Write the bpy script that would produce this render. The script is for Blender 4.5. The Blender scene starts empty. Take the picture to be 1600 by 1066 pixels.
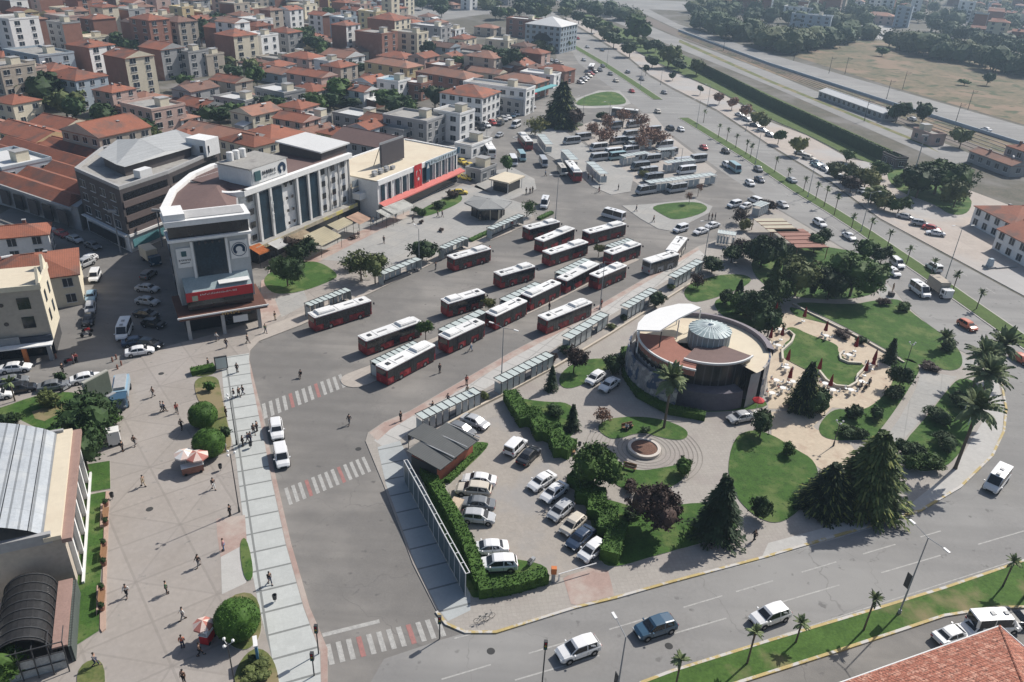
import bpy, bmesh, math, random
from math import radians, sin, cos, pi, atan2, sqrt, tan
from mathutils import Vector, Matrix, noise
S = bpy.context.scene
COL = S.collection
# ------------------------------------------------------------------ camera
CX, CY, FPX, CAMH = 800.0, 533.0, 1219.0, 64.0
_th = radians(28.26); _a = atan2(-110.0, 2270.0)
FW = Vector((0, cos(_th), -sin(_th))); _rt = Vector((1, 0, 0)); _up = _rt.cross(FW)
CXV = cos(_a)*_rt + sin(_a)*(-_up); CDV = -sin(_a)*_rt + cos(_a)*(-_up)
def g(px, py, z=0.0):
    """photo pixel (1600 x 1066) -> point of the world at height z"""
    d = FW*FPX + CXV*(px-CX) + CDV*(py-CY)
    t = (z-CAMH)/d.z
    return Vector((d.x*t, d.y*t, z))
def proj(p):
    v = Vector(p)-Vector((0, 0, CAMH)); k = v.dot(FW)
    if k < .5: return (-9999, -9999)
    return (CX+FPX*v.dot(CXV)/k, CY+FPX*v.dot(CDV)/k)
cam = bpy.data.objects.new('camera', bpy.data.cameras.new('camera')); COL.objects.link(cam)
cam.matrix_world = Matrix.Translation((0, 0, CAMH)) @ Matrix((CXV, -CDV, -FW)).transposed().to_4x4()
cam.data.sensor_width = 36; cam.data.lens = FPX/1600*36; cam.data.clip_end = 9000; cam.data.clip_start = .5
S.camera = cam
# ------------------------------------------------------------------ light
SUN_AZ, SUN_EL = radians(42.0), radians(43.0)
W = bpy.data.worlds.new('World'); S.world = W; W.use_nodes = True
nt = W.node_tree; sky = nt.nodes.new('ShaderNodeTexSky'); sky.sky_type = 'NISHITA'; sky.sun_disc = False
sky.sun_elevation = SUN_EL; sky.sun_rotation = radians(90)-SUN_AZ; sky.dust_density = 2.0; sky.altitude = 100
nt.links.new(sky.outputs[0], nt.nodes['Background'].inputs[0]); nt.nodes['Background'].inputs[1].default_value = 0.09
sl = bpy.data.lights.new('sun', 'SUN'); sl.energy = 4.8; sl.angle = radians(.55); sl.color = (1, .95, .88)
so = bpy.data.objects.new('sun', sl); COL.objects.link(so); so.location = (0, 0, 200)
sd = Vector((cos(SUN_AZ)*cos(SUN_EL), sin(SUN_AZ)*cos(SUN_EL), sin(SUN_EL)))
so.rotation_euler = sd.to_track_quat('Z', 'Y').to_euler()
S.view_settings.view_transform = 'Standard'; S.view_settings.look = 'None'; S.view_settings.exposure = 0.2; S.view_settings.gamma = 1
S.cycles.max_bounces = 5; S.cycles.diffuse_bounces = 2; S.cycles.glossy_bounces = 2; S.cycles.transmission_bounces = 2
S.cycles.volume_bounces = 0; S.cycles.transparent_max_bounces = 6
rnd = random.Random(7)
# ------------------------------------------------------------------ materials
MT = {}
def mat(name, col, rough=.85, var=.15, scale=1.0, col2=None, metal=0., spec=.3, grid=None, wave=None, rnd_amt=0., big=None, bump=0., streak=None, crack=None, spots=None):
    """procedural surface: base colour broken by two noises, optional joint grid, tile waves, patches"""
    if name in MT: return MT[name]
    m = bpy.data.materials.new(name); m.use_nodes = True; n = m.node_tree.nodes; L = m.node_tree.links
    b = n['Principled BSDF']; b.inputs['Roughness'].default_value = rough; b.inputs['Metallic'].default_value = metal
    b.inputs['Specular IOR Level'].default_value = spec
    tc = n.new('ShaderNodeTexCoord')
    def noise_n(sc, det=4, rg=.6):
        t = n.new('ShaderNodeTexNoise'); t.inputs['Scale'].default_value = sc; t.inputs['Detail'].default_value = det
        t.inputs['Roughness'].default_value = rg; L.new(tc.outputs['Object'], t.inputs['Vector']); return t.outputs['Fac']
    def mix(f, a, c, mode='MIX'):
        x = n.new('ShaderNodeMix'); x.data_type = 'RGBA'; x.blend_type = mode
        for s_, v in ((x.inputs[0], f), (x.inputs[6], a), (x.inputs[7], c)):
            if isinstance(v, bpy.types.NodeSocket): L.new(v, s_)
            elif isinstance(v, tuple): s_.default_value = (v[0], v[1], v[2], 1)
            else: s_.default_value = v
        return x.outputs[2]
    def ramp(f, lo, hi):
        r = n.new('ShaderNodeMapRange'); r.inputs['From Min'].default_value = lo; r.inputs['From Max'].default_value = hi
        L.new(f, r.inputs["Value"]); return r.outputs['Result']
    c2 = col2 or tuple(v*(1-var) for v in col); c1 = tuple(min(v*(1+var*.6), .92) for v in col)
    out = mix(ramp(noise_n(scale), .35, .65), c2, c1)
    if var: out = mix(.5, out, mix(ramp(noise_n(scale*7, 2), .3, .7), tuple(v*(1-var) for v in c2), c1))
    if big:   # (scale, colour, lo, hi) large stains with their own outline
        out = mix(ramp(noise_n(big[0], 5), big[2], big[3]), out, big[1])
    if streak:  # (direction degrees, stretch, scale, colour, amount) wear along the lanes
        mp = n.new('ShaderNodeMapping'); mp.inputs['Rotation'].default_value = (0, 0, -radians(streak[0])); mp.inputs['Scale'].default_value = (1/streak[1], 1, 1)
        L.new(tc.outputs['Object'], mp.inputs['Vector']); t = n.new('ShaderNodeTexNoise'); t.inputs['Scale'].default_value = streak[2]
        L.new(mp.outputs[0], t.inputs['Vector']); mm = n.new('ShaderNodeMath'); mm.operation = 'MULTIPLY'
        L.new(ramp(t.outputs['Fac'], .45, .7), mm.inputs[0]); mm.inputs[1].default_value = streak[4]; out = mix(mm.outputs[0], out, streak[3])
    if spots:   # (scale, colour, lo, hi): small dark drips and stains
        out = mix(ramp(noise_n(spots[0], 3, .45), spots[2], spots[3]), out, spots[1])
    if crack:   # (scale, width, colour): thin wandering cracks and repair seams
        vo = n.new('ShaderNodeTexVoronoi'); vo.feature = 'DISTANCE_TO_EDGE'; vo.inputs['Scale'].default_value = crack[0]
        ds = n.new('ShaderNodeMix'); ds.data_type = 'RGBA'; ds.inputs[0].default_value = .04; L.new(tc.outputs['Object'], ds.inputs[6]); t = n.new('ShaderNodeTexNoise'); t.inputs['Scale'].default_value = .5; L.new(tc.outputs['Object'], t.inputs['Vector'])
        ad = n.new('ShaderNodeVectorMath'); ad.operation = 'MULTIPLY_ADD'; L.new(t.outputs['Color'], ad.inputs[0]); ad.inputs[1].default_value = (3, 3, 0); L.new(tc.outputs['Object'], ad.inputs[2]); L.new(ad.outputs[0], vo.inputs['Vector'])
        out = mix(ramp(vo.outputs['Distance'], crack[1], 0), out, crack[2])
    for gr in (grid or []):   # (angle, width, height, joint, colour factor, offset)
        mp = n.new('ShaderNodeMapping'); mp.vector_type = 'TEXTURE'; mp.inputs['Rotation'].default_value = (0, 0, radians(gr[0]))
        L.new(tc.outputs['Object'], mp.inputs['Vector'])
        br = n.new('ShaderNodeTexBrick'); L.new(mp.outputs[0], br.inputs['Vector']); br.inputs['Scale'].default_value = 1
        br.inputs['Brick Width'].default_value = gr[1]; br.inputs['Row Height'].default_value = gr[2]; br.inputs['Mortar Size'].default_value = gr[3]
        br.inputs['Mortar Smooth'].default_value = .1; br.offset = gr[5] if len(gr) > 5 else 0
        br.inputs['Color1'].default_value = (1, 1, 1, 1); br.inputs['Color2'].default_value = (.93, .93, .93, 1); br.inputs['Mortar'].default_value = (gr[4],)*3+(1,)
        out = mix(1.0, out, br.outputs['Color'], 'MULTIPLY')
    if wave:   # rows of tiles or sheet ribs: (axis, scale, factor)
        w = n.new('ShaderNodeTexWave'); w.bands_direction = wave[0]; w.inputs['Scale'].default_value = wave[1]; w.inputs['Distortion'].default_value = .6
        L.new(tc.outputs['Object'], w.inputs['Vector']); out = mix(ramp(w.outputs['Fac'], .1, .5), mix(1.0, out, (wave[2],)*3, 'MULTIPLY'), out)
    if rnd_amt:
        oi = n.new('ShaderNodeObjectInfo'); r = n.new('ShaderNodeMapRange'); r.inputs['To Min'].default_value = 1-rnd_amt; r.inputs['To Max'].default_value = 1+rnd_amt*.7
        L.new(oi.outputs['Random'], r.inputs['Value'])
        cc = n.new('ShaderNodeCombineColor'); [L.new(r.outputs['Result'], cc.inputs[i]) for i in range(3)]; out = mix(1.0, out, cc.outputs[0], 'MULTIPLY')
    L.new(out, b.inputs['Base Color'])
    if bump:
        bp = n.new('ShaderNodeBump'); bp.inputs['Strength'].default_value = bump; bp.inputs['Distance'].default_value = .1
        L.new(noise_n(scale*5, 3), bp.inputs['Height']); L.new(bp.outputs[0], b.inputs['Normal'])
    MT[name] = m; return m
def leafmat(name, col, col2, rnd_amt=.25):
    m = mat(name, col, .7, .35, .9, col2, rnd_amt=rnd_amt, spec=.2)
    m.node_tree.nodes['Principled BSDF'].inputs['Subsurface Weight'].default_value = 0
    return m
# ------------------------------------------------------------------ mesh builder
class MB:
    def __init__(s): s.v = []; s.f = []; s.m = []
    def add(s, vs, fs, mi=0):
        o = len(s.v); s.v += [tuple(v) for v in vs]; s.f += [tuple(i+o for i in f) for f in fs]; s.m += [mi]*len(fs); return s
    def box(s, c, d, rz=0, mi=0, top=1.0):
        x, y, z = d[0]/2, d[1]/2, d[2]/2; ca, sa = cos(rz), sin(rz); vs = []
        for dz, k in ((-z, 1), (z, top)):
            for a, b in ((-x, -y), (x, -y), (x, y), (-x, y)):
                a *= k; b *= k; vs.append((c[0]+a*ca-b*sa, c[1]+a*sa+b*ca, c[2]+dz))
        return s.add(vs, [(3, 2, 1, 0), (4, 5, 6, 7), (0, 1, 5, 4), (1, 2, 6, 5), (2, 3, 7, 6), (3, 0, 4, 7)], mi)
    def prism(s, poly, z0, z1, mi=0, side=None, bottom=True):
        n = len(poly); ar = sum(poly[i][0]*poly[(i+1) % n][1]-poly[(i+1) % n][0]*poly[i][1] for i in range(n))
        if ar < 0: poly = poly[::-1]
        vs = [(p[0], p[1], z0) for p in poly]+[(p[0], p[1], z1) for p in poly]
        s.add(vs, [tuple(range(n, 2*n))]+([tuple(reversed(range(n)))] if bottom else []), mi)
        o = len(s.v)-2*n
        for i in range(n):
            s.f.append((o+i, o+(i+1) % n, o+n+(i+1) % n, o+n+i)); s.m.append(mi if side is None else side)
        return s
    def tube(s, p, q, r0, r1=None, n=6, mi=0):
        p, q = Vector(p), Vector(q); r1 = r0 if r1 is None else r1; ax = (q-p).normalized()
        u = ax.orthogonal().normalized(); w = ax.cross(u); vs = []
        for c, r in ((p, r0), (q, r1)):
            for i in range(n):
                a = 2*pi*i/n; vs.append(c+u*cos(a)*r+w*sin(a)*r)
        return s.add(vs, [(i, (i+1) % n, n+(i+1) % n, n+i) for i in range(n)]+[tuple(reversed(range(n))), tuple(range(n, 2*n))], mi)
    def lathe(s, prof, c=(0, 0, 0), n=12, mi=0, a0=0, a1=2*pi, sx=1, sy=1):
        full = abs(a1-a0-2*pi) < 1e-6; k = n if full else n+1; o = len(s.v)
        for r, z in prof:
            for i in range(k):
                a = a0+(a1-a0)*i/n; s.v.append((c[0]+cos(a)*r*sx, c[1]+sin(a)*r*sy, c[2]+z))
        for j in range(len(prof)-1):
            for i in range(n):
                i2 = (i+1) % k; s.f.append((o+j*k+i, o+j*k+i2, o+(j+1)*k+i2, o+(j+1)*k+i)); s.m.append(mi)
        return s
    def blob(s, c, r, mi=0, sub=2, amp=.2, seed=0, sq=1.):
        bm = bmesh.new(); bmesh.ops.create_icosphere(bm, subdivisions=sub, radius=1)
        for v in bm.verts:
            d = 1+amp*noise.noise(v.co*1.7+Vector((seed*7.1, seed*3.3, 0)))*2
            v.co = Vector((c[0]+v.co.x*r*d, c[1]+v.co.y*r*d, c[2]+v.co.z*r*d*sq))
        bm.verts.index_update(); s.add([v.co[:] for v in bm.verts], [tuple(v.index for v in f.verts) for f in bm.faces], mi); bm.free(); return s
    def mesh(s, name, mats, smooth=False):
        me = bpy.data.meshes.new(name); me.from_pydata(s.v, [], s.f)
        for m_ in (mats if isinstance(mats, (list, tuple)) else [mats]): me.materials.append(m_)
        if any(s.m): me.polygons.foreach_set('material_index', s.m)
        if smooth: me.polygons.foreach_set('use_smooth', [True]*len(me.polygons))
        me.update(); return me
    def build(s, name, mats, parent=None, smooth=False, loc=None, rz=0):
        return ob(name, s.mesh(name, mats, smooth), parent, loc, rz)
def ob(name, me, parent=None, loc=None, rz=0, scale=None):
    o = bpy.data.objects.new(name, me); COL.objects.link(o)
    if parent: o.parent = parent
    if loc is not None: o.location = loc
    if rz: o.rotation_euler = (0, 0, rz)
    if scale: o.scale = scale
    return o
THINGS = []
def tag(o, label, cat, group=None):
    o['label'] = label; o['category'] = cat
    if group: o['group'] = group
    THINGS.append(o); return o
def thing(name, label, cat, loc=(0, 0, 0), rz=0, group=None):
    o = bpy.data.objects.new(name, None); o.empty_display_size = .3; COL.objects.link(o); o.location = loc; o.rotation_euler = (0, 0, rz)
    return tag(o, label, cat, group)
def paint(o, m, slot=0):
    o.material_slots[slot].link = 'OBJECT'; o.material_slots[slot].material = m
def struct(name, mb, mats, smooth=False):
    o = mb.build(name, mats, None, smooth); o['kind'] = 'structure'; return o
def gp(pts, z=0): return [g(a, b, z) for a, b in pts]
def slab(name, pts, z1, m, side=None, z0=-.3):
    mb = MB().prism([(p.x, p.y) for p in gp(pts)], z0, z1, 0, 1 if side else None)
    return struct(name, mb, [m]+([side] if side else []))
def sheet(name, pts, z, m, world=False):
    q = pts if world else gp(pts)
    n = len(q); ar = sum(q[i][0]*q[(i+1) % n][1]-q[(i+1) % n][0]*q[i][1] for i in range(n))
    if ar < 0: q = q[::-1]
    mb = MB(); mb.add([(p[0], p[1], z) for p in q], [tuple(range(len(q)))]); return struct(name, mb, m)
def ribbon(name, pts, wid, z, m, h=0, stuff=None):
    """a strip of given width along ground pixels; h > 0 gives it height"""
    P = [Vector((p.x, p.y)) for p in gp(pts)]; L, R = [], []
    for i, p in enumerate(P):
        d = (P[min(i+1, len(P)-1)]-P[max(i-1, 0)]).normalized(); nn = Vector((-d.y, d.x))*wid/2; L.append(p+nn); R.append(p-nn)
    mb = MB(); n = len(P); poly = [(p.x, p.y) for p in L]+[(p.x, p.y) for p in reversed(R)]
    if h: mb.prism(poly, z, z+h)
    else:
        for i in range(n-1): mb.add([(R[i].x, R[i].y, z), (R[i+1].x, R[i+1].y, z), (L[i+1].x, L[i+1].y, z), (L[i].x, L[i].y, z)], [(0, 1, 2, 3)])
    return mb if name is None else struct(name, mb, m)
# ------------------------------------------------------------------ surfaces
A = radians(63)  # run of the bus bays and of the town's street grid
m_asph = mat('asphalt', (.178, .170, .160), .9, .08, .6, (.158, .151, .143), big=(.05, (.235, .222, .205), .46, .60), streak=(-60, 10, .45, (.135, .129, .122), .55), bump=.15, crack=(.06, .0025, (.14, .134, .127)), spots=(.8, (.12, .115, .11), .66, .74))
m_asph2 = mat('asphalt_pale', (.235, .230, .222), .9, .07, .35, (.21, .205, .198), big=(.035, (.265, .26, .25), .45, .6), streak=(-98, 25, .35, (.175, .172, .168), .6), crack=(.05, .0025, (.185, .18, .174)), spots=(.7, (.15, .147, .142), .66, .72))
m_earth = mat('earth', (.12, .105, .085), .95, .3, .2, (.07, .075, .055), big=(.04, (.17, .16, .15), .5, .66))
m_plaza = mat('plaza_paving', (.34, .308, .278), .85, .06, .25, (.318, .288, .26), spots=(1.1, (.25, .235, .22), .68, .74), grid=[(38, 6.5, 6.5, .14, .84), (-7, 9.2, 9.2, .12, .86), (38, .5, .5, .03, .95)], big=(.08, (.355, .325, .30), .45, .65))
m_plaza2 = mat('grey_paving', (.34, .335, .32), .85, .08, .3, grid=[(63, 4.2, 4.2, .09, .84), (63, .6, .6, .03, .94)], big=(.1, (.38, .365, .34), .5, .65))
m_pale = mat('pale_pavers', (.45, .465, .45), .8, .06, .6, grid=[(23, 60, 3.1, .13, .45), (113, .8, .8, .02, .93)])
m_pink = mat('pink_paving', (.36, .26, .225), .85, .1, .8, grid=[(60, .4, .4, .02, .93)], big=(.2, (.40, .34, .30), .45, .6))
m_parkp = mat('park_paving', (.34, .315, .285), .85, .08, .5, grid=[(10, .5, .5, .04, .9)], big=(.15, (.30, .27, .25), .5, .65))
m_sand = mat('cream_paving', (.50, .42, .32), .85, .08, .5, grid=[(30, .6, .6, .03, .93)], big=(.4, (.42, .33, .25), .52, .65))
m_kerb = mat('kerb_stone', (.42, .40, .37), .85, .12, 1.5)
m_yel = mat('kerb_yellow', (.46, .36, .16), .8, .15, 1.0, grid=[(22, 3.0, 50, .0, 1)], big=(.7, (.5, .48, .45), .48, .55))
m_grass = mat('grass', (.050, .110, .020), .95, .35, .8, (.030, .072, .013), big=(.22, (.10, .14, .042), .5, .62), spots=(2.2, (.03, .065, .015), .6, .7), bump=.4)
m_grass2 = mat('dry_grass', (.13, .135, .05), .95, .3, .5, (.075, .11, .03), big=(.15, (.22, .18, .10), .48, .6))
m_field = mat('dry_field', (.175, .132, .085), .95, .35, .05, (.085, .092, .05), big=(.035, (.215, .155, .105), .5, .58), spots=(.12, (.06, .075, .035), .58, .64))
m_white = mat('road_paint', (.40, .395, .375), .8, .25, 2.0, (.27, .265, .255))
m_redp = mat('red_road_paint', (.33, .15, .135), .8, .3, 2.0, (.24, .14, .13))
m_ball = mat('ballast', (.17, .145, .125), .95, .25, 1.5)
m_dark = mat('dark_joint', (.05, .05, .05), .9, .1)
# ground to the horizon
mb = MB(); mb.add([(-5000, -600, 0), (5000, -600, 0), (5000, 6000, 0), (-5000, 6000, 0)], [(0, 1, 2, 3)]); struct('ground', mb, m_earth)
kerbR = [(820, -15), (850, 10), (880, 30), (930, 60), (985, 95), (1015, 120), (1050, 140), (1120, 175), (1200, 228), (1300, 288), (1375, 345), (1487, 405), (1600, 466), (1700, 522)]
sheet('road', kerbR+[(1900, 700), (2300, 1300), (900, 1500), (300, 1400), (-700, 1400), (-900, 520), (-60, 370), (60, 300), (250, 330), (400, 330), (560, 290), (720, 225), (760, 170), (830, 130), (870, 90), (850, 45), (790, 0)], .03, m_asph)
# the boulevard's own paler wearing course
bl = [(770, -10), (860, 40), (893, 80), (905, 100), (985, 160), (1045, 207), (1125, 266), (1200, 317), (1260, 352), (1330, 395), (1385, 440), (1425, 485), (1495, 545), (1530, 562), (1560, 585), (1571, 640), (1567, 675), (1550, 712), (1500, 762), (1437, 800), (1350, 826), (1200, 871), (1050, 911), (962, 936), (900, 951), (775, 990), (725, 990), (690, 1000), (600, 1030), (560, 1100), (1100, 1100), (1200, 1005), (1387, 947), (1600, 877), (1750, 830), (1720, 530)]
sheet('boulevard_road', bl+kerbR[::-1][1:], .036, m_asph2)
# ------------------------------------------------------------------ town plaza and pavements (raised 12 cm)
slab('plaza', [(512, 1100), (512, 1015), (484, 950), (455, 850), (432, 750), (412, 650), (400, 607), (389, 565), (391, 548), (405, 533), (470, 508), (570, 462), (690, 405), (800, 362), (836, 345), (832, 332), (800, 318), (730, 283), (700, 300), (560, 350), (420, 420), (410, 500), (330, 524), (250, 545), (185, 575), (120, 592), (0, 620), (-300, 680), (-300, 1500), (300, 1500)], .12, m_plaza, m_kerb)
slab('store_forecourt', [(420, 418), (560, 348), (700, 296), (732, 290), (760, 300), (820, 320), (833, 338), (800, 357), (690, 400), (600, 440), (545, 410), (470, 405), (430, 432)], .13, m_plaza2)
sheet('pale_pavement', [(345, 560), (389, 553), (392, 590), (404, 640), (424, 750), (446, 850), (474, 950), (500, 1020), (502, 1090), (440, 1090), (430, 1050), (405, 950), (385, 850), (369, 720), (352, 640)], .126, m_pale)
sheet('kerb_walk', [(389, 560), (400, 607), (432, 750), (455, 850), (484, 950), (512, 1015), (512, 1090), (503, 1090), (501, 1020), (475, 950), (447, 850), (425, 750), (393, 595)], .127, m_pink)
sheet('red_brick_walk', [(408, 440), (422, 432), (470, 412), (556, 365), (640, 330), (640, 338), (560, 378), (478, 420), (440, 440), (430, 470), (440, 492), (420, 508), (405, 512)], .137, m_pink)
sheet('terminal_kerb_walk', [(390, 550), (405, 534), (470, 509), (570, 463), (690, 406), (800, 363), (795, 355), (690, 396), (570, 450), (480, 487), (420, 510), (385, 540)], .134, mat('apron_paving', (.40, .36, .32), .85, .1, .5, grid=[(56, 1.2, 1.2, .03, .9)]))
sheet('entrance_ramp', [(430, 468), (475, 455), (482, 475), (440, 497)], .141, m_plaza2)
# pale patch, planting beds and lawns of the plaza
def soft(pts, k=2):
    for _ in range(k):
        q = []
        for i in range(len(pts)):
            a, b = pts[i-1], pts[i]; q += [(a[0]*.75+b[0]*.25, a[1]*.75+b[1]*.25), (a[0]*.25+b[0]*.75, a[1]*.25+b[1]*.75)]
        pts = q
    return pts
def lawn(name, pts, z=.2, m=None, z0=0.0): return slab(name, pts if 'hall' in name else soft(pts), z, m or m_grass, m_kerb, z0)
sheet('paving_patch', [(338, 812), (383, 806), (386, 850), (345, 872), (340, 840)], .131, m_pink)
sheet('paving_patch', [(345, 860), (376, 850), (385, 912), (347, 930)], .13, mat('patch', (.42, .41, .39), .85, .1))
lawn('plaza_lawn', [(373, 850), (386, 838), (399, 905), (382, 912)])
lawn('plaza_lawn', [(303, 592), (340, 588), (345, 610), (355, 660), (365, 705), (335, 715), (310, 690), (318, 640), (306, 620)], .2, m_grass2)
lawn('plaza_lawn', [(300, 575), (335, 571), (340, 586), (302, 592)], .2, m_grass2)
lawn('plaza_lawn', [(348, 936), (402, 923), (412, 990), (390, 1018), (367, 1016), (352, 1000)], .2, m_grass2)
lawn('plaza_lawn', [(362, 1090), (370, 1040), (400, 1010), (430, 1030), (440, 1090)], .2, m_grass2)
lawn('hall_lawn', [(133, 728), (172, 722), (173, 765), (134, 772)], .2, m_grass)
lawn('hall_lawn', [(134, 776), (166, 770), (158, 905), (157, 945), (155, 988), (108, 1018), (112, 960), (120, 870)], .2, m_grass)
lawn('corner_lawn', [(120, 1090), (122, 1040), (163, 1028), (166, 1090)], .2, m_grass2)
lawn('park_lawn', [(-60, 655), (0, 640), (60, 618), (120, 612), (170, 640), (165, 700), (120, 735), (60, 720), (-60, 720)], .2, m_grass)
sheet('park_path', [(-10, 662), (30, 657), (60, 672), (70, 690), (60, 690), (45, 675), (20, 666), (-10, 672)], .215, m_parkp)
sheet('dry_patch', [(50, 645), (100, 630), (110, 640), (70, 660), (55, 656)], .212, m_grass2)
slab('brick_border', [(166, 770), (172, 770), (167, 905), (166, 985), (160, 990), (157, 985), (157, 945), (151, 965), (152, 918), (161, 915), (163, 826), (157, 826), (158, 790), (165, 789)], .28, mat('border_brick', (.42, .30, .24), .85, .15), None, 0)
lawn('store_lawn', [(412, 436), (425, 425), (470, 410), (500, 410), (530, 430), (520, 440), (470, 458), (430, 462), (415, 450)])
lawn('store_lawn', [(650, 338), (662, 325), (715, 302), (725, 312), (712, 322), (668, 340)])
# ------------------------------------------------------------------ park block
slab('park_pavement', [(575, 677), (571, 690), (600, 760), (645, 882), (682, 955), (695, 974), (725, 987), (775, 987), (900, 948), (962, 933), (1050, 908), (1200, 868), (1350, 823), (1437, 797), (1500, 760), (1548, 712), (1566, 675), (1570, 640), (1560, 588), (1530, 565), (1495, 547), (1425, 487), (1385, 442), (1330, 398), (1262, 356), (1200, 320), (1187, 318), (1150, 348), (1130, 372), (1090, 386), (1000, 440), (900, 498), (800, 550), (700, 608), (640, 643), (600, 660)], .12, m_parkp, m_kerb)
sheet('bay_pavement', [(600, 663), (640, 646), (700, 611), (800, 553), (900, 501), (1000, 443), (1090, 389), (1104, 402), (1040, 440), (960, 490), (890, 530), (800, 585), (720, 630), (668, 662), (640, 675), (625, 690), (600, 700), (585, 690)], .126, mat('bay_paving', (.44, .43, .41), .85, .08, .5, grid=[(60, 3.0, 3.0, .1, .7)]))
sheet('bay_walk', [(577, 678), (600, 661), (640, 644), (700, 609), (800, 551), (900, 499), (1000, 441), (1090, 387), (1093, 391), (1003, 446), (903, 505), (803, 559), (703, 620), (650, 648), (610, 672), (590, 690)], .131, m_pink)
sheet('street_pavement', [(590, 700), (625, 690), (640, 720), (735, 925), (735, 955), (700, 972), (686, 955), (648, 880), (603, 758)], .13, mat('street_paving', (.38, .40, .40), .85, .07, .5, grid=[(23, 60, 3.3, .13, .5)]))
sheet('ramp_walk', [(880, 905), (915, 885), (950, 893), (960, 932), (900, 947), (892, 945)], .134, m_pink)
sheet('corner_walk', [(1190, 872), (1437, 797), (1500, 760), (1548, 712), (1566, 675), (1568, 640), (1558, 590), (1530, 600), (1535, 660), (1490, 735), (1420, 790), (1200, 850)], .127, mat('curve_paving', (.43, .42, .40), .85, .06, .5, grid=[(30, .6, .6, .03, .93)]))
sheet('east_walk', [(1385, 445), (1425, 490), (1495, 550), (1530, 570), (1515, 580), (1480, 560), (1415, 510), (1370, 458)], .128, m_plaza2)
# yellow / white kerbs of the lower road
for nm, pts in (('kerb', [(682, 957), (697, 976), (727, 989), (775, 989), (900, 950), (962, 935), (1050, 910), (1200, 870), (1350, 825), (1437, 799), (1500, 762), (1550, 713), (1568, 675), (1572, 640), (1562, 588)]),
                ('kerb', [(1000, 1069), (1050, 1050), (1200, 1003), (1300, 973), (1387, 947), (1475, 920), (1600, 877), (1700, 845)]),
                ('kerb', [(1020, 1110), (1200, 1053), (1300, 1021), (1400, 988), (1475, 963), (1550, 951), (1620, 949), (1700, 950)])):
    mb = ribbon(None, pts, .32, .0, None, .19); struct('kerb', mb, m_yel)
slab('median', [(1000, 1072), (1050, 1052), (1200, 1005), (1300, 975), (1387, 949), (1475, 922), (1600, 879), (1700, 848), (1700, 949), (1620, 948), (1550, 950), (1475, 962), (1400, 986), (1300, 1019), (1200, 1051), (1010, 1120)], .16, mat('median_grass', (.065, .125, .025), .95, .3, .5, (.04, .085, .016), big=(.09, (.2, .17, .09), .56, .68), bump=.3), None, 0)
# lawns of the park
lawn('lawn', [(1232, 472), (1330, 478), (1370, 470), (1408, 468), (1420, 488), (1470, 522), (1500, 548), (1505, 572), (1490, 582), (1450, 575), (1415, 565), (1385, 548), (1330, 517), (1270, 488)], .2)
lawn('lawn', [(1230, 478), (1262, 490), (1320, 519), (1350, 538), (1350, 530), (1310, 512), (1262, 500), (1240, 495)], .19)
lawn('lawn', [(1225, 515), (1240, 512), (1262, 524), (1310, 540), (1308, 552), (1325, 567), (1345, 569), (1352, 575), (1338, 590), (1336, 602), (1325, 606), (1300, 602), (1280, 590), (1240, 570), (1222, 560), (1222, 540), (1238, 530)], .24)
lawn('lawn', [(1387, 565), (1420, 560), (1440, 575), (1425, 600), (1400, 640), (1370, 680), (1355, 690), (1290, 690), (1275, 670), (1300, 640), (1330, 642), (1360, 640), (1400, 598)], .2)
lawn('lawn', [(1145, 685), (1175, 672), (1205, 680), (1240, 702), (1275, 722), (1280, 760), (1250, 800), (1215, 822), (1180, 810), (1150, 780), (1135, 745)], .2)
lawn('lawn', [(932, 668), (950, 655), (1000, 652), (1040, 658), (1073, 672), (1075, 685), (1060, 690), (1035, 686), (1000, 676), (960, 690), (940, 680)], .2)
lawn('lawn', [(945, 735), (975, 730), (1000, 738), (1040, 732), (1070, 725), (1075, 740), (1060, 758), (1030, 768), (990, 770), (960, 760)], .2)
lawn('lawn', [(800, 622), (850, 630), (890, 630), (905, 655), (895, 685), (870, 690), (830, 660)], .2)
lawn('lawn', [(905, 770), (960, 785), (1010, 800), (1090, 785), (1150, 795), (1158, 830), (1100, 850), (1030, 868), (960, 890), (935, 880), (925, 820)], .2)
lawn('lawn', [(870, 590), (900, 565), (950, 560), (955, 575), (920, 600), (880, 612)], .2)
lawn('lawn', [(1065, 450), (1120, 430), (1170, 430), (1175, 445), (1110, 470), (1075, 475)], .2)
lawn('lawn', [(1110, 470), (1150, 462), (1215, 470), (1225, 500), (1190, 520), (1130, 500)], .2)
lawn('lawn', [(1170, 400), (1250, 380), (1370, 400), (1385, 450), (1340, 470), (1240, 468), (1180, 440)], .2)
lawn('lawn', [(1500, 590), (1530, 600), (1532, 650), (1490, 728), (1440, 742), (1415, 725), (1405, 700), (1450, 650), (1480, 610)], .2)
lawn('lawn', [(640, 705), (660, 700), (760, 690), (765, 700), (705, 755), (690, 760), (740, 870), (850, 880), (860, 905), (745, 940), (732, 930)], .2)
lawn('lawn', [(970, 545), (985, 540), (990, 590), (1020, 630), (1080, 648), (1200, 640), (1195, 625), (1075, 625), (1010, 600)], .2)
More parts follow.
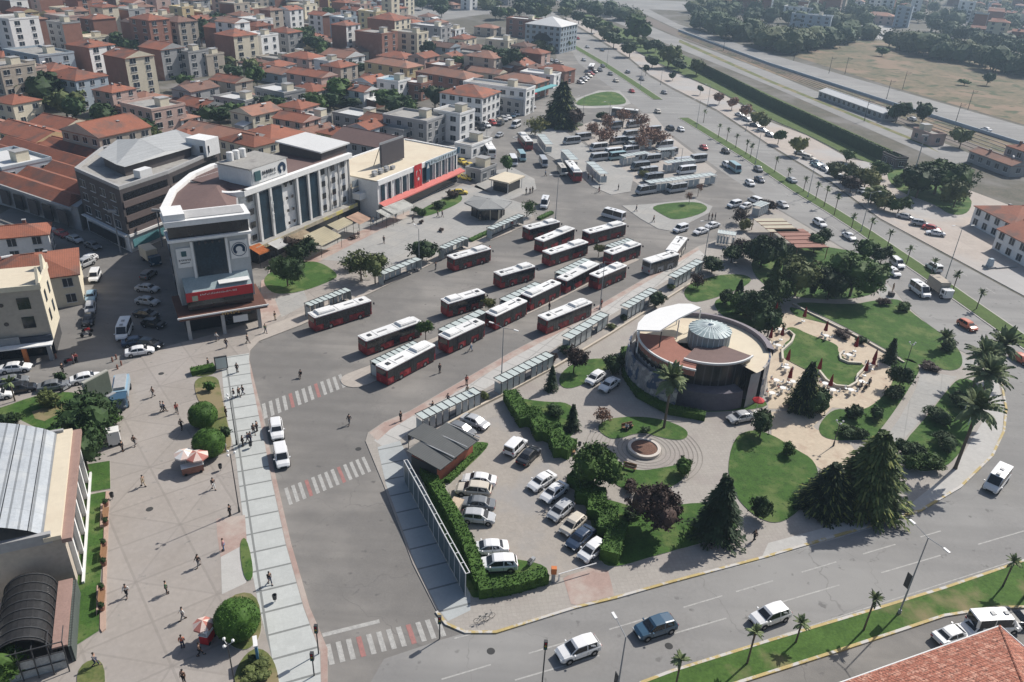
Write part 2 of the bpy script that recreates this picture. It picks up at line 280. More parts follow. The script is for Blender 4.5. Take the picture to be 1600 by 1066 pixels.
# parking yard and the sandy paths
sheet('car_park', [(762, 655), (790, 640), (800, 665), (850, 720), (905, 768), (925, 800), (935, 885), (880, 903), (850, 900), (800, 895), (745, 870), (700, 765), (715, 745)], .138, mat('yard_paving', (.33, .30, .265), .85, .1, .5, grid=[(22, .5, .5, .03, .93)], big=(.1, (.29, .275, .26), .5, .62)))
sheet('cafe_terrace', [(1200, 500), (1232, 488), (1262, 500), (1310, 512), (1350, 531), (1385, 552), (1380, 560), (1402, 598), (1358, 642), (1325, 640), (1300, 638), (1270, 668), (1240, 640), (1200, 640), (1198, 560), (1205, 520)], .145, m_sand)
sheet('sandy_walk', [(1205, 645), (1240, 642), (1275, 672), (1330, 697), (1345, 720), (1300, 745), (1262, 722), (1225, 705), (1205, 690)], .148, m_sand)
sheet('grey_walk', [(1440, 580), (1495, 590), (1450, 645), (1400, 700), (1340, 745), (1330, 720), (1380, 690), (1405, 655), (1430, 610)], .149, m_plaza2)
# concentric ring paving round the flower bed
c = g(1006, 704); mb = MB()
for i in range(10):
    r = 2.4+i*.62; mb.lathe([(r, .15), (r+.09, .15)], (c.x, c.y, 0), 40)
struct('ring_paving', mb, mat('ring_joint', (.22, .2, .18), .9, .1))
# ------------------------------------------------------------------ terminal islands
def island(name, pts, m=m_plaza2, z=.12): return slab(name, pts, z, m, m_kerb)
mb = ribbon(None, [(556, 594), (600, 577), (660, 550), (755, 510), (850, 467), (920, 432), (985, 402)], 4.6, -.2, None, .32)
e = g(556, 594); mb.lathe([(2.3, -.2), (2.3, .1195), (0, .1195)], (e.x, e.y, 0), 20); struct('bus_island', mb, mat('island_paving', (.40, .36, .32), .85, .1, .5, grid=[(60, 1.5, 1.5, .04, .85)]))
island('traffic_island', [(972, 322), (1010, 320), (1085, 312), (1113, 323), (1108, 333), (1075, 350), (1050, 362), (1028, 358), (1000, 342)])
lawn('island_lawn', [(1012, 322), (1085, 315), (1108, 324), (1098, 335), (1055, 346), (1035, 337)])
island('stop_island', [(800, 215), (850, 195), (880, 205), (935, 240), (990, 275), (985, 300), (955, 305), (925, 292), (905, 272), (860, 245)])
island('stop_island', [(895, 170), (899, 155), (935, 142), (968, 142), (986, 162), (970, 168), (930, 170)])
lawn('island_lawn', [(898, 167), (903, 156), (937, 144), (966, 144), (982, 161), (966, 165)])
island('lot_island', [(1000, 283), (1110, 268), (1122, 276), (1010, 292)])
island('kiosk_pavement', [(735, 300), (760, 270), (800, 262), (835, 280), (838, 296), (800, 312), (760, 310)], m_plaza2)
sheet('minibus_lot', [(895, 200), (960, 178), (1020, 178), (1050, 215), (1120, 268), (1100, 290), (1000, 290), (940, 250)], .04, mat('lot_concrete', (.36, .33, .30), .85, .12, .2))
# medians of the boulevard
for pts in ([(1068, 185), (1072, 187), (1110, 210), (1175, 250), (1250, 300), (1300, 330), (1350, 362), (1400, 396), (1465, 440), (1500, 465), (1550, 500), (1600, 535), (1680, 590)], [(800, -5), (850, 38), (892, 70), (940, 98), (985, 127), (1028, 156)]):
    struct('median', ribbon(None, pts, 4.6, 0, None, .15), m_kerb); struct('median_lawn', ribbon(None, pts, 3.9, .1, None, .1), mat('median_turf', (.075, .12, .03), .95, .3, .5))
# dashed lane lines, crossings
def line(a, b, wid=.16, z=.042, m=m_white, dash=None, name='lane_marking'):
    p, q = g(*a), g(*b); d = (q-p); L = d.length; d.normalize(); nn = Vector((-d.y, d.x, 0))*wid/2; mb = MB(); t = 0
    while t < L:
        e = min(t+(dash[0] if dash else L), L); A_, B_ = p+d*t, p+d*e
        mb.add([(A_-nn)[:2]+(z,), (B_-nn)[:2]+(z,), (B_+nn)[:2]+(z,), (A_+nn)[:2]+(z,)], [(0, 1, 2, 3)]); t += (dash[0]+dash[1]) if dash else L+1
    return struct(name, mb, m)
line((690, 1062), (1150, 925), dash=(5, 4)); line((560, 1135), (1600, 830), dash=(9, 6)); line((1150, 925), (1470, 830), dash=(5, 4))
line((710, 998), (1180, 878)); line((1180, 878), (1420, 808)); line((1052, 1047), (1590, 875), wid=.12); line((504, 993), (593, 971), .5)
for a, b in (((905, 72), (1120, 225)), ((1120, 225), (1440, 455)), ((930, 72), (1120, 190)), ((1120, 190), (1560, 462))): line(a, b, dash=(3, 6), wid=.14)
def crossing(a, b, c, n, reds=()):
    """zebra: a -> b along the near edge, bars reach towards c (from a)"""
    p, q, r = g(*a), g(*b), g(*c); d = (q-p)/n; v = r-p
    for i in range(n):
        o = p+d*i; w = d*.5; mb = MB(); mb.add([(o+k)[:2]+(.043,) for k in (Vector((0, 0, 0)), w, w+v, v)], [(0, 1, 2, 3)])
        if ((o.x-p.x)*0) == 0: struct('crossing_stripe', mb, m_redp if i in reds else m_white)
crossing((413, 655), (545, 603), (409, 632), 13, (4, 8)); crossing((452, 790), (585, 735), (444, 764), 13, (3, 8)); crossing((515, 1040), (705, 992), (508, 1008), 12, (3, 8))
# manholes
for x, y in ((767, 1018), (560, 702), (234, 797), (252, 585), (1045, 1010)):
    p = g(x, y); mb = MB().lathe([(.42, 0), (.38, .01), (0, .01)], (p.x, p.y, .13 if x < 300 else .04), 14); tag(mb.build('manhole_cover', m_dark), 'round iron manhole cover set in the paving', 'manhole', 'manhole covers')
# ------------------------------------------------------------------ east side: walk, embankment, railway, field
slab('east_pavement', [(880, 27), (930, 57), (985, 92), (1015, 117), (1050, 137), (1120, 172), (1200, 225), (1300, 285), (1375, 342), (1487, 402), (1600, 463), (1720, 530), (1900, 500), (1800, 380), (1600, 330), (1480, 285), (1420, 262), (1330, 250), (1260, 212), (1200, 190), (1120, 142), (1040, 108), (960, 62), (900, 30)], .12, mat('east_paving', (.40, .35, .31), .85, .1, .15, grid=[(98, 3, 3, .06, .9)], big=(.03, (.36, .35, .34), .45, .6)), m_kerb)
lawn('verge', [(900, 28), (960, 60), (1040, 106), (1120, 140), (1200, 186), (1260, 210), (1330, 247), (1385, 262), (1400, 238), (1385, 232), (1200, 148), (1100, 100), (980, 50), (920, 20)], .2, mat('verge_grass', (.08, .12, .03), .95, .3, .3))
lawn('verge', [(1380, 268), (1420, 262), (1520, 305), (1515, 335), (1485, 338), (1460, 320), (1400, 300)], .2)
sheet('platform', [(930, 22), (1040, 68), (1200, 133), (1437, 237), (1480, 258), (1540, 250), (1440, 210), (1200, 112), (1060, 60), (960, 18)], .05, m_asph2)
sheet('railway_bed', [(960, 16), (1060, 58), (1200, 110), (1440, 206), (1540, 245), (1640, 280), (1700, 262), (1600, 228), (1200, 101), (1060, 48), (980, 12)], .055, m_ball)
for k in range(6):
    pts = [(1062+k*2, 56-k*1.5), (1200+k*1.5, 108-k*1.3), (1440+k*4, 203-k*4), (1640+k*6, 275-k*4)]
    tag(ribbon(None, pts, .4, .06, None, .16).build('rail', mat('rail_steel', (.09, .08, .075), .5, .1, metal=.5)), 'steel railway rail on brown ballast beside the platform', 'rail', 'railway rails')
sheet('upper_road', [(980, 9), (1060, 47), (1200, 100), (1600, 227), (1700, 258), (1700, 228), (1600, 198), (1200, 84), (1060, 38), (1000, 8)], .06, m_asph2)
sheet('scrub_verge', [(1062, 62), (1200, 124), (1440, 222), (1470, 240), (1440, 226), (1200, 128), (1060, 66)], .058, m_grass2)
sheet('scrub_verge', [(1060, 50), (1200, 104), (1600, 231), (1640, 262), (1560, 238), (1200, 112), (1058, 54)], .059, m_field)
sheet('field', [(1240, 88), (1290, 63), (1380, 63), (1450, 78), (1600, 112), (1750, 150), (1700, 225), (1600, 195), (1400, 138)], .065, m_field)
sheet('far_road', [(600, 22), (660, 10), (760, 8), (790, 18), (690, 32), (640, 38)], .07, m_asph2)
sheet('far_road', [(860, 0), (880, -6), (1100, 4), (1250, 0), (1250, 12), (1090, 18), (900, 10)], .072, m_asph2)
sheet('far_yard', [(1340, 40), (1400, 38), (1385, 62), (1350, 62)], .074, m_plaza2)
sheet('far_road', [(1470, 60), (1530, 8), (1545, -8), (1562, -8), (1545, 12), (1500, 52), (1490, 60)], .076, m_asph2)
sheet('shade_yard', [(640, 200), (700, 190), (760, 160), (800, 165), (760, 220), (720, 240), (690, 240)], .033, m_asph2)
# ------------------------------------------------------------------ building materials
def M_(n, c, **k): return mat(n, c, **k)
w_white = M_('wall_white', (.74, .74, .73), rough=.8, var=.08, scale=.3, rnd_amt=.06)
w_cream = M_('wall_cream', (.66, .60, .47), rough=.85, var=.1, scale=.3, rnd_amt=.08)
w_yel = M_('wall_yellow', (.56, .46, .27), rough=.85, var=.1, scale=.3, rnd_amt=.08)
w_pink = M_('wall_pink', (.52, .37, .32), rough=.85, var=.1, scale=.3, rnd_amt=.1)
w_beige = M_('wall_beige', (.42, .37, .31), rough=.85, var=.12, scale=.25, rnd_amt=.1)
w_grey = M_('wall_grey', (.34, .34, .34), rough=.85, var=.12, scale=.25, rnd_amt=.15)
w_blue = M_('wall_bluegrey', (.36, .42, .47), rough=.85, var=.1, scale=.3, rnd_amt=.1)
w_brick = M_('wall_brick', (.27, .135, .10), rough=.9, var=.18, scale=.5, rnd_amt=.2, big=(.12, (.33, .23, .19), .55, .7))
w_dark = M_('wall_dark', (.09, .08, .08), rough=.6, var=.15, scale=.3)
r_tile = M_('roof_tile', (.30, .115, .072), rough=.85, var=.16, scale=.35, rnd_amt=.22, wave=('X', .9, .8), big=(.22, (.17, .095, .075), .47, .62), bump=.2)
r_tile2 = M_('roof_tile_pale', (.33, .17, .12), rough=.85, var=.16, scale=.35, rnd_amt=.2, wave=('X', .9, .85), big=(.2, (.21, .14, .115), .46, .6))
r_brown = M_('roof_brown', (.16, .105, .095), rough=.75, var=.12, scale=.2, wave=('X', 1.2, .92))
r_whites = M_('roof_white_sheet', (.62, .62, .61), rough=.5, var=.06, scale=.2, wave=('X', 1.0, .93), rnd_amt=.06)
r_conc = M_('roof_concrete', (.33, .32, .30), rough=.9, var=.15, scale=.3, rnd_amt=.15, big=(.3, (.22, .21, .20), .5, .65))
r_cream = M_('roof_cream', (.60, .53, .41), rough=.85, var=.06, scale=.15, big=(.2, (.55, .47, .36), .5, .65))
r_bluem = M_('roof_blue_sheet', (.22, .36, .46), rough=.5, var=.1, scale=.3, wave=('X', 1.0, .9))
g_win = M_('window_glass', (.03, .038, .048), rough=.2, var=.3, scale=.6, spec=.3, rnd_amt=.5)
g_blue = M_('curtain_glass', (.02, .042, .062), rough=.25, var=.5, scale=.45, spec=.25, grid=[(0, 50, 1.1, .05, .5)])
g_dark = M_('dark_glass', (.02, .022, .026), rough=.12, var=.3, scale=.6, spec=.6)
p_white = M_('white_paint', (.68, .68, .67), rough=.5, var=.05, scale=1)
p_grey = M_('grey_paint', (.30, .31, .32), rough=.5, var=.08, scale=1)
p_dk = M_('dark_metal', (.05, .052, .055), rough=.5, var=.1, scale=1)
p_red = M_('red_paint', (.48, .03, .035), rough=.6, var=.12, scale=1)
p_orange = M_('orange_paint', (.55, .18, .06), rough=.7, var=.12, scale=1)
p_wood = M_('wood', (.25, .14, .075), rough=.8, var=.2, scale=2)
p_gold = M_('gold_letters', (.55, .38, .14), rough=.6, var=.1)
WALLS = dict(white=w_white, cream=w_cream, yellow=w_yel, pink=w_pink, beige=w_beige, grey=w_grey, bluegrey=w_blue, brick=w_brick)
def _win(w, h, n):
    mb = MB().box((0, 0, 0), (w+.12, .10, h+.12), 0, 1).box((0, -.04, 0), (w+.04, .08, h+.04), 0, 0)
    mb.box((0, -.07, 0), (.06, .05, h), 0, 1).box((0, -.06, -h/2-.1), (w+.3, .22, .08), 0, 1)
    return mb.mesh(n, [g_win, p_white])
WIN = {'s': _win(.8, .9, 'window_small'), 'm': _win(1.5, 1.5, 'window_pane'), 'l': _win(2.0, 1.5, 'window_wide'), 'd': _win(1.1, 2.1, 'door_pane')}
def put_win(root, x, y, z, ang, kind='m', name='window', s=1.0):
    """window on a wall whose outward normal points along ang (root space)"""
    return ob(name, WIN[kind], root, (x, y, z), ang+pi/2, (s, s, s) if s != 1 else None)
OCC = []   # occupied discs, so the filler houses keep clear
def cdir(p): return Vector((-p[0], -p[1]))
def facing(cx, cy, nx, ny): return (-cx)*nx+(-cy)*ny > .12*sqrt(cx*cx+cy*cy)
def roof_shape(w, d, h, kind, oh=.35, pitch=.34):
    mb = MB(); a, b = w/2+oh, d/2+oh; L = a >= b
    rise = min(a, b)*pitch
    if kind == 'flat':   # slab with parapet
        t = .25; mb.box((0, 0, h+.05), (w+.1, d+.1, .1), 0, 0)
        for x, y, sx, sy in ((0, -d/2, w+.3, t), (0, d/2, w+.3, t), (-w/2, 0, t, d-.25), (w/2, 0, t, d-.25)): mb.box((x, y, h+.45), (sx, sy, .7), 0, 1)
        return mb
    ins = (min(a, b) if kind == 'hip' else 0)
    if L: r0, r1 = (-a+ins, 0), (a-ins, 0)
    else: r0, r1 = (0, -b+ins), (0, b-ins)
    z0, z1 = h, h+rise
    vs = [(-a, -b, z0), (a, -b, z0), (a, b, z0), (-a, b, z0), (r0[0], r0[1], z1), (r1[0], r1[1], z1)]
    fs = [(0, 1, 5, 4), (2, 3, 4, 5), (3, 0, 4), (1, 2, 5)] if L else [(0, 1, 4), (1, 2, 5, 4), (2, 3, 5), (3, 0, 4, 5)]
    if kind == 'gable':
        mb.add(vs, [fs[0], fs[1]] if L else [fs[1], fs[3]], 0)
        # gable triangles are wall
        mb.add(vs, [fs[2], fs[3]] if L else [fs[0], fs[2]], 1)
    else: mb.add(vs, fs, 0)
    lo = [(v[0], v[1], z0-.18) for v in vs[:4]]
    mb.add(vs[:4]+lo, [(0, 4, 5, 1), (1, 5, 6, 2), (2, 6, 7, 3), (3, 7, 4, 0), (7, 6, 5, 4)], 0)
    if kind == 'hip' or kind == 'gable': mb.box(((r0[0]+r1[0])/2, (r0[1]+r1[1])/2, z1+.03), (abs(r1[0]-r0[0])+.2, abs(r1[1]-r0[1])+.2, .14), 0, 0)
    return mb
NAMES = {}
def house(x, y, rot, w, d, h, wall='white', roof='hip', rmat=None, side=None, chim=1, balc=False, label=None, nm=None, win=True, wsc=1.0, cat=None, group=None, annex=False):
    OCC.append((x, y, max(w, d)*.52))
    fl = max(1, int(round(h/3.0))); wm = WALLS.get(wall, w_white) if isinstance(wall, str) else wall
    rm = rmat or (r_tile if roof in ('hip', 'gable') else r_conc)
    kind = 'apartment_block' if h > 10 else 'house'
    if not label:
        rn = {'roof_tile': 'orange tiled', 'roof_tile_pale': 'faded tiled', 'roof_brown': 'brown', 'roof_white_sheet': 'white sheet', 'roof_concrete': 'flat', 'roof_blue_sheet': 'blue metal', 'roof_cream': 'cream', 'roof_tile_dark': 'dark tiled'}[rm.name]
        wn = wall if isinstance(wall, str) else 'plain'
        label = '%s %s with %s roof' % ({1: 'single-storey', 2: 'two-storey', 3: 'three-storey', 4: 'four-storey', 5: 'five-storey', 6: 'six-storey'}.get(fl, 'high')+' '+wn, 'block' if h > 10 else 'house', rn)
    r = thing(nm or kind, label, cat or ('apartment block' if h > 10 else 'house'), (x, y, 0), rot, group or ('apartment blocks of the town' if h > 10 else 'houses of the old town'))
    mb = MB(); p = [(-w/2, -d/2), (w/2, -d/2), (w/2, d/2), (-w/2, d/2)]
    mb.prism(p, 0, h, 0, bottom=False)
    if side:     # bare brick party walls on the ends
        mb.m[1] = mb.m[3] = 0
        for i in side: mb.m[1+i] = 1
    mb.build('wall', [wm, w_brick], r)
    rs = roof_shape(w, d, h, roof).build('roof', [rm, wm], r)
    ca, sa = cos(rot), sin(rot)
    for i, (nx, ny, L) in enumerate(((0, -1, w), (1, 0, d), (0, 1, w), (-1, 0, d))):
        wx, wy = nx*ca-ny*sa, nx*sa+ny*ca
        if not win or (side and i in side) or not facing(x, y, wx, wy): continue
        nb = max(1, int(L/(3.4*wsc)))
        for f_ in range(fl):
            for b_ in range(nb):
                t = (b_+.5)/nb*L-L/2; px_, py_ = (t if ny else nx*w/2), (t if nx else ny*d/2)
                k = 'l' if (b_+i) % 3 == 1 and h > 8 else 'm'
                z = f_*(h/fl)+h/fl*.55
                put_win(r, px_+nx*.02, py_+ny*.02, z, atan2(ny, nx), k, s=1.0 if wsc == 1 else 1.15)
                if balc and k == 'l' and f_ > 0:
                    bb = ob('balcony', BALC, r, (px_+nx*.55, py_+ny*.55, z-1.0), atan2(ny, nx)+pi/2)
    if annex:   # lean-to rooms and yard walls
        s_ = rnd.choice((-1, 1)); aw, ad, ah = w*rnd.uniform(.35, .6), rnd.uniform(2.5, 4.5), min(h*.75, rnd.uniform(2.4, 3.6)); t_ = rnd.uniform(-.25, .25)*w
        an = MB().prism([(t_-aw/2, s_*d/2-.01), (t_+aw/2, s_*d/2-.01), (t_+aw/2, s_*(d/2+ad)), (t_-aw/2, s_*(d/2+ad))], 0, ah, 0, bottom=False).build('annex', rnd.choice((wm, w_grey, w_brick)), r)
        z0, z1 = ah+.02, ah+.7; y0, y1 = s_*(d/2+ad+.2), s_*d/2
        MB().add([(t_-aw/2-.2, y0, z0), (t_+aw/2+.2, y0, z0), (t_+aw/2+.2, y1, z1), (t_-aw/2-.2, y1, z1)], [(0, 1, 2, 3) if s_ < 0 else (3, 2, 1, 0)]).build('annex_roof', rnd.choice((rm, r_tile, r_conc, r_whites, r_tile2)), an)
    if roof != 'flat' and rnd.random() < .4 and win: ob('roof_heater', HEATER, rs, (rnd.uniform(-.3, .3)*w, rnd.uniform(-.25, .25)*d, h+.9), rnd.random()*3)
    for c_ in range(chim):
        if roof != 'flat': ob('chimney', CHIM, rs, (w*(.18-.3*c_), d*.12, h+.6), 0)
        else: ob('roof_tank' if c_ % 2 else 'stair_hut', TANK if c_ % 2 else HUT, rs, (w*.2-w*.35*c_, d*.1, h+.1), 0)
    return r
BALC = MB().box((0, 0, .05), (2.6, 1.1, .12), 0, 0).box((0, -.5, .5), (2.6, .08, .9), 0, 0).box((-1.27, 0, .5), (.06, .95, .9), 0, 0).box((1.27, 0, .5), (.06, .95, .9), 0, 0).mesh('balcony', [w_white])
CHIM = MB().box((0, 0, .4), (.6, .6, 1.8), 0, 0).box((0, 0, 1.35), (.75, .75, .12), 0, 1).mesh('chimney', [w_brick, w_grey])
HUT = MB().box((0, 0, 1.2), (2.8, 3.2, 2.4), 0, 0).box((0, 0, 2.46), (3.1, 3.5, .14), 0, 1).mesh('stair_hut', [w_cream, w_grey])
HEATER = MB().add([(-.9, -.6, -.3), (.9, -.6, -.3), (.9, .6, .55), (-.9, .6, .55)], [(0, 1, 2, 3), (3, 2, 1, 0)], 1).tube((-.9, .7, .75), (.9, .7, .75), .28, n=8).box((0, .6, 0), (1.6, .1, 1.2)).mesh('roof_heater', [p_white, p_dk])
TANK = MB().lathe([(0, 0), (.55, 0), (.55, 1.2), (.4, 1.35), (0, 1.4)], (0, 0, .15), 10).box((0, 0, .08), (1.3, 1.3, .14), 0, 0).mesh('roof_tank', [p_white])
def P2(x, y): return Vector((x, y))
def fr(o, deg):
    """local frame: (s, t, z) -> world; s runs along deg, t to its right (towards the viewer side)"""
    a = radians(deg); u = Vector((cos(a), sin(a))); v = Vector((sin(a), -cos(a)))
    return u, v
# ---------------- municipal complex: glass-fronted tower, drum, five-storey block
def strokes(root, name, n, L, h, m, loc, rz, tilt=0, seed=1, sp=.72):
    """a row of letter shapes too small to read in the photograph"""
    r_ = random.Random(seed); mb = MB(); st = L/n
    for i in range(n):
        x = (i+.5)*st-L/2; w = st*sp; t = max(.05, h*.16)
        for k in range(r_.choice((2, 3))):
            q = r_.random()
            if q < .5: mb.box((x+(r_.random()-.5)*w*.7, 0, 0), (t, .06, h))
            else: mb.box((x, -.001, (r_.random()-.5)*h*.8), (w, .06, t))
    o = mb.build(name, m, root); o.location = loc; o.rotation_euler = (tilt, 0, rz); return o
def wallbox(root, name, m, s0, s1, t, z0, z1, th=.1, side=None):
    """box in a root whose x runs along the facade and whose -y looks out"""
    return MB().box(((s0+s1)/2, -t-th/2, (z0+z1)/2), (s1-s0, th, z1-z0)).build(name, m, root)
T = thing('office_tower', 'grey tower with dark glass front, two emblem panels and red fascia box', 'office tower', (-56.0, 117.2, 0), radians(29), None)
OCC.append((-55, 128, 14))
m_tw = M_('tower_wall', (.40, .42, .43), rough=.7, var=.06, scale=.4)
MB().box((6.3, 3.4, 8.0), (12.0, 5.8, 16.0)).build('wall', m_tw, T)
wallbox(T, 'glass_front', g_blue, 3.6, 8.4, -.49, 7.5, 15.4, .16)
for s in (3.2, 8.7): wallbox(T, 'pilaster', p_white, s-.2, s+.2, -.49, 6.5, 15.6, .35)
MB().box((6.3, 2.5, 17.3), (12.6, 4.4, 2.2)).build('top_storey_glass', g_dark, T)
MB().box((6.3, 2.3, 16.1), (13.2, 5.2, .45)).box((6.3, 2.3, 19.0), (13.4, 5.4, .9)).build('cornice', w_white, T)
MB().box((6.3, 2.4, 19.5), (11.8, 3.8, .15)).build('roof', w_grey, T)
MB().box((1.3, 2.3, 19.95), (3.2, 4.6, 1.1)).build('roof_box', w_white, T)
for s in (4.4, 5.4, 6.5, 7.6): MB().box((s, .1, 15.1), (.16, .5, .25)).box((s, -.1, 15.3), (.35, .35, .3)).build('floodlight', p_dk, T)
e1 = wallbox(T, 'emblem_panel', p_white, .7, 3.0, -.47, 11.2, 14.6, .14)
MB().box((1.85, .28, 13.6), (.8, .05, .9)).build('emblem', M_('emblem_teal', (.05, .11, .12)), e1)
strokes(e1, 'lettering', 6, 1.9, .34, p_dk, (1.85, .30, 12.5), 0, seed=4); strokes(e1, 'small_lettering', 7, 1.5, .16, p_dk, (1.85, .30, 12.0), 0, seed=5)
e2 = wallbox(T, 'emblem_panel', p_white, 9.2, 12.0, -.47, 11.6, 14.8, .14)
mb = MB()
for r0, r1 in ((1.25, 1.15), (1.0, .55)):
    for i in range(20):
        a, b = 2*pi*i/20, 2*pi*(i+1)/20
        if r0 < 1.1 and 3.9 < a < 5.5: continue
        mb.add([(10.6+cos(q)*r, .30, 13.2+sin(q)*r) for q, r in ((a, r0), (b, r0), (b, r1), (a, r1))], [(0, 1, 2, 3), (3, 2, 1, 0)])
mb.build('emblem', M_('emblem_blue', (.05, .09, .16)), e2)
# fascia box, terrace roof and podium
MB().box((6.2, -1.0, 6.2), (10.6, 3.4, 3.0)).build('fascia_box', g_dark, T)
wallbox(T, 'red_banner', p_red, .85, 11.55, 2.72, 6.3, 7.9, .12)
strokes(T, 'lettering', 22, 6.0, .3, p_white, (6.0, -2.88, 7.35), 0, seed=9)
MB().box((2.2, -2.88, 6.85), (.9, .06, .9)).build('banner_emblem', M_('emblem_green', (.35, .4, .3)), T)
MB().add([(.9, -2.7, 7.9), (11.5, -2.7, 7.9), (11.5, .5, 9.3), (.9, .5, 9.3), (.9, .5, 7.9), (11.5, .5, 7.9)], [(0, 1, 2, 3), (1, 5, 2), (0, 3, 4)]).build('glass_lean_roof', M_('frosted_glass', (.30, .36, .37), rough=.35, var=.15, scale=.5), T)
MB().box((8.8, -1.2, 8.62), (5.0, 2.6, .12)).build('roof_panel', p_white, T).rotation_euler = (0, 0, 0)
MB().box((6.2, .2, 4.15), (14.2, 9.6, .5)).box((13.0, 6, 3.6), (.4, 18, .5)).build('podium_canopy', M_('brown_fascia', (.12, .055, .04), var=.2), T)
MB().box((6.2, -4.65, 4.45), (14.6, .2, .25)).build('canopy_edge', p_white, T)
MB().box((6.2, 1.8, 2.0), (12.0, 5.6, 3.8)).build('shopfront', g_dark, T)
for s in (0.4, 5.9, 11.8): MB().box((s, -4.0, 2.0), (.55, .55, 3.9)).build('column', w_grey, T)
strokes(T, 'gold_lettering', 7, 3.0, .5, p_gold, (7.2, -4.8, 4.2), 0, seed=12)
MB().box((8.8, -3.6, 2.3), (2.4, .2, 1.2)).build('shop_sign', p_white, T)
# drum wing
D = tag(MB().prism([(-56.5, 124.5), (-60.5, 127), (-65, 136), (-67.8, 147), (-68.2, 158), (-66.6, 165), (-63.5, 169.5), (-57.5, 161), (-57.3, 153), (-52.8, 140.5), (-46.8, 125.8)], 0, 14.2, 0).build('curved_wing', w_grey), 'curved wing with brown roof joining the glass-fronted tower to the white block', 'building wing')
OCC.append((-60, 148, 14))
mb = MB(); pts = [(-57, 126), (-60, 128), (-64.2, 136), (-67, 147), (-67.4, 158), (-65.9, 164.5), (-63.3, 168.3), (-57.9, 160.6), (-57.5, 153), (-53.1, 140.3), (-47.2, 126.4)]
mb.prism(pts, 14.2, 14.35); c0 = (-59.5, 148, 15.6); o = len(mb.v); n = len(pts); mb.add([(p[0], p[1], 14.36) for p in pts]+[c0], [(i, (i+1) % n, n) for i in range(n)][::1])
rf = mb.build('roof', r_brown, D)
mb = MB(); out = [(-57.2, 123.9), (-60.9, 126.7), (-65.6, 135.8), (-68.4, 147), (-68.8, 158.1), (-67.1, 165.4), (-63.7, 170.2)]; inn = [(-56.8, 125.2), (-60.1, 127.7), (-64.3, 136.2), (-67.1, 147), (-67.5, 158), (-66, 164.6), (-63.2, 168.8)]
for i in range(6): mb.prism([out[i], out[i+1], inn[i+1], inn[i]], 13.6, 15.0)
mb.build('parapet', w_white, D)
mb = MB()
for z in (2.2, 5.2, 8.2, 11.2):
    for i in range(0, 5):
        a, b = Vector(out[i]), Vector(out[i+1]); m_ = (a+b)/2*.999; dd = (b-a).normalized(); mb.box((m_.x*.996+0.2, m_.y, z), ((b-a).length*.8, .5, 1.2), atan2(dd.y, dd.x))
mb.build('window_band', g_dark, D)
# main five-storey block
B = thing('office_block', 'white five-storey office block with tall dark glass bands facing the square', 'office block', (-54.4, 147.6, 0), radians(65))
for s in range(0, 36, 7): OCC.append((-54.4+cos(radians(65))*s-6, 147.6+sin(radians(65))*s+3, 9))
H = 14.8
MB().box((17.4, 7.2, H/2), (34.0, 14, H)).build('wall', w_white, B)
mb = MB(); mb.lathe([(3.2, 0), (3.2, H)], (.8, 3.2, 0), 14, a0=pi*1.0, a1=pi*1.5); mb.build('curved_corner', w_white, B)
MB().box((16.9, 6.9, H+.12), (33.6, 13.2, .24)).build('roof', r_brown, B)
MB().box((17.2, -.25, H-.1), (34.8, 1.1, 1.1)).lathe([(3.9, H-.65), (3.9, H+.45), (2.9, H+.45), (2.9, H-.4)], (.8, 3.2, 0), 14, a0=pi*1.0, a1=pi*1.5).build('parapet', w_white, B)
for a, b in ((3.9, 6.8), (7.6, 10.9), (15.8, 18.7), (19.4, 22.3)): wallbox(B, 'glass_band', g_blue, a, b, .2, 3.6, H-1.2, .12)
for s in (3.5, 7.2, 15.4, 19.05, 22.7): wallbox(B, 'pilaster', p_white, s-.28, s+.28, .2, 3.4, H-.6, .5)
strokes(B, 'vertical_sign', 5, 6.0, .7, p_white, (7.2, -.76, 9.5), 0, seed=3).rotation_euler = (0, pi/2, 0)
for s in (26.2, 29.8, 33.5): wallbox(B, 'pilaster', w_grey, s-.2, s+.2, .2, 3.4, H-.6, .3)
for f_ in range(4):
    for s, k in ((1.8, .62), (12.3, .3), (14.0, .3), (24.4, .62), (28.0, .62), (31.6, .62)): wallbox(B, 'window', g_dark, s-k, s+k, .18, 4.9+f_*2.75-k, 4.9+f_*2.75+k, .08)
for s in (12.3, 14.0, 17.2, 20.8, 24.4, 28.0, 31.6): wallbox(B, 'window', g_dark, s-.6, s+.6, .2, H-1.35, H-.8, .08)
MB().box((17.2, -1.0, 1.6), (34, 1.9, 3.2)).build('shopfront', g_dark, B)
wallbox(B, 'shop_fascia', M_('shop_fascia', (.42, .37, .28), var=.3, scale=.25, big=(.3, (.5, .44, .16), .5, .55)), 0, 34, 1.95, 2.9, 3.7, .15)
MB().box((17.2, -1.0, 3.55), (34, 2.0, .2)).build('shop_roof', r_conc, B)
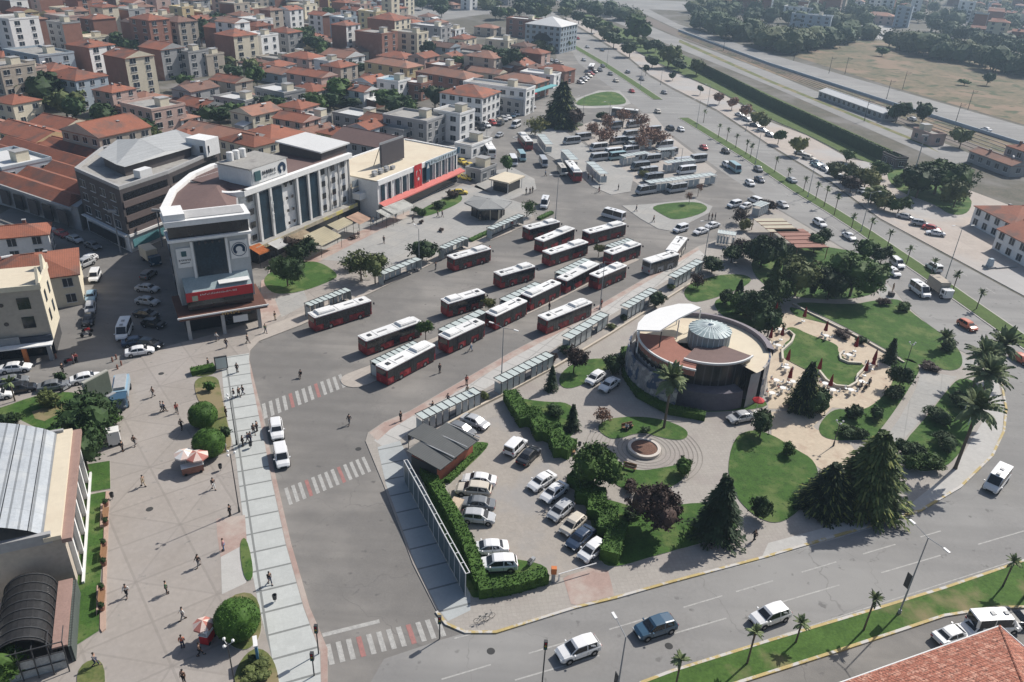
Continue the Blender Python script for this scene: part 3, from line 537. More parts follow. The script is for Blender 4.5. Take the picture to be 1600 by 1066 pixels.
# sign storey, right-hand penthouse
MB().box((8.4, 4.6, 16.6), (10.6, 8.6, 3.8)).build('sign_storey', w_white, B)
MB().box((8.4, 4.6, 18.6), (11.2, 9.0, .25)).build('sign_storey_roof', r_conc, B)
sp_ = wallbox(B, 'sign_panel', p_white, 3.4, 13.4, -.3, 15.5, 18.6, .2)
MB().box((4.7, .0, 17.0), (1.6, .3, 1.9)).build('emblem', MT['emblem_teal'], sp_)
strokes(sp_, 'lettering', 7, 4.0, .75, p_dk, (8.0, .02, 17.2), 0, seed=21); strokes(sp_, 'small_lettering', 9, 4.0, .3, p_grey, (8.2, .02, 16.4), 0, seed=22)
mb = MB()
for i in range(20):
    a, b = 2*pi*i/20, 2*pi*(i+1)/20
    if 4.2 < a < 5.2: continue
    mb.add([(11.9+cos(q)*r, .02, 17.0+sin(q)*r) for q, r in ((a, 1.2), (b, 1.2), (b, .45), (a, .45))], [(0, 1, 2, 3), (3, 2, 1, 0)])
mb.build('round_emblem', MT['emblem_blue'], sp_)
MB().box((30.8, 7.4, 15.9), (9.0, 12.0, 2.2)).build('penthouse', w_dark, B)
mb = MB(); mb.add([(25.6, .9, 17.1), (36.2, .9, 17.1), (36.2, 13.8, 17.7), (25.6, 13.8, 17.7)]+[(25.6, .9, 16.8), (36.2, .9, 16.8), (36.2, 13.8, 17.4), (25.6, 13.8, 17.4)], [(0, 1, 2, 3), (4, 0, 3, 7), (1, 5, 6, 2), (0, 4, 5, 1), (3, 2, 6, 7), (7, 6, 5, 4)]); mb.build('penthouse_roof', r_whites, B)
for s in (5.5, 7.2, 9): MB().lathe([(0, 0), (.7, 0), (.7, 1.7), (0, 1.9)], (s, 7.6, 18.75), 10).build('water_tank', p_white, B)
# stepped link and store with the flag
K = thing('link_building', 'small glass-walled link with stepped terraces between block and flag-hung store', 'building', (-39.0, 178.6, 0), radians(63))
OCC.append((-40, 190, 8)); OCC.append((-34, 200, 12)); OCC.append((-28, 212, 12))
MB().box((2.5, 8, 3.4), (6.5, 16, 6.8)).build('wall', w_grey, K); MB().box((2.5, 8, 7.0), (6.6, 16, .3)).build('roof', r_cream, K)
wallbox(K, 'glass_front', g_dark, 0.2, 5.6, 0, 1, 6, .15); MB().box((.8, -1.1, 5.2), (3.2, 2.2, 1.4)).build('white_canopy', p_white, K)
MB().box((2.6, .1, 7.9), (6.2, .12, 1.5)).build('glass_railing', M_('rail_glass', (.22, .25, .27), rough=.3), K)
St = thing('department_store', 'long white store with cream roof, tall windows and red awning strip', 'store', (-33.2, 177.6, 0), radians(63.5))
SL = 36.0
MB().box((SL/2, 8.6, 4.4), (SL, 17, 8.8)).build('wall', w_white, St)
MB().box((SL/2, 8.7, 8.95), (SL-.4, 16.8, .3)).build('roof', r_cream, St)
MB().box((SL/2, -.05, 8.7), (SL+.2, .5, 1.2)).box((SL+.0, 8.6, 8.9), (.5, 17.4, 1.0)).box((SL/2, 17.2, 8.9), (SL, .5, 1.0)).build('parapet', w_white, St)
for i in range(12):
    s = 1.8+i*2.95
    if 14.2 < s < 18.2: continue
    wallbox(St, 'tall_window', g_blue, s-.55, s+.75, .03, 4.0, 7.8, .12)
for s in (5.0, 9.4, 12.4, 21.4, 24.4, 27.4, 30.4, 33.6): wallbox(St, 'pilaster', p_white, s-.16, s+.16, .03, 3.8, 8.1, .3)
wallbox(St, 'blue_sign_band', M_('sign_band', (.40, .47, .52), var=.1), 19.8, 35.9, .34, 8.15, 9.5, .1)
strokes(St, 'sign_lettering', 11, 12.5, .8, M_('letter_grey', (.22, .27, .27)), (28.2, -.5, 8.85), 0, seed=31)
MB().box((20.6, -.45, 6.8), (1.6, .2, 4.6)).add([(20.05, -.57, 7.6), (21.1, -.57, 7.6), (20.6, -.57, 9.0)], [(0, 1, 2)], 1).build('blue_sign', [M_('blue_sign', (.02, .07, .12)), p_white], St)
MB().box((35.5, -.5, 9.1), (1.0, .3, 1.6)).build('corner_sign', MT['blue_sign'], St)
MB().add([(0, -1.7, 3.3), (SL+1.2, -1.7, 3.3), (SL+1.2, -.1, 3.9), (0, -.1, 3.9), (0, -1.7, 3.0), (SL+1.2, -1.7, 3.0)], [(0, 1, 2, 3), (4, 5, 1, 0)]).build('awning', M_('awning_red', (.55, .16, .14), rough=.8, var=.15, scale=.4), St)
wallbox(St, 'shopfront', g_dark, .4, SL-.4, .02, .3, 3.0, .1)
for i in range(7): ob('skylight_unit', MB().box((0, 0, .45), (1.2, .8, .7)).mesh('u', p_grey), St, (3+i*1.2, 3+(i % 2), 9.2))
# Turkish flag hung on the facade
fl = thing('hanging_flag', 'tall red flag with white crescent and star hung on store facade', 'flag', (-33.2+cos(radians(63.5))*16.2+sin(radians(63.5))*.45, 177.6+sin(radians(63.5))*16.2-cos(radians(63.5))*.45, 0), radians(63.5))
mb = MB(); N = 10
for i in range(N+1):
    x = -1.7+3.4*i/N
    mb.v += [(x, .05*sin(i*1.9), 3.7), (x, .03*sin(i*1.3), 9.6)]
mb.f = [(2*i, 2*i+2, 2*i+3, 2*i+1) for i in range(N)]; mb.m = [0]*N; mb.build('flag_cloth', p_red, fl)
mb = MB(); cr = []
for i in range(25):
    a = radians(-120+240*i/24-90+180+180); cr.append((cos(a)*1.05, sin(a)*1.05))
for i in range(24):
    a0_, a1_ = radians(-60+300*i/24), radians(-60+300*(i+1)/24)
    def inner(a): return (cos(a)*.84, sin(a)*.84+ .22)
    mb.add([(cos(a0_)*1.05, -.09, 7.4-sin(a0_)*1.05), (cos(a1_)*1.05, -.09, 7.4-sin(a1_)*1.05), (inner(a1_)[0], -.09, 7.4-inner(a1_)[1]), (inner(a0_)[0], -.09, 7.4-inner(a0_)[1])], [(0, 1, 2, 3), (3, 2, 1, 0)])
mb.build('crescent', p_white, fl)
mb = MB(); st = [(cos(radians(90+36*i))*(.62 if i % 2 == 0 else .25), -.1, 5.9+sin(radians(90+36*i))*(.62 if i % 2 == 0 else .25)) for i in range(10)]
mb.add(st+[(0, -.1, 5.9)], [(i, (i+1) % 10, 10) for i in range(10)]); mb.build('star', p_white, fl)
# roof billboard
BX, BY = 14.5, 6.0
bb = thing('roof_billboard', 'large blank grey billboard standing on the cream store roof', 'billboard', (-33.2, 177.6, 0), radians(63.5))
MB().box((BX, BY, 12.1), (9.6, .35, 5.2)).build('panel', M_('billboard_grey', (.075, .068, .075), var=.1), bb)
MB().box((BX, BY+.2, 12.4), (10.0, .16, 5.6)).build('frame', p_grey, bb)
for s in (BX-4.5, BX, BX+4.5): MB().tube((s, BY+.3, 9), (s, BY+.3, 10.5), .12).tube((s, BY+2.6, 9), (s, BY+.3, 14.5), .09).build('strut', p_dk, bb)
# ---------------- dark office block and market hall
O = thing('dark_office', 'dark brown four-storey office with white penthouse roofs at street corner', 'office block', (0, 0, 0))
fp = [(-94.5, 161), (-79.8, 149.7), (-75.0, 162), (-71.0, 181), (-83, 190), (-97, 178)]
for q in ((-84, 162), (-80, 176), (-90, 172)): OCC.append((q[0], q[1], 11))
MB().prism(fp, 3.6, 13.4).build('wall', w_dark, O)
MB().prism([(p[0]*.99-.8, p[1]*.998+.3) for p in fp], 0, 3.6).build('ground_floor', w_white, O)
def edge_bands(root, a, b, zs, m, name, th=.16, k=(.06, .94), h=1.2, off=.05):
    a, b = Vector(a), Vector(b); d = (b-a); n_ = Vector((d.y, -d.x)).normalized(); rz = atan2(d.y, d.x)
    for z in zs:
        c = a+d*((k[0]+k[1])/2)+n_*off; MB().box((c.x, c.y, z), (d.length*(k[1]-k[0]), th, h), rz).build(name, m, root)
edge_bands(O, fp[1], fp[2], (5.6, 8.6, 11.8), g_dark, 'window_band', h=1.3)
edge_bands(O, fp[2], fp[3], (5.6, 8.6, 11.8), g_dark, 'window_band', h=1.3)
edge_bands(O, fp[1], fp[2], (4.4, 7.2, 10.2), M_('brown_band', (.15, .12, .115), var=.1), 'spandrel', th=.3, k=(.02, .98), h=1.3)
edge_bands(O, fp[2], fp[3], (4.4, 7.2, 10.2), MT['brown_band'], 'spandrel', th=.3, k=(.0, 1), h=1.3)
a, b = Vector(fp[0]), Vector(fp[1])
for f_ in range(3):
    for i in range(4):
        c_ = a+(b-a)*((i+.6)/4.4); d_ = (b-a); put_win(O, c_.x, c_.y, 5.4+f_*2.9, atan2(-d_.x, d_.y)*1.0 if False else atan2(-d_.x, d_.y), 'l')
edge_bands(O, fp[1], fp[2], (1.7,), M_('teal_shop', (.12, .3, .33), var=.3, scale=.6), 'shop_window', h=1.8); edge_bands(O, fp[0], fp[1], (1.7,), g_dark, 'shop_window', h=2.2, k=(.1, .9), off=.4)
edge_bands(O, fp[0], fp[1], (3.8,), w_white, 'shop_canopy', th=1.4, h=.2, k=(0, 1)); edge_bands(O, fp[1], fp[2], (3.7,), w_white, 'shop_canopy', th=.8, h=.5, k=(0, 1.0))
MB().prism([(-94.2, 161.4), (-80, 150.6), (-75.5, 162), (-71.6, 180.7), (-83, 189.4), (-96.4, 177.8)], 13.4, 13.5).build('roof', r_conc, O)
mb = MB(); n = len(fp)
for i in range(n): mb.prism([fp[i], fp[(i+1) % n], ((fp[(i+1) % n][0]+84)*.955-84, (fp[(i+1) % n][1]-170)*.955+170), ((fp[i][0]+84)*.955-84, (fp[i][1]-170)*.955+170)], 13.3, 14.1)
mb.build('parapet', w_grey, O)
ph = MB().prism([(-90, 165), (-82.5, 158.5), (-75.5, 175), (-76.5, 181), (-83, 186), (-92, 176)], 13.5, 15.8).build('penthouse', w_dark, O)
mb = MB(); mb.add([(-91.5, 165.5, 15.8), (-84, 158.5, 15.9), (-78, 168.5, 16.3), (-86, 174.5, 17.3), (-92.5, 177, 16.2)], [(0, 1, 2, 3, 4)]); mb.add([(-84, 158.5, 15.92), (-82, 157.8, 15.7), (-74.8, 175, 15.7), (-76, 182, 16.3), (-83, 187, 16.6), (-86, 174.5, 17.32), (-78, 168.5, 16.32)], [(0, 1, 2, 6), (6, 2, 3, 4, 5)])
mb.build('penthouse_roof', M_('pent_sheet', (.40, .41, .41), rough=.6, var=.1, scale=.3, grid=[(60, 40, 1.6, .1, .8)]), O)
MB().box((-73.5, 178.5, 15.4), (4.5, 5.5, 3.8), radians(70)).build('stair_tower', w_white, O); put_win(O, -72.2, 175.9, 15.2, radians(-70), 'l')
MB().box((-78.6, 158.2, 14.6), (3.2, 1.8, 1.6), radians(68)).build('roof_unit', p_white, O)
hall = [(-150, 188), (-116.5, 172), (-95.5, 160.5), (-98, 178), (-104, 188), (-122, 200), (-150, 216)]
Mk = tag(MB().prism(hall, 0, 5.4).build('market_hall', w_grey), 'long low market hall with rows of orange tiled roofs beside the dark office', 'market hall')
for q in ((-104, 175), (-118, 184), (-134, 194)): OCC.append((q[0], q[1], 14))
mb = MB()
for i in range(5):   # parallel tiled pitches stepping back from the street
    d0, d1 = i*6.2, (i+1)*6.2; u = Vector((cos(radians(-30)), sin(radians(-30)))); v = Vector((cos(radians(60)), sin(radians(60)))); o_ = Vector((-151, 191.5))
    L0, L1 = 62-i*3.6, 62-(i+1)*3.6
    p = [o_+v*d0, o_+v*d0+u*L0, o_+v*((d0+d1)/2)+u*L1, o_+v*((d0+d1)/2), o_+v*d1, o_+v*d1+u*L1]
    mb.add([(p[0].x, p[0].y, 5.42), (p[1].x, p[1].y, 5.42), (p[2].x, p[2].y, 6.9), (p[3].x, p[3].y, 6.9), (p[4].x, p[4].y, 5.5), (p[5].x, p[5].y, 5.5)], [(0, 1, 2, 3), (3, 2, 5, 4), (1, 5, 2)])
mb.build('roof', r_tile, Mk)
MB().box((-123.5, 174.7, 5.55), (64, .4, .5), radians(-30)).build('eaves_beam', w_grey, Mk)
for i in range(9):
    q = Vector((-96.3, 159.4))+Vector((-cos(radians(30)), sin(radians(30))))*(4+i*5.6)
    MB().box((q.x, q.y, 2.6), (3.2, .3, 3.4), radians(-30)).build('shutter', g_dark if i % 2 else w_dark, Mk)
# ---------------- cream corner building and its neighbours at the left edge
Lb = thing('corner_building', 'cream corner building with dark square windows and ornate white parapet', 'building', (-72.2, 106.7, 0), radians(22))
OCC.append((-80, 112, 14))
MB().box((-9, 4.0, 7.6), (18, 8.0, 9.2)).build('wall', w_beige, Lb); MB().box((-9, 4.4, 1.5), (17.6, 7.2, 3.0)).build('ground_floor', g_dark, Lb)
MB().box((.02, 4.0, 7.6), (.12, 8.06, 9.3)).build('side_wall', w_cream, Lb)
MB().box((-9, -.1, 12.1), (18.4, .3, .8)).box((0.1, 4, 12.3), (.3, 8.4, .9)).build('parapet', w_cream, Lb)
mb = MB()
for y in (1.2, 6.6): mb.add([(.1, y-1.5, 12.5), (.1, y+1.5, 12.5), (.1, y, 14.8), (-.3, y-1.5, 12.5), (-.3, y+1.5, 12.5), (-.3, y, 14.8)], [(0, 1, 2), (5, 4, 3), (0, 2, 5, 3), (1, 4, 5, 2)])
mb.build('parapet_spire', w_cream, Lb)
MB().box((-9, 4.1, 12.3), (17.6, 7.6, .2)).build('roof', r_cream, Lb)
for f_ in range(2):
    for i, s in enumerate((-2.6, -8.6, -14.4)): wallbox(Lb, 'window', g_dark, s-.85, s+.85, 0, 5.4+f_*3.2, 7.3+f_*3.2, .08)
    for y in (2.2, 5.6): MB().box((.1, y, 6.4+f_*3.2), (.1, 1.0, 1.9)).build('arched_window', g_win, Lb)
    for s in (-5.6, -11.5): MB().lathe([(0, 0), (.35, 0)], (0, 0, 0), 10).build('round_vent', g_dark, Lb).matrix_local = Matrix.Translation((s, -.03, 6.4+f_*3.2)) @ Matrix.Rotation(pi/2, 4, 'X')
wallbox(Lb, 'shop_fascia', M_('navy_band', (.04, .05, .07)), -18, 0, .02, 3.0, 4.0, .4); wallbox(Lb, 'shop_sign', w_grey, -7.6, -4.4, .44, 3.1, 4.3, .1)
MB().box((-9, -.9, 2.9), (18, 1.8, .2)).build('canopy', w_white, Lb)
for s, m_ in ((-9.5, w_blue), (-4.0, p_orange), (-.6, w_grey)): MB().box((s, -1.2, 1.5), (.6, .6, 2.9)).build('column', m_, Lb)
q = g(45, 408, 7); house(q.x, q.y, radians(28), 15, 13, 6.0, 'cream', 'hip', r_tile, label='house under broad red hipped roof behind the cream corner building')
q = g(18, 358, 5.5); house(q.x, q.y, radians(25), 13, 7, 5, 'white', 'hip', r_tile, label='white cottage with narrow red roof at the shaded side street')
# ---------------- hall with curved metal roof, bottom left
Hh = thing('arched_hall', 'hall with curved grey metal roof and white finned side wall', 'hall', (-52.9, 77.4, 0), radians(-65.5))
HL = 19.5   # x runs towards the camera, +y to the open square side... roof spans away on -y
MB().box((HL/2, -10, 3.3), (HL, 20, 6.6)).build('wall', w_beige, Hh)
mb = MB(); n = 16; cols = []
for i in range(n+1):
    t = i/n; y = -1.7-18.4*t; z = 7.3+3.3*sin(pi*t)**.8; cols.append((y, z))
for i in range(n): mb.add([(0.3, cols[i][0], cols[i][1]), (HL-.3, cols[i][0], cols[i][1]), (HL-.3, cols[i+1][0], cols[i+1][1]), (.3, cols[i+1][0], cols[i+1][1])], [(3, 2, 1, 0)])
mb.build('curved_roof', M_('metal_roof', (.40, .43, .46), rough=.45, var=.12, scale=.5, metal=.2, big=(.3, (.46, .48, .49), .45, .6), grid=[(0, 60, .9, .1, .5), (90, 60, 3.2, .05, .8)]), Hh, True)
mb = MB()
for i in range(1, n, 2): mb.tube((.3, cols[i][0], cols[i][1]+.03), (HL-.3, cols[i][0], cols[i][1]+.03), .05, n=4)
mb.build('roof_seam', p_dk, Hh)
MB().box((HL/2, -.9, 7.0), (HL+.6, 1.6, .5)).build('roof_gutter_slab', r_cream, Hh)
MB().box((HL/2, .35, 6.6), (HL+1, .9, .5)).build('eaves', M_('eaves_brick', (.30, .2, .17)), Hh)
MB().box((.1, -10.5, 7.1), (.4, 19, 1.0)).build('gable_parapet', w_grey, Hh); MB().box((HL-.1, -10.5, 7.0), (.5, 19, 1.2)).build('gable_parapet', w_grey, Hh)
for i in range(6):
    MB().box((1.4+i*3.3, .22, 3.1), (.5, .5, 6.2), top=.9).build('fin', w_white, Hh)
    if i < 5: MB().box((3.05+i*3.3, .06, 3.6), (1.9, .12, 4.2)).build('tall_window', g_dark, Hh)
MB().box((HL/2, .6, .3), (HL+.4, .25, .4)).build('plinth', p_white, Hh)
# vaulted entrance canopy with glazed lattice gate
V = thing('vaulted_canopy', 'dark ribbed barrel-vault canopy leading down to a glazed lattice gate', 'canopy', (-44.2, 58.2, 0), radians(-65.5))
mb = MB(); n = 14; vx = 9.0
for i in range(n):
    a, b = pi*i/n, pi*(i+1)/n
    mb.add([(0, -3.6+cos(a)*2.3, 2.4+sin(a)*2.1), (vx, -3.6+cos(a)*2.3, 2.4+sin(a)*2.1), (vx, -3.6+cos(b)*2.3, 2.4+sin(b)*2.1), (0, -3.6+cos(b)*2.3, 2.4+sin(b)*2.1)], [(3, 2, 1, 0), (0, 1, 2, 3)])
mb.build('vault', M_('vault_sheet', (.06, .06, .062), rough=.35, var=.2, scale=.8), V, True)
for k in range(8):
    mb = MB()
    for i in range(n):
        a, b = pi*i/n, pi*(i+1)/n; mb.tube((.3+k*1.2, -3.6+cos(a)*2.34, 2.4+sin(a)*2.14), (.3+k*1.2, -3.6+cos(b)*2.34, 2.4+sin(b)*2.14), .07, n=4)
    mb.build('rib', p_dk, V)
MB().box((vx/2, -5.9, 1.2), (vx, .2, 2.4)).box((vx/2, -1.2, 1.2), (vx, .2, 2.4)).build('wall', p_dk, V)
MB().box((vx/2, -.5, 2.4), (vx, 1.3, .2)).build('brick_ledge', MT['eaves_brick'], V); MB().box((vx/2, .3, 1.1), (vx, .3, 2.2)).build('lattice_side', M_('side_green', (.1, .12, .11), grid=[(0, .35, .35, .06, .4)]), V)
mb = MB()
for i in range(6): mb.tube((vx+.6+i*.1, -6.3+i*1.25, 0), (vx+.6, -6.3+i*1.25, 3.6), .07, n=4)
for z in (.05, 1.2, 2.4, 3.6): mb.tube((vx+.6, -6.3, z), (vx+.6, -.05, z), .06, n=4)
for i in range(6): mb.tube((vx+.6, -6.3+i*1.25, 3.6), (vx-1.4, -6.3+i*1.25, 3.6), .05, n=4)
mb.build('gate_frame', p_dk, V); MB().box((vx+.5, -3.2, 1.2), (.04, 6, 2.2)).build('gate_glass', M_('gate_glass', (.4, .42, .42), rough=.3, var=.3, scale=.8), V)
p = g(6, 905, 3.2)
Wb = thing('white_annex', 'white annex wall with two satellite dishes beside the vaulted canopy', 'annex', (-49.5, 49.5, 0), radians(-65.5))
MB().box((0, -3.2, 2.6), (12, 2.6, 5.2)).build('wall', w_white, Wb)
for x, z in ((-1.6, 5.4), (-3.2, 5.8)):
    d = MB().lathe([(0, 0), (.3, .04), (.55, .16)], (0, 0, 0), 12).tube((0, 0, 0), (0, 0, -.7), .04, n=4).build('satellite_dish', p_white, Wb); d.location = (x, -1.8, z); d.rotation_euler = (.7, .4, 0)
# ---------------- tiled building close below the camera, bottom right
zE = 7.0; e0, e1 = g(1225, 1098, zE), g(1562, 978, zE); u = (e1-e0).normalized(); v = Vector((u.y, -u.x, 0)); e0 = e0-u*14
Rr = thing('tiled_building', 'near building with broad orange tiled hip roof beside the parked white cars', 'building', (0, 0, 0))
c = [e0, e1, e1+v*16, e0+v*16]; rg = [e0+u*8+v*8+Vector((0, 0, 3.4)), e1-u*8+v*8+Vector((0, 0, 3.4))]
mb = MB(); mb.add([tuple(q) for q in c+rg], [(0, 4, 5, 1), (1, 5, 2), (2, 5, 4, 3), (3, 4, 0), (3, 2, 1, 0)][:4]); 
m_big = mat('near_tile', (.42, .165, .11), .85, .2, 1.2, (.30, .11, .075), big=(1.6, (.52, .27, .20), .5, .6), spots=(4.5, (.16, .07, .05), .56, .62), grid=[(22, .34, .42, .05, .55)], bump=.4)
mb.build('roof', m_big, Rr)
ins = [e0+u*.6+v*.6, e1-u*.6+v*.6, e1-u*.6+v*15.4, e0+u*.6+v*15.4]; MB().prism([(q.x, q.y) for q in ins], 0, zE+.05).build('wall', w_cream, Rr)
MB().tube(e1, rg[1], .12, n=6).tube(e1+v*16, rg[1], .12, n=6).build('ridge_tile', m_big, Rr)
MB().tube(e0+Vector((0, 0, -.05)), e1+Vector((0, 0, -.05)), .1).tube(e1, e1+v*16, .1).build('gutter', p_white, Rr)
# ---------------- round restaurant
rc = Vector((30.3, 109.6)); R0 = 10.5
Ro = thing('round_restaurant', 'round restaurant with painted wall, cream roof terrace and ribbed metal dome', 'restaurant', (rc.x, rc.y, 0)); OCC.append((rc.x, rc.y, 12))
m_mural = mat('mural_wall', (.30, .285, .28), .85, .25, .8, (.20, .19, .195), big=(.55, (.06, .085, .14), .52, .56), spots=(.9, (.42, .40, .38), .57, .62), grid=[(0, 50, .6, .04, .8)])
MB().lathe([(R0+.2, 0), (R0, 6.2), (R0-.3, 6.2), (R0-.3, 5.6)], (0, 0, 0), 48, a0=radians(-40), a1=radians(240)).build('wall', m_mural, Ro)
MB().lathe([(R0+1.5, 0), (R0+1.15, 4.9), (R0+.9, 4.9), (R0+.9, 3.0)], (0, 0, 0), 30, a0=radians(140), a1=radians(243)).build('ramp_wall', m_mural, Ro)
MB().lathe([(R0+.9, 3.4), (R0-.1, 3.4)], (0, 0, 0), 24, a0=radians(140), a1=radians(243)).build('ramp_floor', w_grey, Ro)
MB().lathe([(R0+.02, 6.12), (0, 6.14)], (0, 0, 0), 48, a0=radians(-52), a1=radians(176)).build('terrace_floor', r_cream, Ro)
MB().lathe([(8.0, 0), (8.0, 6.9)], (0, 0, 0), 24, a0=radians(238), a1=radians(322)).build('bay_front', M_('bay_glass', (.03, .03, .032), rough=.2, grid=[(0, 1.2, 50, .1, 2.5)]), Ro)
MB().lathe([(R0-.4, 0), (R0-.6, 3.1), (7.9, 3.3)], (0, 0, 0), 24, a0=radians(240), a1=radians(300)).build('lower_bay', M_('bay_wall', (.13, .12, .14), var=.2), Ro)
MB().lathe([(R0-.1, 0), (R0-.1, 6.1)], (0, 0, 0), 8, a0=radians(302), a1=radians(316)).build('side_panel', w_grey, Ro)
MB().lathe([(R0+.45, 5.4), (R0+.45, 6.6), (R0-.7, 6.9), (R0-.7, 6.1)], (0, 0, 0), 40, a0=radians(-8), a1=radians(125)).build('tiled_parapet', M_('parapet_tile', (.20, .18, .20), var=.2, scale=1.5), Ro)
def sector(r0, r1, a0, a1, z, m, name, th=.25, n=20):
    mb = MB(); mb.lathe([(r0, z-th), (r1, z-th), (r1, z), (r0, z), (r0, z-th)], (0, 0, 0), n, a0=radians(a0), a1=radians(a1))
    o_ = mb.v[:]; k = n+1
    for e_ in (0, n): mb.f.append((e_, k+e_, 2*k+e_, 3*k+e_)); mb.m.append(0)
    return mb.build(name, m, Ro)
sector(4.6, R0, 172, 252, 6.9, M_('red_terrace', (.30, .135, .10), var=.12, scale=.6, grid=[(10, .5, .5, .03, .9)]), 'red_terrace', .9)
MB().lathe([(R0, 6.85), (R0, 7.15), (R0-.25, 7.15), (R0-.25, 6.85)], (0, 0, 0), 24, a0=radians(170), a1=radians(253)).build('white_coping', p_white, Ro)
sector(3.1, 8.1, 238, 322, 7.2, r_brown, 'bay_roof', .4)
MB().lathe([(8.35, 7.1), (8.35, 7.4), (8.1, 7.4)], (0, 0, 0), 22, a0=radians(238), a1=radians(322)).build('bay_coping', p_white, Ro)
MB().lathe([(3.2, 5.7), (3.2, 8.6)], (.9, .6, 0), 32).build('dome_drum', M_('ribbed_metal', (.30, .34, .34), rough=.5, var=.15, scale=1.0), Ro)
MB().lathe([(3.35, 8.5), (3.35, 8.62), (2.2, 9.05), (.35, 9.4), (0, 9.42)], (.9, .6, 0), 36).build('dome_roof', M_('dome_metal', (.30, .37, .38), rough=.5, var=.08), Ro)
mb = MB()
for i in range(24):
    a = 2*pi*i/24; mb.tube((.9+cos(a)*3.38, .6+sin(a)*3.38, 8.66), (.9+cos(a)*.4, .6+sin(a)*.4, 9.46), .09, n=4); mb.tube((.9+cos(a)*3.25, .6+sin(a)*3.25, 6.2), (.9+cos(a)*3.25, .6+sin(a)*3.25, 8.6), .06, n=4)
mb.lathe([(.35, 9.35), (.35, 9.75), (0, 9.85)], (.9, .6, 0), 10); mb.build('dome_rib', M_('rib_metal', (.66, .72, .72)), Ro)
cp = [g(x, y, 9.8)-Vector((rc.x, rc.y, 0)) for x, y in ((995, 516), (997, 505), (1008, 493), (1030, 482), (1060, 475), (1080, 475), (1095, 481), (1060, 498), (1031, 517))]
MB().prism([(q.x, q.y) for q in cp], 9.6, 9.85).build('canopy', p_white, Ro)
for i in (0, 4, 6, 7, 8): q = cp[i]*.96+Vector((0, 0, 0))*0; MB().tube((q.x, q.y, 5.8), (q.x, q.y, 9.6), .09).build('canopy_post', p_dk if i == 8 else p_white, Ro)
MB().lathe([(R0+.03, 4.4), (R0+.03, 6.05)], (0, 0, 0), 30, a0=radians(172), a1=radians(238)).build('upper_windows', g_dark, Ro)
# ---------------- toilet hut with slatted grey roof, brick side
Th = thing('brick_hut', 'brick hut with three stepped grey slatted roof panels beside the bus shelters', 'hut', (-8.4, 83.6, 0), radians(57))
MB().box((0, 0, 1.4), (7.6, 4.2, 2.8)).build('wall', M_('hut_brick', (.40, .13, .085), var=.15, scale=1.5), Th)
MB().box((-3.85, 0, 1.3), (.1, 4.2, 2.6)).build('end_wall', p_dk, Th)
mg = M_('slat_roof', (.10, .105, .105), rough=.7, var=.12, scale=.6, wave=('Y', 1.0, .7))
for i in range(3):
    o_ = MB().box((0, 0, 0), (2.75, 5.6, .14)).build('roof_panel', mg, Th); o_.location = (-2.75+i*2.75, -.1, 3.05+i*.0+.12*(i % 2)); o_.rotation_euler = (.08, 0, 0)
    MB().box((-1.4+i*2.75, -.1, 3.28), (.14, 5.7, .1)).build('roof_joint', p_grey, Th)
o_ = MB().box((0, 0, 0), (3.4, 2.6, .12)).build('porch_roof', mg, Th); o_.location = (.8, 4.1, 2.9)
for x in (-.8, 2.3): MB().tube((x, 5.3, 0), (x, 5.3, 2.9), .05).build('porch_post', p_dk, Th)
for x in (-2.6, 0, 2.6): MB().box((x, -2.16, 2.0), (.4, .08, .4)).build('vent', p_dk, Th)
# ---------------- kiosks by the square
def polyroot(name, label, cat, px, py, z=0, rz=0): p = g(px, py, z); return thing(name, label, cat, (p.x, p.y, 0), rz)
Kx = polyroot('hexagonal_kiosk', 'six-sided kiosk with overhanging grey faceted roof on the square', 'kiosk', 763, 316, 3.5, .2); OCC.append((Kx.location.x, Kx.location.y, 8))
MB().lathe([(4.0, 0), (4.0, 3.2)], n=6).build('wall', g_dark, Kx); MB().lathe([(5.9, 3.2), (5.9, 3.5), (1.2, 4.3), (0, 4.4)], n=6).build('roof', M_('kiosk_roof', (.27, .275, .27), var=.12, scale=.4), Kx)
for i in range(12):
    a = 2*pi*i/12; r = 4.05 if i % 2 == 0 else 3.55; MB().box((cos(a)*r, sin(a)*r, 1.6), (.16, .16, 3.2), a).build('post', w_cream if i in (9, 10) else p_dk, Kx)
mb = MB()
for i in range(6):
    a = 2*pi*i/6; mb.tube((cos(a)*5.9, sin(a)*5.9, 3.52), (0, 0, 4.42), .07, n=4)
mb.build('hip_ridge', w_grey, Kx)
Ky = polyroot('cream_kiosk', 'small kiosk with bright cream slab roof and dark glass walls', 'kiosk', 792, 278, 3.2, radians(60)); OCC.append((Ky.location.x, Ky.location.y, 7))
MB().box((0, 0, 1.5), (6.5, 4.5, 3)).build('wall', g_dark, Ky); MB().box((0, 0, 3.2), (8.4, 6.4, .4)).build('roof', r_cream, Ky)
for x, y in ((-3.6, -2.6), (3.6, -2.6), (3.6, 2.6), (-3.6, 2.6)): MB().tube((x, y, 0), (x, y, 3), .1).build('post', p_white, Ky)
q = g(752, 262, 3); house(q.x, q.y, radians(60), 8, 5, 3, 'grey', 'flat', label='low grey kiosk row beside the taxi rank', nm='kiosk', cat='kiosk', group='kiosks')
q = g(740, 222, 3.5); house(q.x, q.y, radians(62), 12, 6, 3.4, 'white', 'flat', r_conc, label='pale flat-roofed pavilion behind the yellow taxis', nm='pavilion', cat='pavilion', group='kiosks')
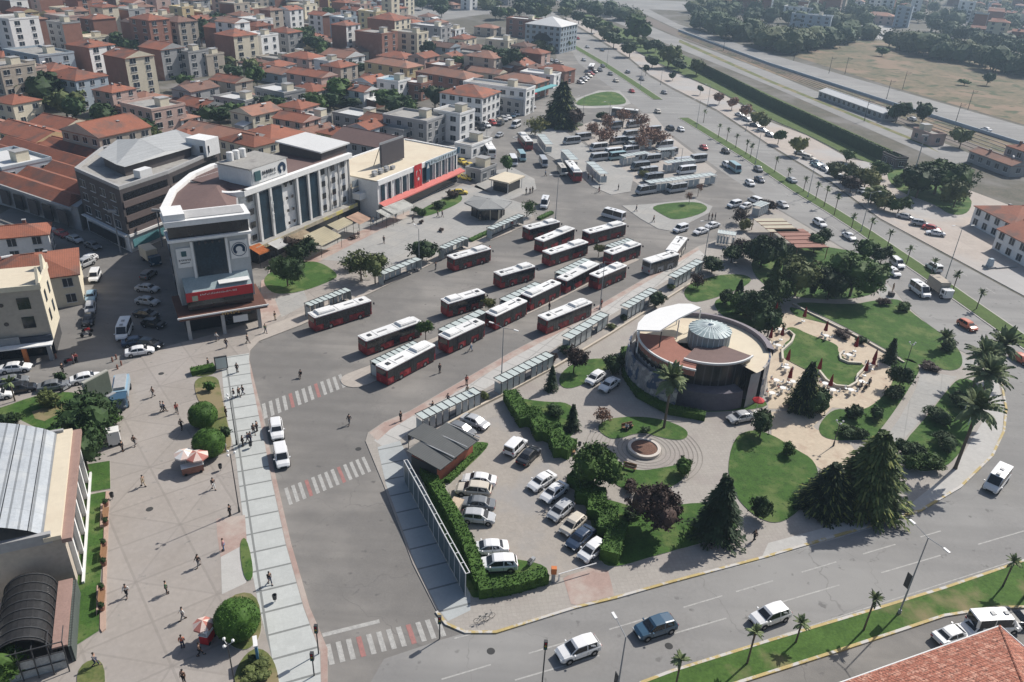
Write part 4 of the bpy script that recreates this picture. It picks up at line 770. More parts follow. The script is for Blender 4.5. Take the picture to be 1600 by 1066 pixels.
# ---------------- station houses on the right
def gh(px, py, z, rot, w, d, h, wall, roof, label, **k):
    q = g(px, py, z+1); return house(q.x, q.y, radians(rot), w, d, h, wall, roof, label=label, **k)
gh(1598, 330, 5, 99, 14, 15, 5, 'white', 'hip', 'white station house with red hipped roof east of the forecourt', cat='station house', nm='station_house', group='station houses', chim=1)
gh(1632, 368, 5, 99, 14, 12, 5, 'white', 'gable', 'white station house with arched windows and red gabled roof', cat='station house', nm='station_house', group='station houses')
gh(1562, 240, 4, 104, 18, 6, 3.6, 'grey', 'gable', 'long grey railway shed with orange roof beyond the big pine', rmat=r_tile2, cat='shed', nm='railway_shed', group='railway sheds')
gh(1602, 232, 6, 104, 8, 7, 7, 'grey', 'hip', 'dark grey railway house at the end of the orange-roofed shed', cat='house', nm='railway_house', group='railway sheds')
gh(1340, 155, 3, 104, 46, 7, 3, 'grey', 'gable', 'very long railway depot with pale sheet roof beside the tracks', rmat=r_whites, cat='depot', nm='railway_depot', group='railway sheds', chim=0)
gh(1400, 240, 3, 104, 7, 4, 3, w_dark, 'flat', 'small dark shelter with white roof slab near the platform end', rmat=r_whites, cat='shelter', nm='platform_shelter', group='railway sheds', chim=0)
gh(1453, 205, 3, 104, 10, 6, 3.5, 'pink', 'flat', 'low reddish trackside hut between two round trees', cat='hut', nm='trackside_hut', group='railway sheds')
gh(1385, 352-12, 3, 100, 1.6, 1.6, .8, 'grey', 'flat', 'small grey concrete plinth box on the east forecourt', win=False, chim=0, nm='plinth', cat='plinth', group='plinths') if False else None
# cafe pergolas with strip roofs by the boulevard
for px_, py_, n_, m_, lb in ((1213, 352, 4, M_('pergola_cream', (.44, .40, .31), var=.12), 'pergola with cream striped canvas strips beside the boulevard'), (1250, 372, 5, M_('pergola_red', (.29, .15, .12), var=.15), 'pergola with red-brown canvas strips beside the boulevard')):
    q = g(px_, py_, 3); r_ = thing('pergola', lb, 'pergola', (q.x, q.y, 0), radians(10), 'cafe pergolas')
    for i in range(n_):
        MB().box((0, (i-n_/2)*2.4+1.2, 3.0), (7.5, 2.0, .1)).build('canvas_strip', m_, r_); MB().box((0, (i-n_/2)*2.4, 3.05), (7.8, .18, .2)).build('beam', w_brick, r_)
    for x in (-3.6, 3.6):
        for y in (-n_*1.2, n_*1.2): MB().tube((x, y, 0), (x, y, 3), .1).build('post', p_wood, r_)
    OCC.append((q.x, q.y, 5))
# ------------------------------------------------------------------ vehicles
t_tyre = M_('tyre', (.02, .02, .02), rough=.9, var=.1); t_rim = M_('wheel_rim', (.35, .35, .36), rough=.35, var=.05, metal=.6)
t_lamp = M_('headlight_glass', (.6, .62, .62), rough=.15, var=.05); t_tail = M_('tail_light_red', (.35, .02, .02), rough=.3, var=.05)
def carpaint(n, c, r=.28):
    m = M_('paint_'+n, c, rough=r, var=.03, spec=.5); m.node_tree.nodes['Principled BSDF'].inputs['Coat Weight'].default_value = .5; return m
PAINT = dict(white=carpaint('white', (.72, .72, .72)), silver=carpaint('silver', (.42, .43, .44)), grey=carpaint('grey', (.17, .18, .19)), black=carpaint('black', (.018, .02, .024)),
             blue=carpaint('blue', (.035, .085, .14)), navy=carpaint('navy', (.03, .05, .09)), red=carpaint('red', (.38, .03, .025)), orange=carpaint('orange', (.50, .12, .05)), yellow=carpaint('yellow', (.62, .46, .06)), beige=carpaint('beige', (.55, .50, .42)), teal=carpaint('teal', (.24, .38, .40)), green=carpaint('green', (.03, .2, .15)), lightblue=carpaint('lightblue', (.25, .38, .48)))
def wheel_mesh(r, w): return MB().lathe([(r*.55, -w/2), (r, -w/2), (r, w/2), (r*.55, w/2)], n=14).lathe([(r*.58, -w*.42), (r*.2, -w*.5), (0, -w*.5)], n=10, mi=1).lathe([(0, w*.5), (r*.2, w*.5), (r*.58, w*.42)], n=10, mi=1).mesh('wheel', [t_tyre, t_rim])
WH = {'c': wheel_mesh(.32, .22), 'v': wheel_mesh(.36, .24), 'b': wheel_mesh(.48, .3)}
KIND = {  # length, half width, stations (x, half width, underside, belt, roof, roof half width), glass x: rear base, rear top, front top, front base, wheel x
 'sedan': dict(L=4.4, w=.88, st=[(-2.2, .74, .38, .78, .80, .6), (-2.08, .84, .25, .92, .94, .66), (-1.55, .88, .2, .98, 1.0, .66), (-.95, .88, .2, .97, 1.38, .6), (-.2, .88, .2, .94, 1.46, .62), (.45, .88, .2, .93, 1.42, .6), (1.2, .87, .2, .92, .98, .66), (1.85, .84, .22, .80, .84, .62), (2.2, .7, .35, .62, .64, .5)], g=(-1.5, -.98, .45, 1.15), wx=(-1.32, 1.36), wh='c'),
 'hatch': dict(L=4.0, w=.87, st=[(-2.0, .74, .35, .9, .92, .6), (-1.92, .84, .25, .98, 1.0, .64), (-1.55, .87, .2, .98, 1.42, .58), (-.7, .87, .2, .95, 1.52, .62), (.3, .87, .2, .93, 1.5, .62), (1.15, .86, .2, .95, 1.0, .66), (1.75, .82, .22, .84, .88, .6), (2.0, .7, .35, .64, .66, .5)], g=(-1.88, -1.5, .35, 1.12), wx=(-1.25, 1.25), wh='c'),
 'suv': dict(L=4.5, w=.92, st=[(-2.25, .8, .4, 1.0, 1.02, .62), (-2.15, .9, .3, 1.08, 1.1, .68), (-1.75, .92, .28, 1.08, 1.62, .64), (-.7, .92, .28, 1.05, 1.72, .68), (.4, .92, .28, 1.03, 1.68, .66), (1.2, .91, .28, 1.04, 1.1, .7), (1.95, .86, .3, .95, .98, .64), (2.25, .74, .42, .74, .76, .54)], g=(-2.1, -1.7, .45, 1.15), wx=(-1.4, 1.4), wh='v'),
 'van': dict(L=5.4, w=.98, st=[(-2.7, .92, .4, 1.15, 2.2, .82), (-2.6, .97, .3, 1.15, 2.3, .86), (-.5, .98, .28, 1.15, 2.35, .86), (1.3, .98, .28, 1.12, 2.28, .84), (2.1, .95, .28, 1.12, 1.2, .76), (2.55, .88, .3, .95, .98, .7), (2.7, .8, .42, .7, .72, .6)], g=(-2.7, -2.66, 1.32, 2.08), wx=(-1.75, 1.75), wh='v'),
 'minibus': dict(L=7.2, w=1.05, st=[(-3.6, 1.04, .45, 1.25, 2.6, .95), (-3.5, 1.1, .35, 1.25, 2.72, 1.0), (0, 1.1, .32, 1.25, 2.76, 1.0), (2.7, 1.1, .32, 1.22, 2.68, .98), (3.3, 1.06, .34, 1.2, 1.3, .9), (3.6, .98, .45, .9, .95, .8)], g=(-3.6, -3.56, 2.72, 3.28), wx=(-2.2, 2.45), wh='v'),
 'small_van': dict(L=4.2, w=.9, st=[(-2.1, .84, .38, 1.05, 1.75, .72), (-2.0, .9, .28, 1.05, 1.82, .76), (-.3, .9, .25, 1.05, 1.84, .76), (.55, .9, .25, 1.02, 1.78, .74), (1.25, .88, .25, 1.02, 1.08, .7), (1.85, .84, .28, .88, .9, .64), (2.1, .72, .4, .64, .66, .55)], g=(-2.1, -2.06, .58, 1.22), wx=(-1.3, 1.32), wh='c')}
VM = {}
def veh_meshes(kind):
    if kind in VM: return VM[kind]
    K = KIND[kind]; mb = MB(); st = K['st']; sec = []
    for x, w, zb, be, ro, rw in st:
        sec.append([(x, -w*.9, zb), (x, -w, zb+.16), (x, -w, be-.12), (x, -w+.07, be), (x, -rw, max(ro-.03, be+.005)), (x, -rw*.8, ro), (x, rw*.8, ro), (x, rw, max(ro-.03, be+.005)), (x, w-.07, be), (x, w, be-.12), (x, w, zb+.16), (x, w*.9, zb)])
    n = 12; mb.v = [p for s_ in sec for p in s_]
    for i in range(len(sec)-1):
        for j in range(n): mb.f.append((i*n+j, i*n+(j+1) % n, (i+1)*n+(j+1) % n, (i+1)*n+j)); mb.m.append(0)
    mb.f.append(tuple(range(n))[::-1]); mb.f.append(tuple((len(sec)-1)*n+i for i in range(n))); mb.m += [0, 0]
    mb.f = [tuple(reversed(f)) for f in mb.f]
    xs = K['wx']; r = {'c': .37, 'v': .42}[K['wh']]
    for x in xs:   # dark wheel arches
        for s_ in (-1, 1): mb.lathe([(0, 0), (r, 0)], n=14, mi=1) if False else mb.add([(x+cos(2*pi*i/14)*r, s_*(K['w']+.006), {'c': .34, 'v': .38}[K['wh']]+sin(2*pi*i/14)*r) for i in range(14)], [tuple(range(14)) if s_ < 0 else tuple(reversed(range(14)))], 1)
    h_ = K['L']/2; mb.box((h_-.02, 0, .5), (.08, .9, .16), 0, 1).box((h_-.06, 0, .36), (.12, 1.3, .1), 0, 1).box((-h_+.02, 0, .45), (.08, 1.2, .12), 0, 1)
    for s_ in (-1, 1):
        mb.box((0, s_*(K['w']-.01), .33), (sum(abs(q) for q in xs)-.9, .06, .1), 0, 1)
        for x in (K['g'][2]+.35, (K['g'][1]+K['g'][2])/2, K['g'][1]-.15 if kind in ('sedan', 'hatch', 'suv') else -.9): mb.box((x, s_*(K['w']-.005), .66), (.03, .02, .5), 0, 1)
        mb.box((K['g'][3]-.25, s_*(K['w']+.09), .98 if kind in ('sedan', 'hatch') else 1.15), (.14, .2, .13), 0, 0)
    body = mb.mesh('body', [PAINT['white'], t_tyre])
    def at(x):
        for a, b in zip(st, st[1:]):
            if a[0] <= x <= b[0]:
                t = (x-a[0])/(b[0]-a[0]); return [a[k]+(b[k]-a[k])*t for k in range(6)]
        return list(st[-1])
    def side(s_, xa, xb):
        g0, g1, g2, g3 = K['g']; pts = []
        m = 5
        for k in range(m+1):
            x = xa+(xb-xa)*k/m; q = at(x); top = q[4]-.09; bot = q[3]+.05
            top = max(top, bot+.001)
            def y_(z): t = (z-q[3])/max(q[4]-.03-q[3], .01); return (q[1]-.07)+(q[5]-q[1]+.07)*min(t, 1)+.014
            pts.append(((x, s_*y_(bot), bot), (x, s_*y_(top), top)))
        mb = MB()
        for k in range(m): mb.add([pts[k][0], pts[k+1][0], pts[k+1][1], pts[k][1]], [(0, 1, 2, 3) if s_ < 0 else (3, 2, 1, 0)])
        return mb
    g0, g1, g2, g3 = K['g']; gm = {}
    mid = (g1+g2)/2
    for s_, nm in ((-1, 'r'), (1, 'l')):
        gm[nm+'f'] = side(s_, mid+.06, g3-.12).mesh('side_window', [g_dark]); gm[nm+'b'] = side(s_, g0+.2 if kind in ('sedan', 'hatch', 'suv') else g0+.3, mid-.06).mesh('side_window', [g_dark])
    def screen(xb, xt, sgn):
        a, b = at(xb), at(xt); mb = MB(); o_ = .02
        za, zb = a[3]+.06 if kind in ('van', 'minibus', 'small_van') and sgn < 0 else a[4]+.02, b[4]-.06
        mb.add([(xb+sgn*o_, -(a[5]-.02), za+.01), (xb+sgn*o_, a[5]-.02, za+.01), (xt+sgn*(o_+.03), b[5]*.86, zb+.015), (xt+sgn*(o_+.03), -b[5]*.86, zb+.015)], [(0, 1, 2, 3) if sgn > 0 else (3, 2, 1, 0)]); return mb.mesh('windshield' if sgn > 0 else 'rear_window', [g_dark])
    gm['ws'] = screen(g3, g2, 1); gm['rw'] = screen(g0, g1, -1)
    fx, fw, _, fb = st[-1][0], st[-1][1], 0, st[-1][3]; rx, rwd, rb = st[0][0], st[0][1], st[0][3]
    gm['hl'] = MB().box((fx-.04, 0, fb-.06), (.14, .34, .14)).mesh('headlight', [t_lamp]); gm['tl'] = MB().box((rx+.02, 0, rb-.1), (.1, .26, .18)).mesh('tail_light', [t_tail])
    gm['y'] = (fw-.17, rwd-.13)
    VM[kind] = (body, gm); return VM[kind]
def car(x, y, rz, kind='sedan', col='white', label='', far=False, group=None, z=.04, extra=None):
    body, gm = veh_meshes(kind); K = KIND[kind]
    nm = {'sedan': 'saloon_car', 'hatch': 'hatchback_car', 'suv': 'estate_car', 'van': 'van', 'minibus': 'minibus', 'small_van': 'small_van'}[kind]
    cat = {'van': 'van', 'minibus': 'minibus', 'small_van': 'van'}.get(kind, 'car')
    if col == 'yellow': nm, cat = 'taxi', 'taxi'
    r = thing(nm, label or '%s %s' % ({'lightblue': 'light blue'}.get(col, col), {'sedan': 'saloon car', 'hatch': 'hatchback', 'suv': 'estate car', 'van': 'tall van', 'minibus': 'minibus', 'small_van': 'small van'}[kind]), cat, (x, y, z), rz, group or 'cars and vans')
    b = ob('body', body, r); paint(b, PAINT[col])
    for k in ('rf', 'rb', 'lf', 'lb'): ob('side_window', gm[k], r)
    ob('windshield', gm['ws'], r); ob('rear_window', gm['rw'], r)
    wr = {'c': .32, 'v': .36}[K['wh']]
    if not far:
        for wx in K['wx']:
            for s_ in (-1, 1):
                w = ob('wheel', WH[K['wh']], r, (wx, s_*(K['w']-.08), wr)); w.rotation_euler = (pi/2, 0, 0)
        for s_ in (-1, 1): ob('headlight', gm['hl'], r, (0, s_*gm['y'][0], 0)); ob('tail_light', gm['tl'], r, (0, s_*gm['y'][1], 0))
    if kind in ('van', 'minibus') and not far:
        for xx in (-.6, .9): ob('roof_hatch', HATCH, r, (xx, 0, K['st'][2][4]+.02))
    return r
HATCH = MB().box((0, 0, .04), (.5, .5, .08), 0, 0).mesh('roof_hatch', [p_grey])
def hd(px, py, qx, qy): a, b = g(px, py), g(qx, qy); return atan2(b.y-a.y, b.x-a.x)
def carp(px, py, dx, dy, kind='sedan', col='white', label='', **k):
    """px,py = middle of the car in the photograph, dx,dy = towards its nose"""
    c = g(px, py, .7); rz = hd(px, py, px+dx, py+dy); far = Vector((c.x, c.y)).length > 230
    return car(c.x, c.y, rz, kind, col, label, far, **k)
# ---- near cars: parking yard
Y = dict(z=.14)
for a in ((930, 591, -10, 7, 'hatch', 'white', 'white hatchback near the round restaurant, second from the dark wall'), (952, 601, -11, 8, 'sedan', 'white', 'white saloon closest to the wall of the round restaurant'),
          (1158, 652, -20, 4, 'sedan', 'silver', 'silver saloon in front of the red parasol by the restaurant door'), (742, 659, 20, 8, 'sedan', 'silver', 'silver saloon behind the brick hut'), (722, 672, 20, 8, 'hatch', 'grey', 'dark grey hatchback tucked against the brick hut'),
          (806, 698, 10, -10, 'small_van', 'white', 'white boxy van parked beside the stepped hedge'), (826, 712, 10, -10, 'sedan', 'black', 'black car in hedge shade next to the white boxy van'),
          (749, 750, -20, -2, 'sedan', 'white', 'white saloon nearest the brick hut in the yard'), (740, 766, -20, -2, 'suv', 'beige', 'beige-grey estate between two cars beside the hut'), (746, 787, -20, -2, 'sedan', 'grey', 'dark grey saloon next to the concrete box'), (748, 808, 20, 2, 'hatch', 'silver', 'silver saloon with dark glass roof in the left parking row'),
          (765, 856, -20, 1, 'sedan', 'white', 'white saloon with black roof beside the corner hedge'), (777, 882, -20, 1, 'suv', 'white', 'white estate car touching the corner hedge'),
          (847, 752, -14, 9, 'sedan', 'white', 'white saloon at the top of the diagonal parking row'), (866, 769, -13, 10, 'sedan', 'white', 'white saloon second in the diagonal parking row'), (876, 798, -12, 10, 'hatch', 'silver', 'silver hatchback third in the diagonal parking row'), (895, 820, -11, 10, 'hatch', 'beige', 'cream hatchback fourth in the diagonal parking row'), (907, 840, -11, 10, 'sedan', 'navy', 'dark blue car fifth in the diagonal parking row'), (925, 860, -12, 10, 'hatch', 'white', 'white hatchback with black roof last in the diagonal row')): carp(*a, **Y)
# ---- near road
carp(903, 1014, -22, 8, 'suv', 'white', 'white people carrier on the lower road near the traffic light'); carp(1024, 980, -22, 7, 'suv', 'blue', 'dark blue hatchback on the lower road'); carp(1203, 962, -22, 8, 'suv', 'white', 'white estate on the lower road above the small palm')
carp(1557, 752, -12, 15, 'van', 'white', 'white minibus van rounding the curved kerb'); carp(1596, 560, 25, 15, 'sedan', 'orange', 'orange-red car at the photo edge beyond the palms'); carp(1512, 508, 20, 12, 'hatch', 'orange', 'orange-red hatchback on the boulevard behind the palms')
carp(1488, 991, 20, -7, 'sedan', 'white', 'white saloon below the green median behind the tiled roof'); carp(1530, 978, 18, -6, 'sedan', 'white', 'white car between saloon and van near the tiled roof') ; carp(1552, 976, 20, -1, 'van', 'white', 'white van parked above the tiled roof'); carp(1608, 966, 20, -1, 'sedan', 'black', 'black car at the edge beyond the white van')
carp(432, 671, 2, 14, 'suv', 'white', 'white car behind another on the pale pavement edge'); carp(440, 714, 3, 15, 'small_van', 'white', 'white van nearer the middle crossing'); 
# ---- left street
for a in ((24, 574, 20, -2, 'sedan', 'white', 'white saloon with open boot below the cream corner building'), (30, 606, 20, -3, 'sedan', 'black', 'black car beside the small palm at the left edge'), (84, 602, 20, -3, 'sedan', 'grey', 'grey saloon with white hatch open beside the park lawn'), (134, 590, 20, -4, 'sedan', 'white', 'white saloon passing behind the back of the big sign'), (-6, 617, 20, -3, 'sedan', 'white', 'white car cut by the left edge of the photo'),
          (218, 548, 20, -3, 'sedan', 'white', 'white saloon at the edge of the sunlit plaza'), (212, 533, 20, -3, 'sedan', 'navy', 'navy car in shade above the white saloon'), (235, 537, 20, 3, 'hatch', 'black', 'black hatchback in shade by the plaza edge'), (194, 518, -6, 14, 'van', 'white', 'white van in the shaded street'),
          (230, 450, 20, 2, 'sedan', 'silver', 'silver car in the shaded row behind the tower'), (230, 470, 20, 3, 'sedan', 'silver', 'silver-grey car next in the shaded row'), (232, 428, 14, -10, 'hatch', 'grey', 'grey hatchback below the small truck'), (228, 490, 20, 3, 'sedan', 'black', 'black car in the deep shade of the tower'), (240, 505, 20, 3, 'hatch', 'black', 'black hatchback lowest in the shaded row'),
          (142, 462, -3, 14, 'sedan', 'lightblue', 'pale blue car in line along the shaded street'), (141, 481, -2, 14, 'hatch', 'silver', 'silver hatchback in line along the shaded street'), (138, 498, -2, 14, 'sedan', 'black', 'black car last in the shaded line'), (148, 432, -6, 14, 'small_van', 'white', 'white car at the sunlit corner of the shaded street'), (131, 412, -14, 6, 'suv', 'silver', 'silver van in sunlight at the side street mouth'), (137, 405, -14, 6, 'hatch', 'white', 'white car behind the silver van'),
          (75, 356, 14, 6, 'sedan', 'silver', 'silver car in shade below the market hall'), (95, 364, 14, 6, 'sedan', 'red', 'dark red car below the market hall'), (117, 373, 14, 6, 'sedan', 'silver', 'silver car nearest the dark office entrance'), (145, 383, 14, 6, 'sedan', 'grey', 'grey car under the dark office')): carp(*a)
# ---- boulevard and far
for a in ((1437, 455, 14, 10, 'van', 'white', 'white minivan on the boulevard beside the box lorry'), (1459, 418, -12, -8, 'small_van', 'white', 'white van on the far carriageway under a small palm'), (1402, 412, 14, 10, 'small_van', 'white', 'white van half hidden by the dark park trees'), (1396, 425, 14, 10, 'hatch', 'white', 'white hatchback half hidden by park trees'),
          (1327, 369, 14, 9, 'sedan', 'white', 'white saloon on the boulevard beside the tree row'), (1281, 349, 14, 9, 'suv', 'white', 'white car on the boulevard beside the pergolas'), (1223, 319, 13, 9, 'sedan', 'silver', 'silver car beside the dark red shrub and shelters'), (1237, 281, -13, -8, 'sedan', 'silver', 'silver car on the far carriageway near three palms'),
          (1185, 264, 13, 9, 'hatch', 'grey', 'grey car behind the turquoise-grey minibus'), (1187, 280, 13, 9, 'sedan', 'navy', 'navy car following the grey one'), (1134, 236, 12, 8, 'hatch', 'black', 'dark car alone near the lot corner'), (1047, 200, -12, -7, 'suv', 'black', 'black pickup with white bonnet beside the minibus lot'),
          (1038, 144, 10, 6, 'sedan', 'grey', 'grey car beyond the end of the upper median'), (1003, 123, 10, 6, 'sedan', 'grey', 'grey car in the upper carriageway'), (981, 112, -9, -6, 'hatch', 'silver', 'silver car beside the upper median'), (954, 115, 9, 6, 'sedan', 'grey', 'dark car on the near side of the upper median'), (941, 78, 8, 5, 'sedan', 'blue', 'blue car far up the boulevard'), (918, 73, 8, 5, 'sedan', 'silver', 'silver car far up the boulevard'), (903, 60, 8, 5, 'hatch', 'red', 'red car farthest up the boulevard'), (942, 103, 8, 5, 'hatch', 'grey', 'grey hatchback near the far bus'),
          (1147, 320, -14, 3, 'small_van', 'white', 'white minivan beside the green traffic island'), (1063, 358, -14, 4, 'small_van', 'white', 'white minivan at the tip of the traffic island'), (1095, 361, -14, 4, 'sedan', 'white', 'white saloon left of the mesh kiosk'), (1113, 352, -14, 4, 'sedan', 'white', 'white saloon behind the saloon beside the kiosk'), (1179, 313, -12, -5, 'small_van', 'white', 'white van behind the shelter at the boulevard'), (1165, 322, -12, 4, 'hatch', 'white', 'white hatchback behind the dark red shrubs'),
          (851, 319, -5, 14, 'van', 'white', 'white van on the square beside the round tree'), (1415, 338, 14, 3, 'sedan', 'silver', 'silver car on the pink forecourt nearest the tree row'), (1438, 349, 14, 2, 'suv', 'silver', 'silver estate on the pink forecourt'), (1456, 356, 14, 3, 'sedan', 'red', 'dark red car between two pale cars on the forecourt'), (1462, 364, -14, -2, 'sedan', 'white', 'white saloon nearest the road on the pink forecourt'),
          (1277, 258, 12, 5, 'sedan', 'teal', 'teal car parked under the street trees'), (1290, 264, 12, 5, 'sedan', 'silver', 'silver car under the street trees'), (1541, 202, -14, -4, 'sedan', 'white', 'white saloon alone on the upper road'), (1425, 186, -10, -3, 'hatch', 'white', 'white car between two round trees beyond the tracks')): carp(*a)
rr = random.Random(5); pool = ['white', 'silver', 'grey', 'black', 'white', 'silver', 'red', 'blue', 'white', 'beige']
def row(p0, p1, n, dx, dy, kinds=('sedan', 'hatch', 'suv'), lab=None, cols=None, grp=None):
    for i in range(n):
        t = (i+.5)/n; col = (cols or pool)[rr.randrange(len(cols or pool))]; k = rr.choice(kinds)
        carp(p0[0]+(p1[0]-p0[0])*t, p0[1]+(p1[1]-p0[1])*t, dx, dy, k, col, '' if not lab else '%s %s' % (col, lab), group=grp)
row((778, 190), (835, 165), 9, 8, 5, lab='car in the shaded shopfront row')
row((735, 205), (775, 190), 4, 8, 4, ('suv', 'van'), lab='van parked before the shops')
for a in ((725, 208, 'lightblue'), (782, 193, 'black'), (780, 211, 'silver'), (806, 196, 'white')): carp(a[0], a[1], -8, 4, 'van' if a[2] in ('lightblue', 'white') else 'hatch', a[2], 'group' and '%s vehicle in the street before the shops' % a[2])
row((1245, 235), (1385, 320), 11, 12, 3, lab='car parked beneath the street trees')
row((1150, 175), (1210, 215), 5, 10, 3, lab='car on the verge parking beyond the boulevard')
row((690, 45), (745, 80), 14, 6, 2, lab='car in the distant car park'); row((700, 38), (735, 58), 7, 6, 2, lab='car in the distant car park')
row((835, 85), (880, 100), 6, 6, 3, lab='car behind the far market roofs'); row((1345, 42), (1385, 58), 7, 6, 2, lab='car in the hazy far yard'); row((905, 130), (930, 110), 6, 7, 2, lab='car by the far triangle lawn')
row((1010, 160), (1190, 300), 5, 10, 7, lab='car moving along the boulevard'); row((900, 85), (1000, 150), 4, 8, 5, lab='car moving along the upper carriageway')
for a in ((722, 252, 8, 4), (734, 258, 8, 4), (728, 277, 8, 2), (718, 300, 9, 0), (719, 274, 8, 3)): carp(*a, 'sedan', 'yellow', 'yellow taxi at the corner of the flag-hung store')
row((40, 590), (1, 600), 1, 12, -2)
# ---- buses
BW, BH = 1.27, 3.0
bus_red = M_('bus_red', (.27, .022, .028), rough=.35, var=.2, scale=.9, rnd_amt=.12, big=(.8, (.13, .015, .022), .5, .56), spots=(1.4, (.36, .06, .06), .6, .66)); bus_white = M_('bus_roof_white', (.74, .74, .73), rough=.5, var=.06, scale=.6, rnd_amt=.07, big=(.6, (.58, .575, .56), .5, .68)); bus_grey = M_('bus_grey', (.30, .31, .32), rough=.4); bus_pale = M_('bus_cream', (.62, .60, .54), rough=.4)
BM = {}
def bus_set(L, pal):
    if (L, pal) in BM: return BM[(L, pal)]
    bd = {'red': bus_red, 'grey': bus_grey, 'cream': bus_pale, 'white': PAINT['white']}[pal]; h = L/2
    d = {}
    mb = MB().prism([(-h, -BW+.12), (-h+.12, -BW), (h-.2, -BW), (h, -BW+.25), (h, BW-.25), (h-.2, BW), (-h+.12, BW), (-h, BW-.12)], .3, 1.35)
    mb.prism([(-h+.02, -BW+.14), (-h+.14, -BW+.03), (h-.24, -BW+.03), (h-.06, -BW+.27), (h-.06, BW-.27), (h-.24, BW-.03), (-h+.14, BW-.03), (-h+.02, BW-.14)], 1.35, 2.85)
    d['body'] = mb.mesh('body', [bd])
    d['roof'] = MB().prism([(-h, -BW+.14), (-h+.14, -BW), (h-.24, -BW), (h-.04, -BW+.25), (h-.04, BW-.25), (h-.24, BW), (-h+.14, BW), (-h, BW-.14)], 2.82, 2.98).prism([(-h+.2, -BW+.25), (h-.3, -BW+.25), (h-.3, BW-.25), (-h+.2, BW-.25)], 2.98, 3.05).mesh('roof', [bus_white])
    mb = MB(); n = int(L/1.5)
    mb.box((-.1, 0, 2.08), (L-.5, .05, 1.28))
    for i in range(1, n): mb.box((-h+.25+i*(L-.5)/n, -.02, 2.08), (.06, .04, 1.28), 0, 1)
    d['side'] = mb.mesh('side_window_band', [g_dark, p_dk])
    d['door'] = MB().box((0, 0, 1.45), (1.2, .05, 2.1)).box((0, -.02, 1.45), (.06, .04, 2.1), 0, 1).mesh('door', [g_dark, p_dk])
    d['ws'] = MB().box((h-.03, 0, 1.95), (.06, 2*BW-.5, 1.55)).mesh('windshield', [g_dark]); d['rw'] = MB().box((-h-.0, 0, 2.2), (.06, 2*BW-.5, .9)).mesh('rear_window', [g_dark])
    d['hump'] = MB().prism([(-L*.14, -.95), (L*.14, -.95), (L*.14, .95), (-L*.14, .95)], 3.0, 3.32).prism([(-L*.13, -.8), (L*.13, -.8), (L*.13, .8), (-L*.13, .8)], 3.3, 3.42).mesh('roof_tank_cover', [bus_white])
    d['hatch'] = MB().box((0, 0, 3.1), (.62, .7, .14)).mesh('roof_hatch', [p_dk])
    d['joint'] = MB().box((0, 0, 3.06), (.08, 1.9, .05)).mesh('roof_joint', [p_grey])
    mb = MB()
    for i in range(9): mb.box((-.9+i*.22, 0, 3.07), (.11, .34, .02))
    d['mark'] = mb.mesh('roof_lettering', [p_dk])
    d['mir'] = MB().box((0, 0, 0), (.14, .28, .42)).tube((-.05, 0, .15), (-.3, -.3, .3), .03, n=4).mesh('mirror', [p_dk])
    d['hl'] = MB().box((h, 0, .75), (.08, .4, .25)).mesh('headlight', [t_lamp]); d['tl'] = MB().box((-h, 0, 1.0), (.08, .3, .4)).mesh('tail_light', [t_tail])
    BM[(L, pal)] = d; return d
def bus(a, b, front=1, hump=1, pal='red', L=None, label='', hz=3.0, lot=None):
    p, q = g(a[0], a[1], hz), g(b[0], b[1], hz); Lr = (q-p).length; L = L or max(8.5, min(12.0, round(Lr*2)/2)); c = (p+q)/2
    if front < 0: p, q = q, p
    rz = atan2(q.y-p.y, q.x-p.x); d = bus_set(L, pal); h = L/2
    r = thing('city_bus', label, 'bus', (c.x, c.y, .04), rz, 'buses of the terminal')
    for k in ('body', 'roof', 'ws', 'rw'): ob(d[k].name.split('.')[0], d[k], r)
    for s_ in (-1, 1): ob('side_window_band', d['side'], r, (0, s_*(BW-.01), 0), 0 if s_ < 0 else pi)
    for x in (h-1.1, .3, -h*.62): ob('door', d['door'], r, (x, -BW-.005, 0))
    if hump: ob('roof_tank_cover', d['hump'], r, (hump*L*.27*front*1.0, 0, 0))
    hs = -1 if hump*front > 0 else 1
    if hump == 0: hs = 1
    ob('roof_hatch', d['hatch'], r, (hs*L*.37, 0, 0)); ob('roof_joint', d['joint'], r, (hs*L*.28, 0, 0)); ob('roof_lettering', d['mark'], r, (hs*L*.15, 0, 0)); ob('roof_joint', d['joint'], r, (-hs*L*.08, 0, 0))
    for x in (h-2.6, -h+3.0):
        for s_ in (-1, 1): w = ob('wheel', WH['b'], r, (x, s_*(BW-.13), .48)); w.rotation_euler = (pi/2, 0, 0)
    for s_ in (-1, 1): ob('mirror', d['mir'], r, (h+.25, s_*(BW+.12), 2.4)); ob('headlight', d['hl'], r, (0, s_*.85, 0)); ob('tail_light', d['tl'], r, (0, s_*.95, 0))
    return r
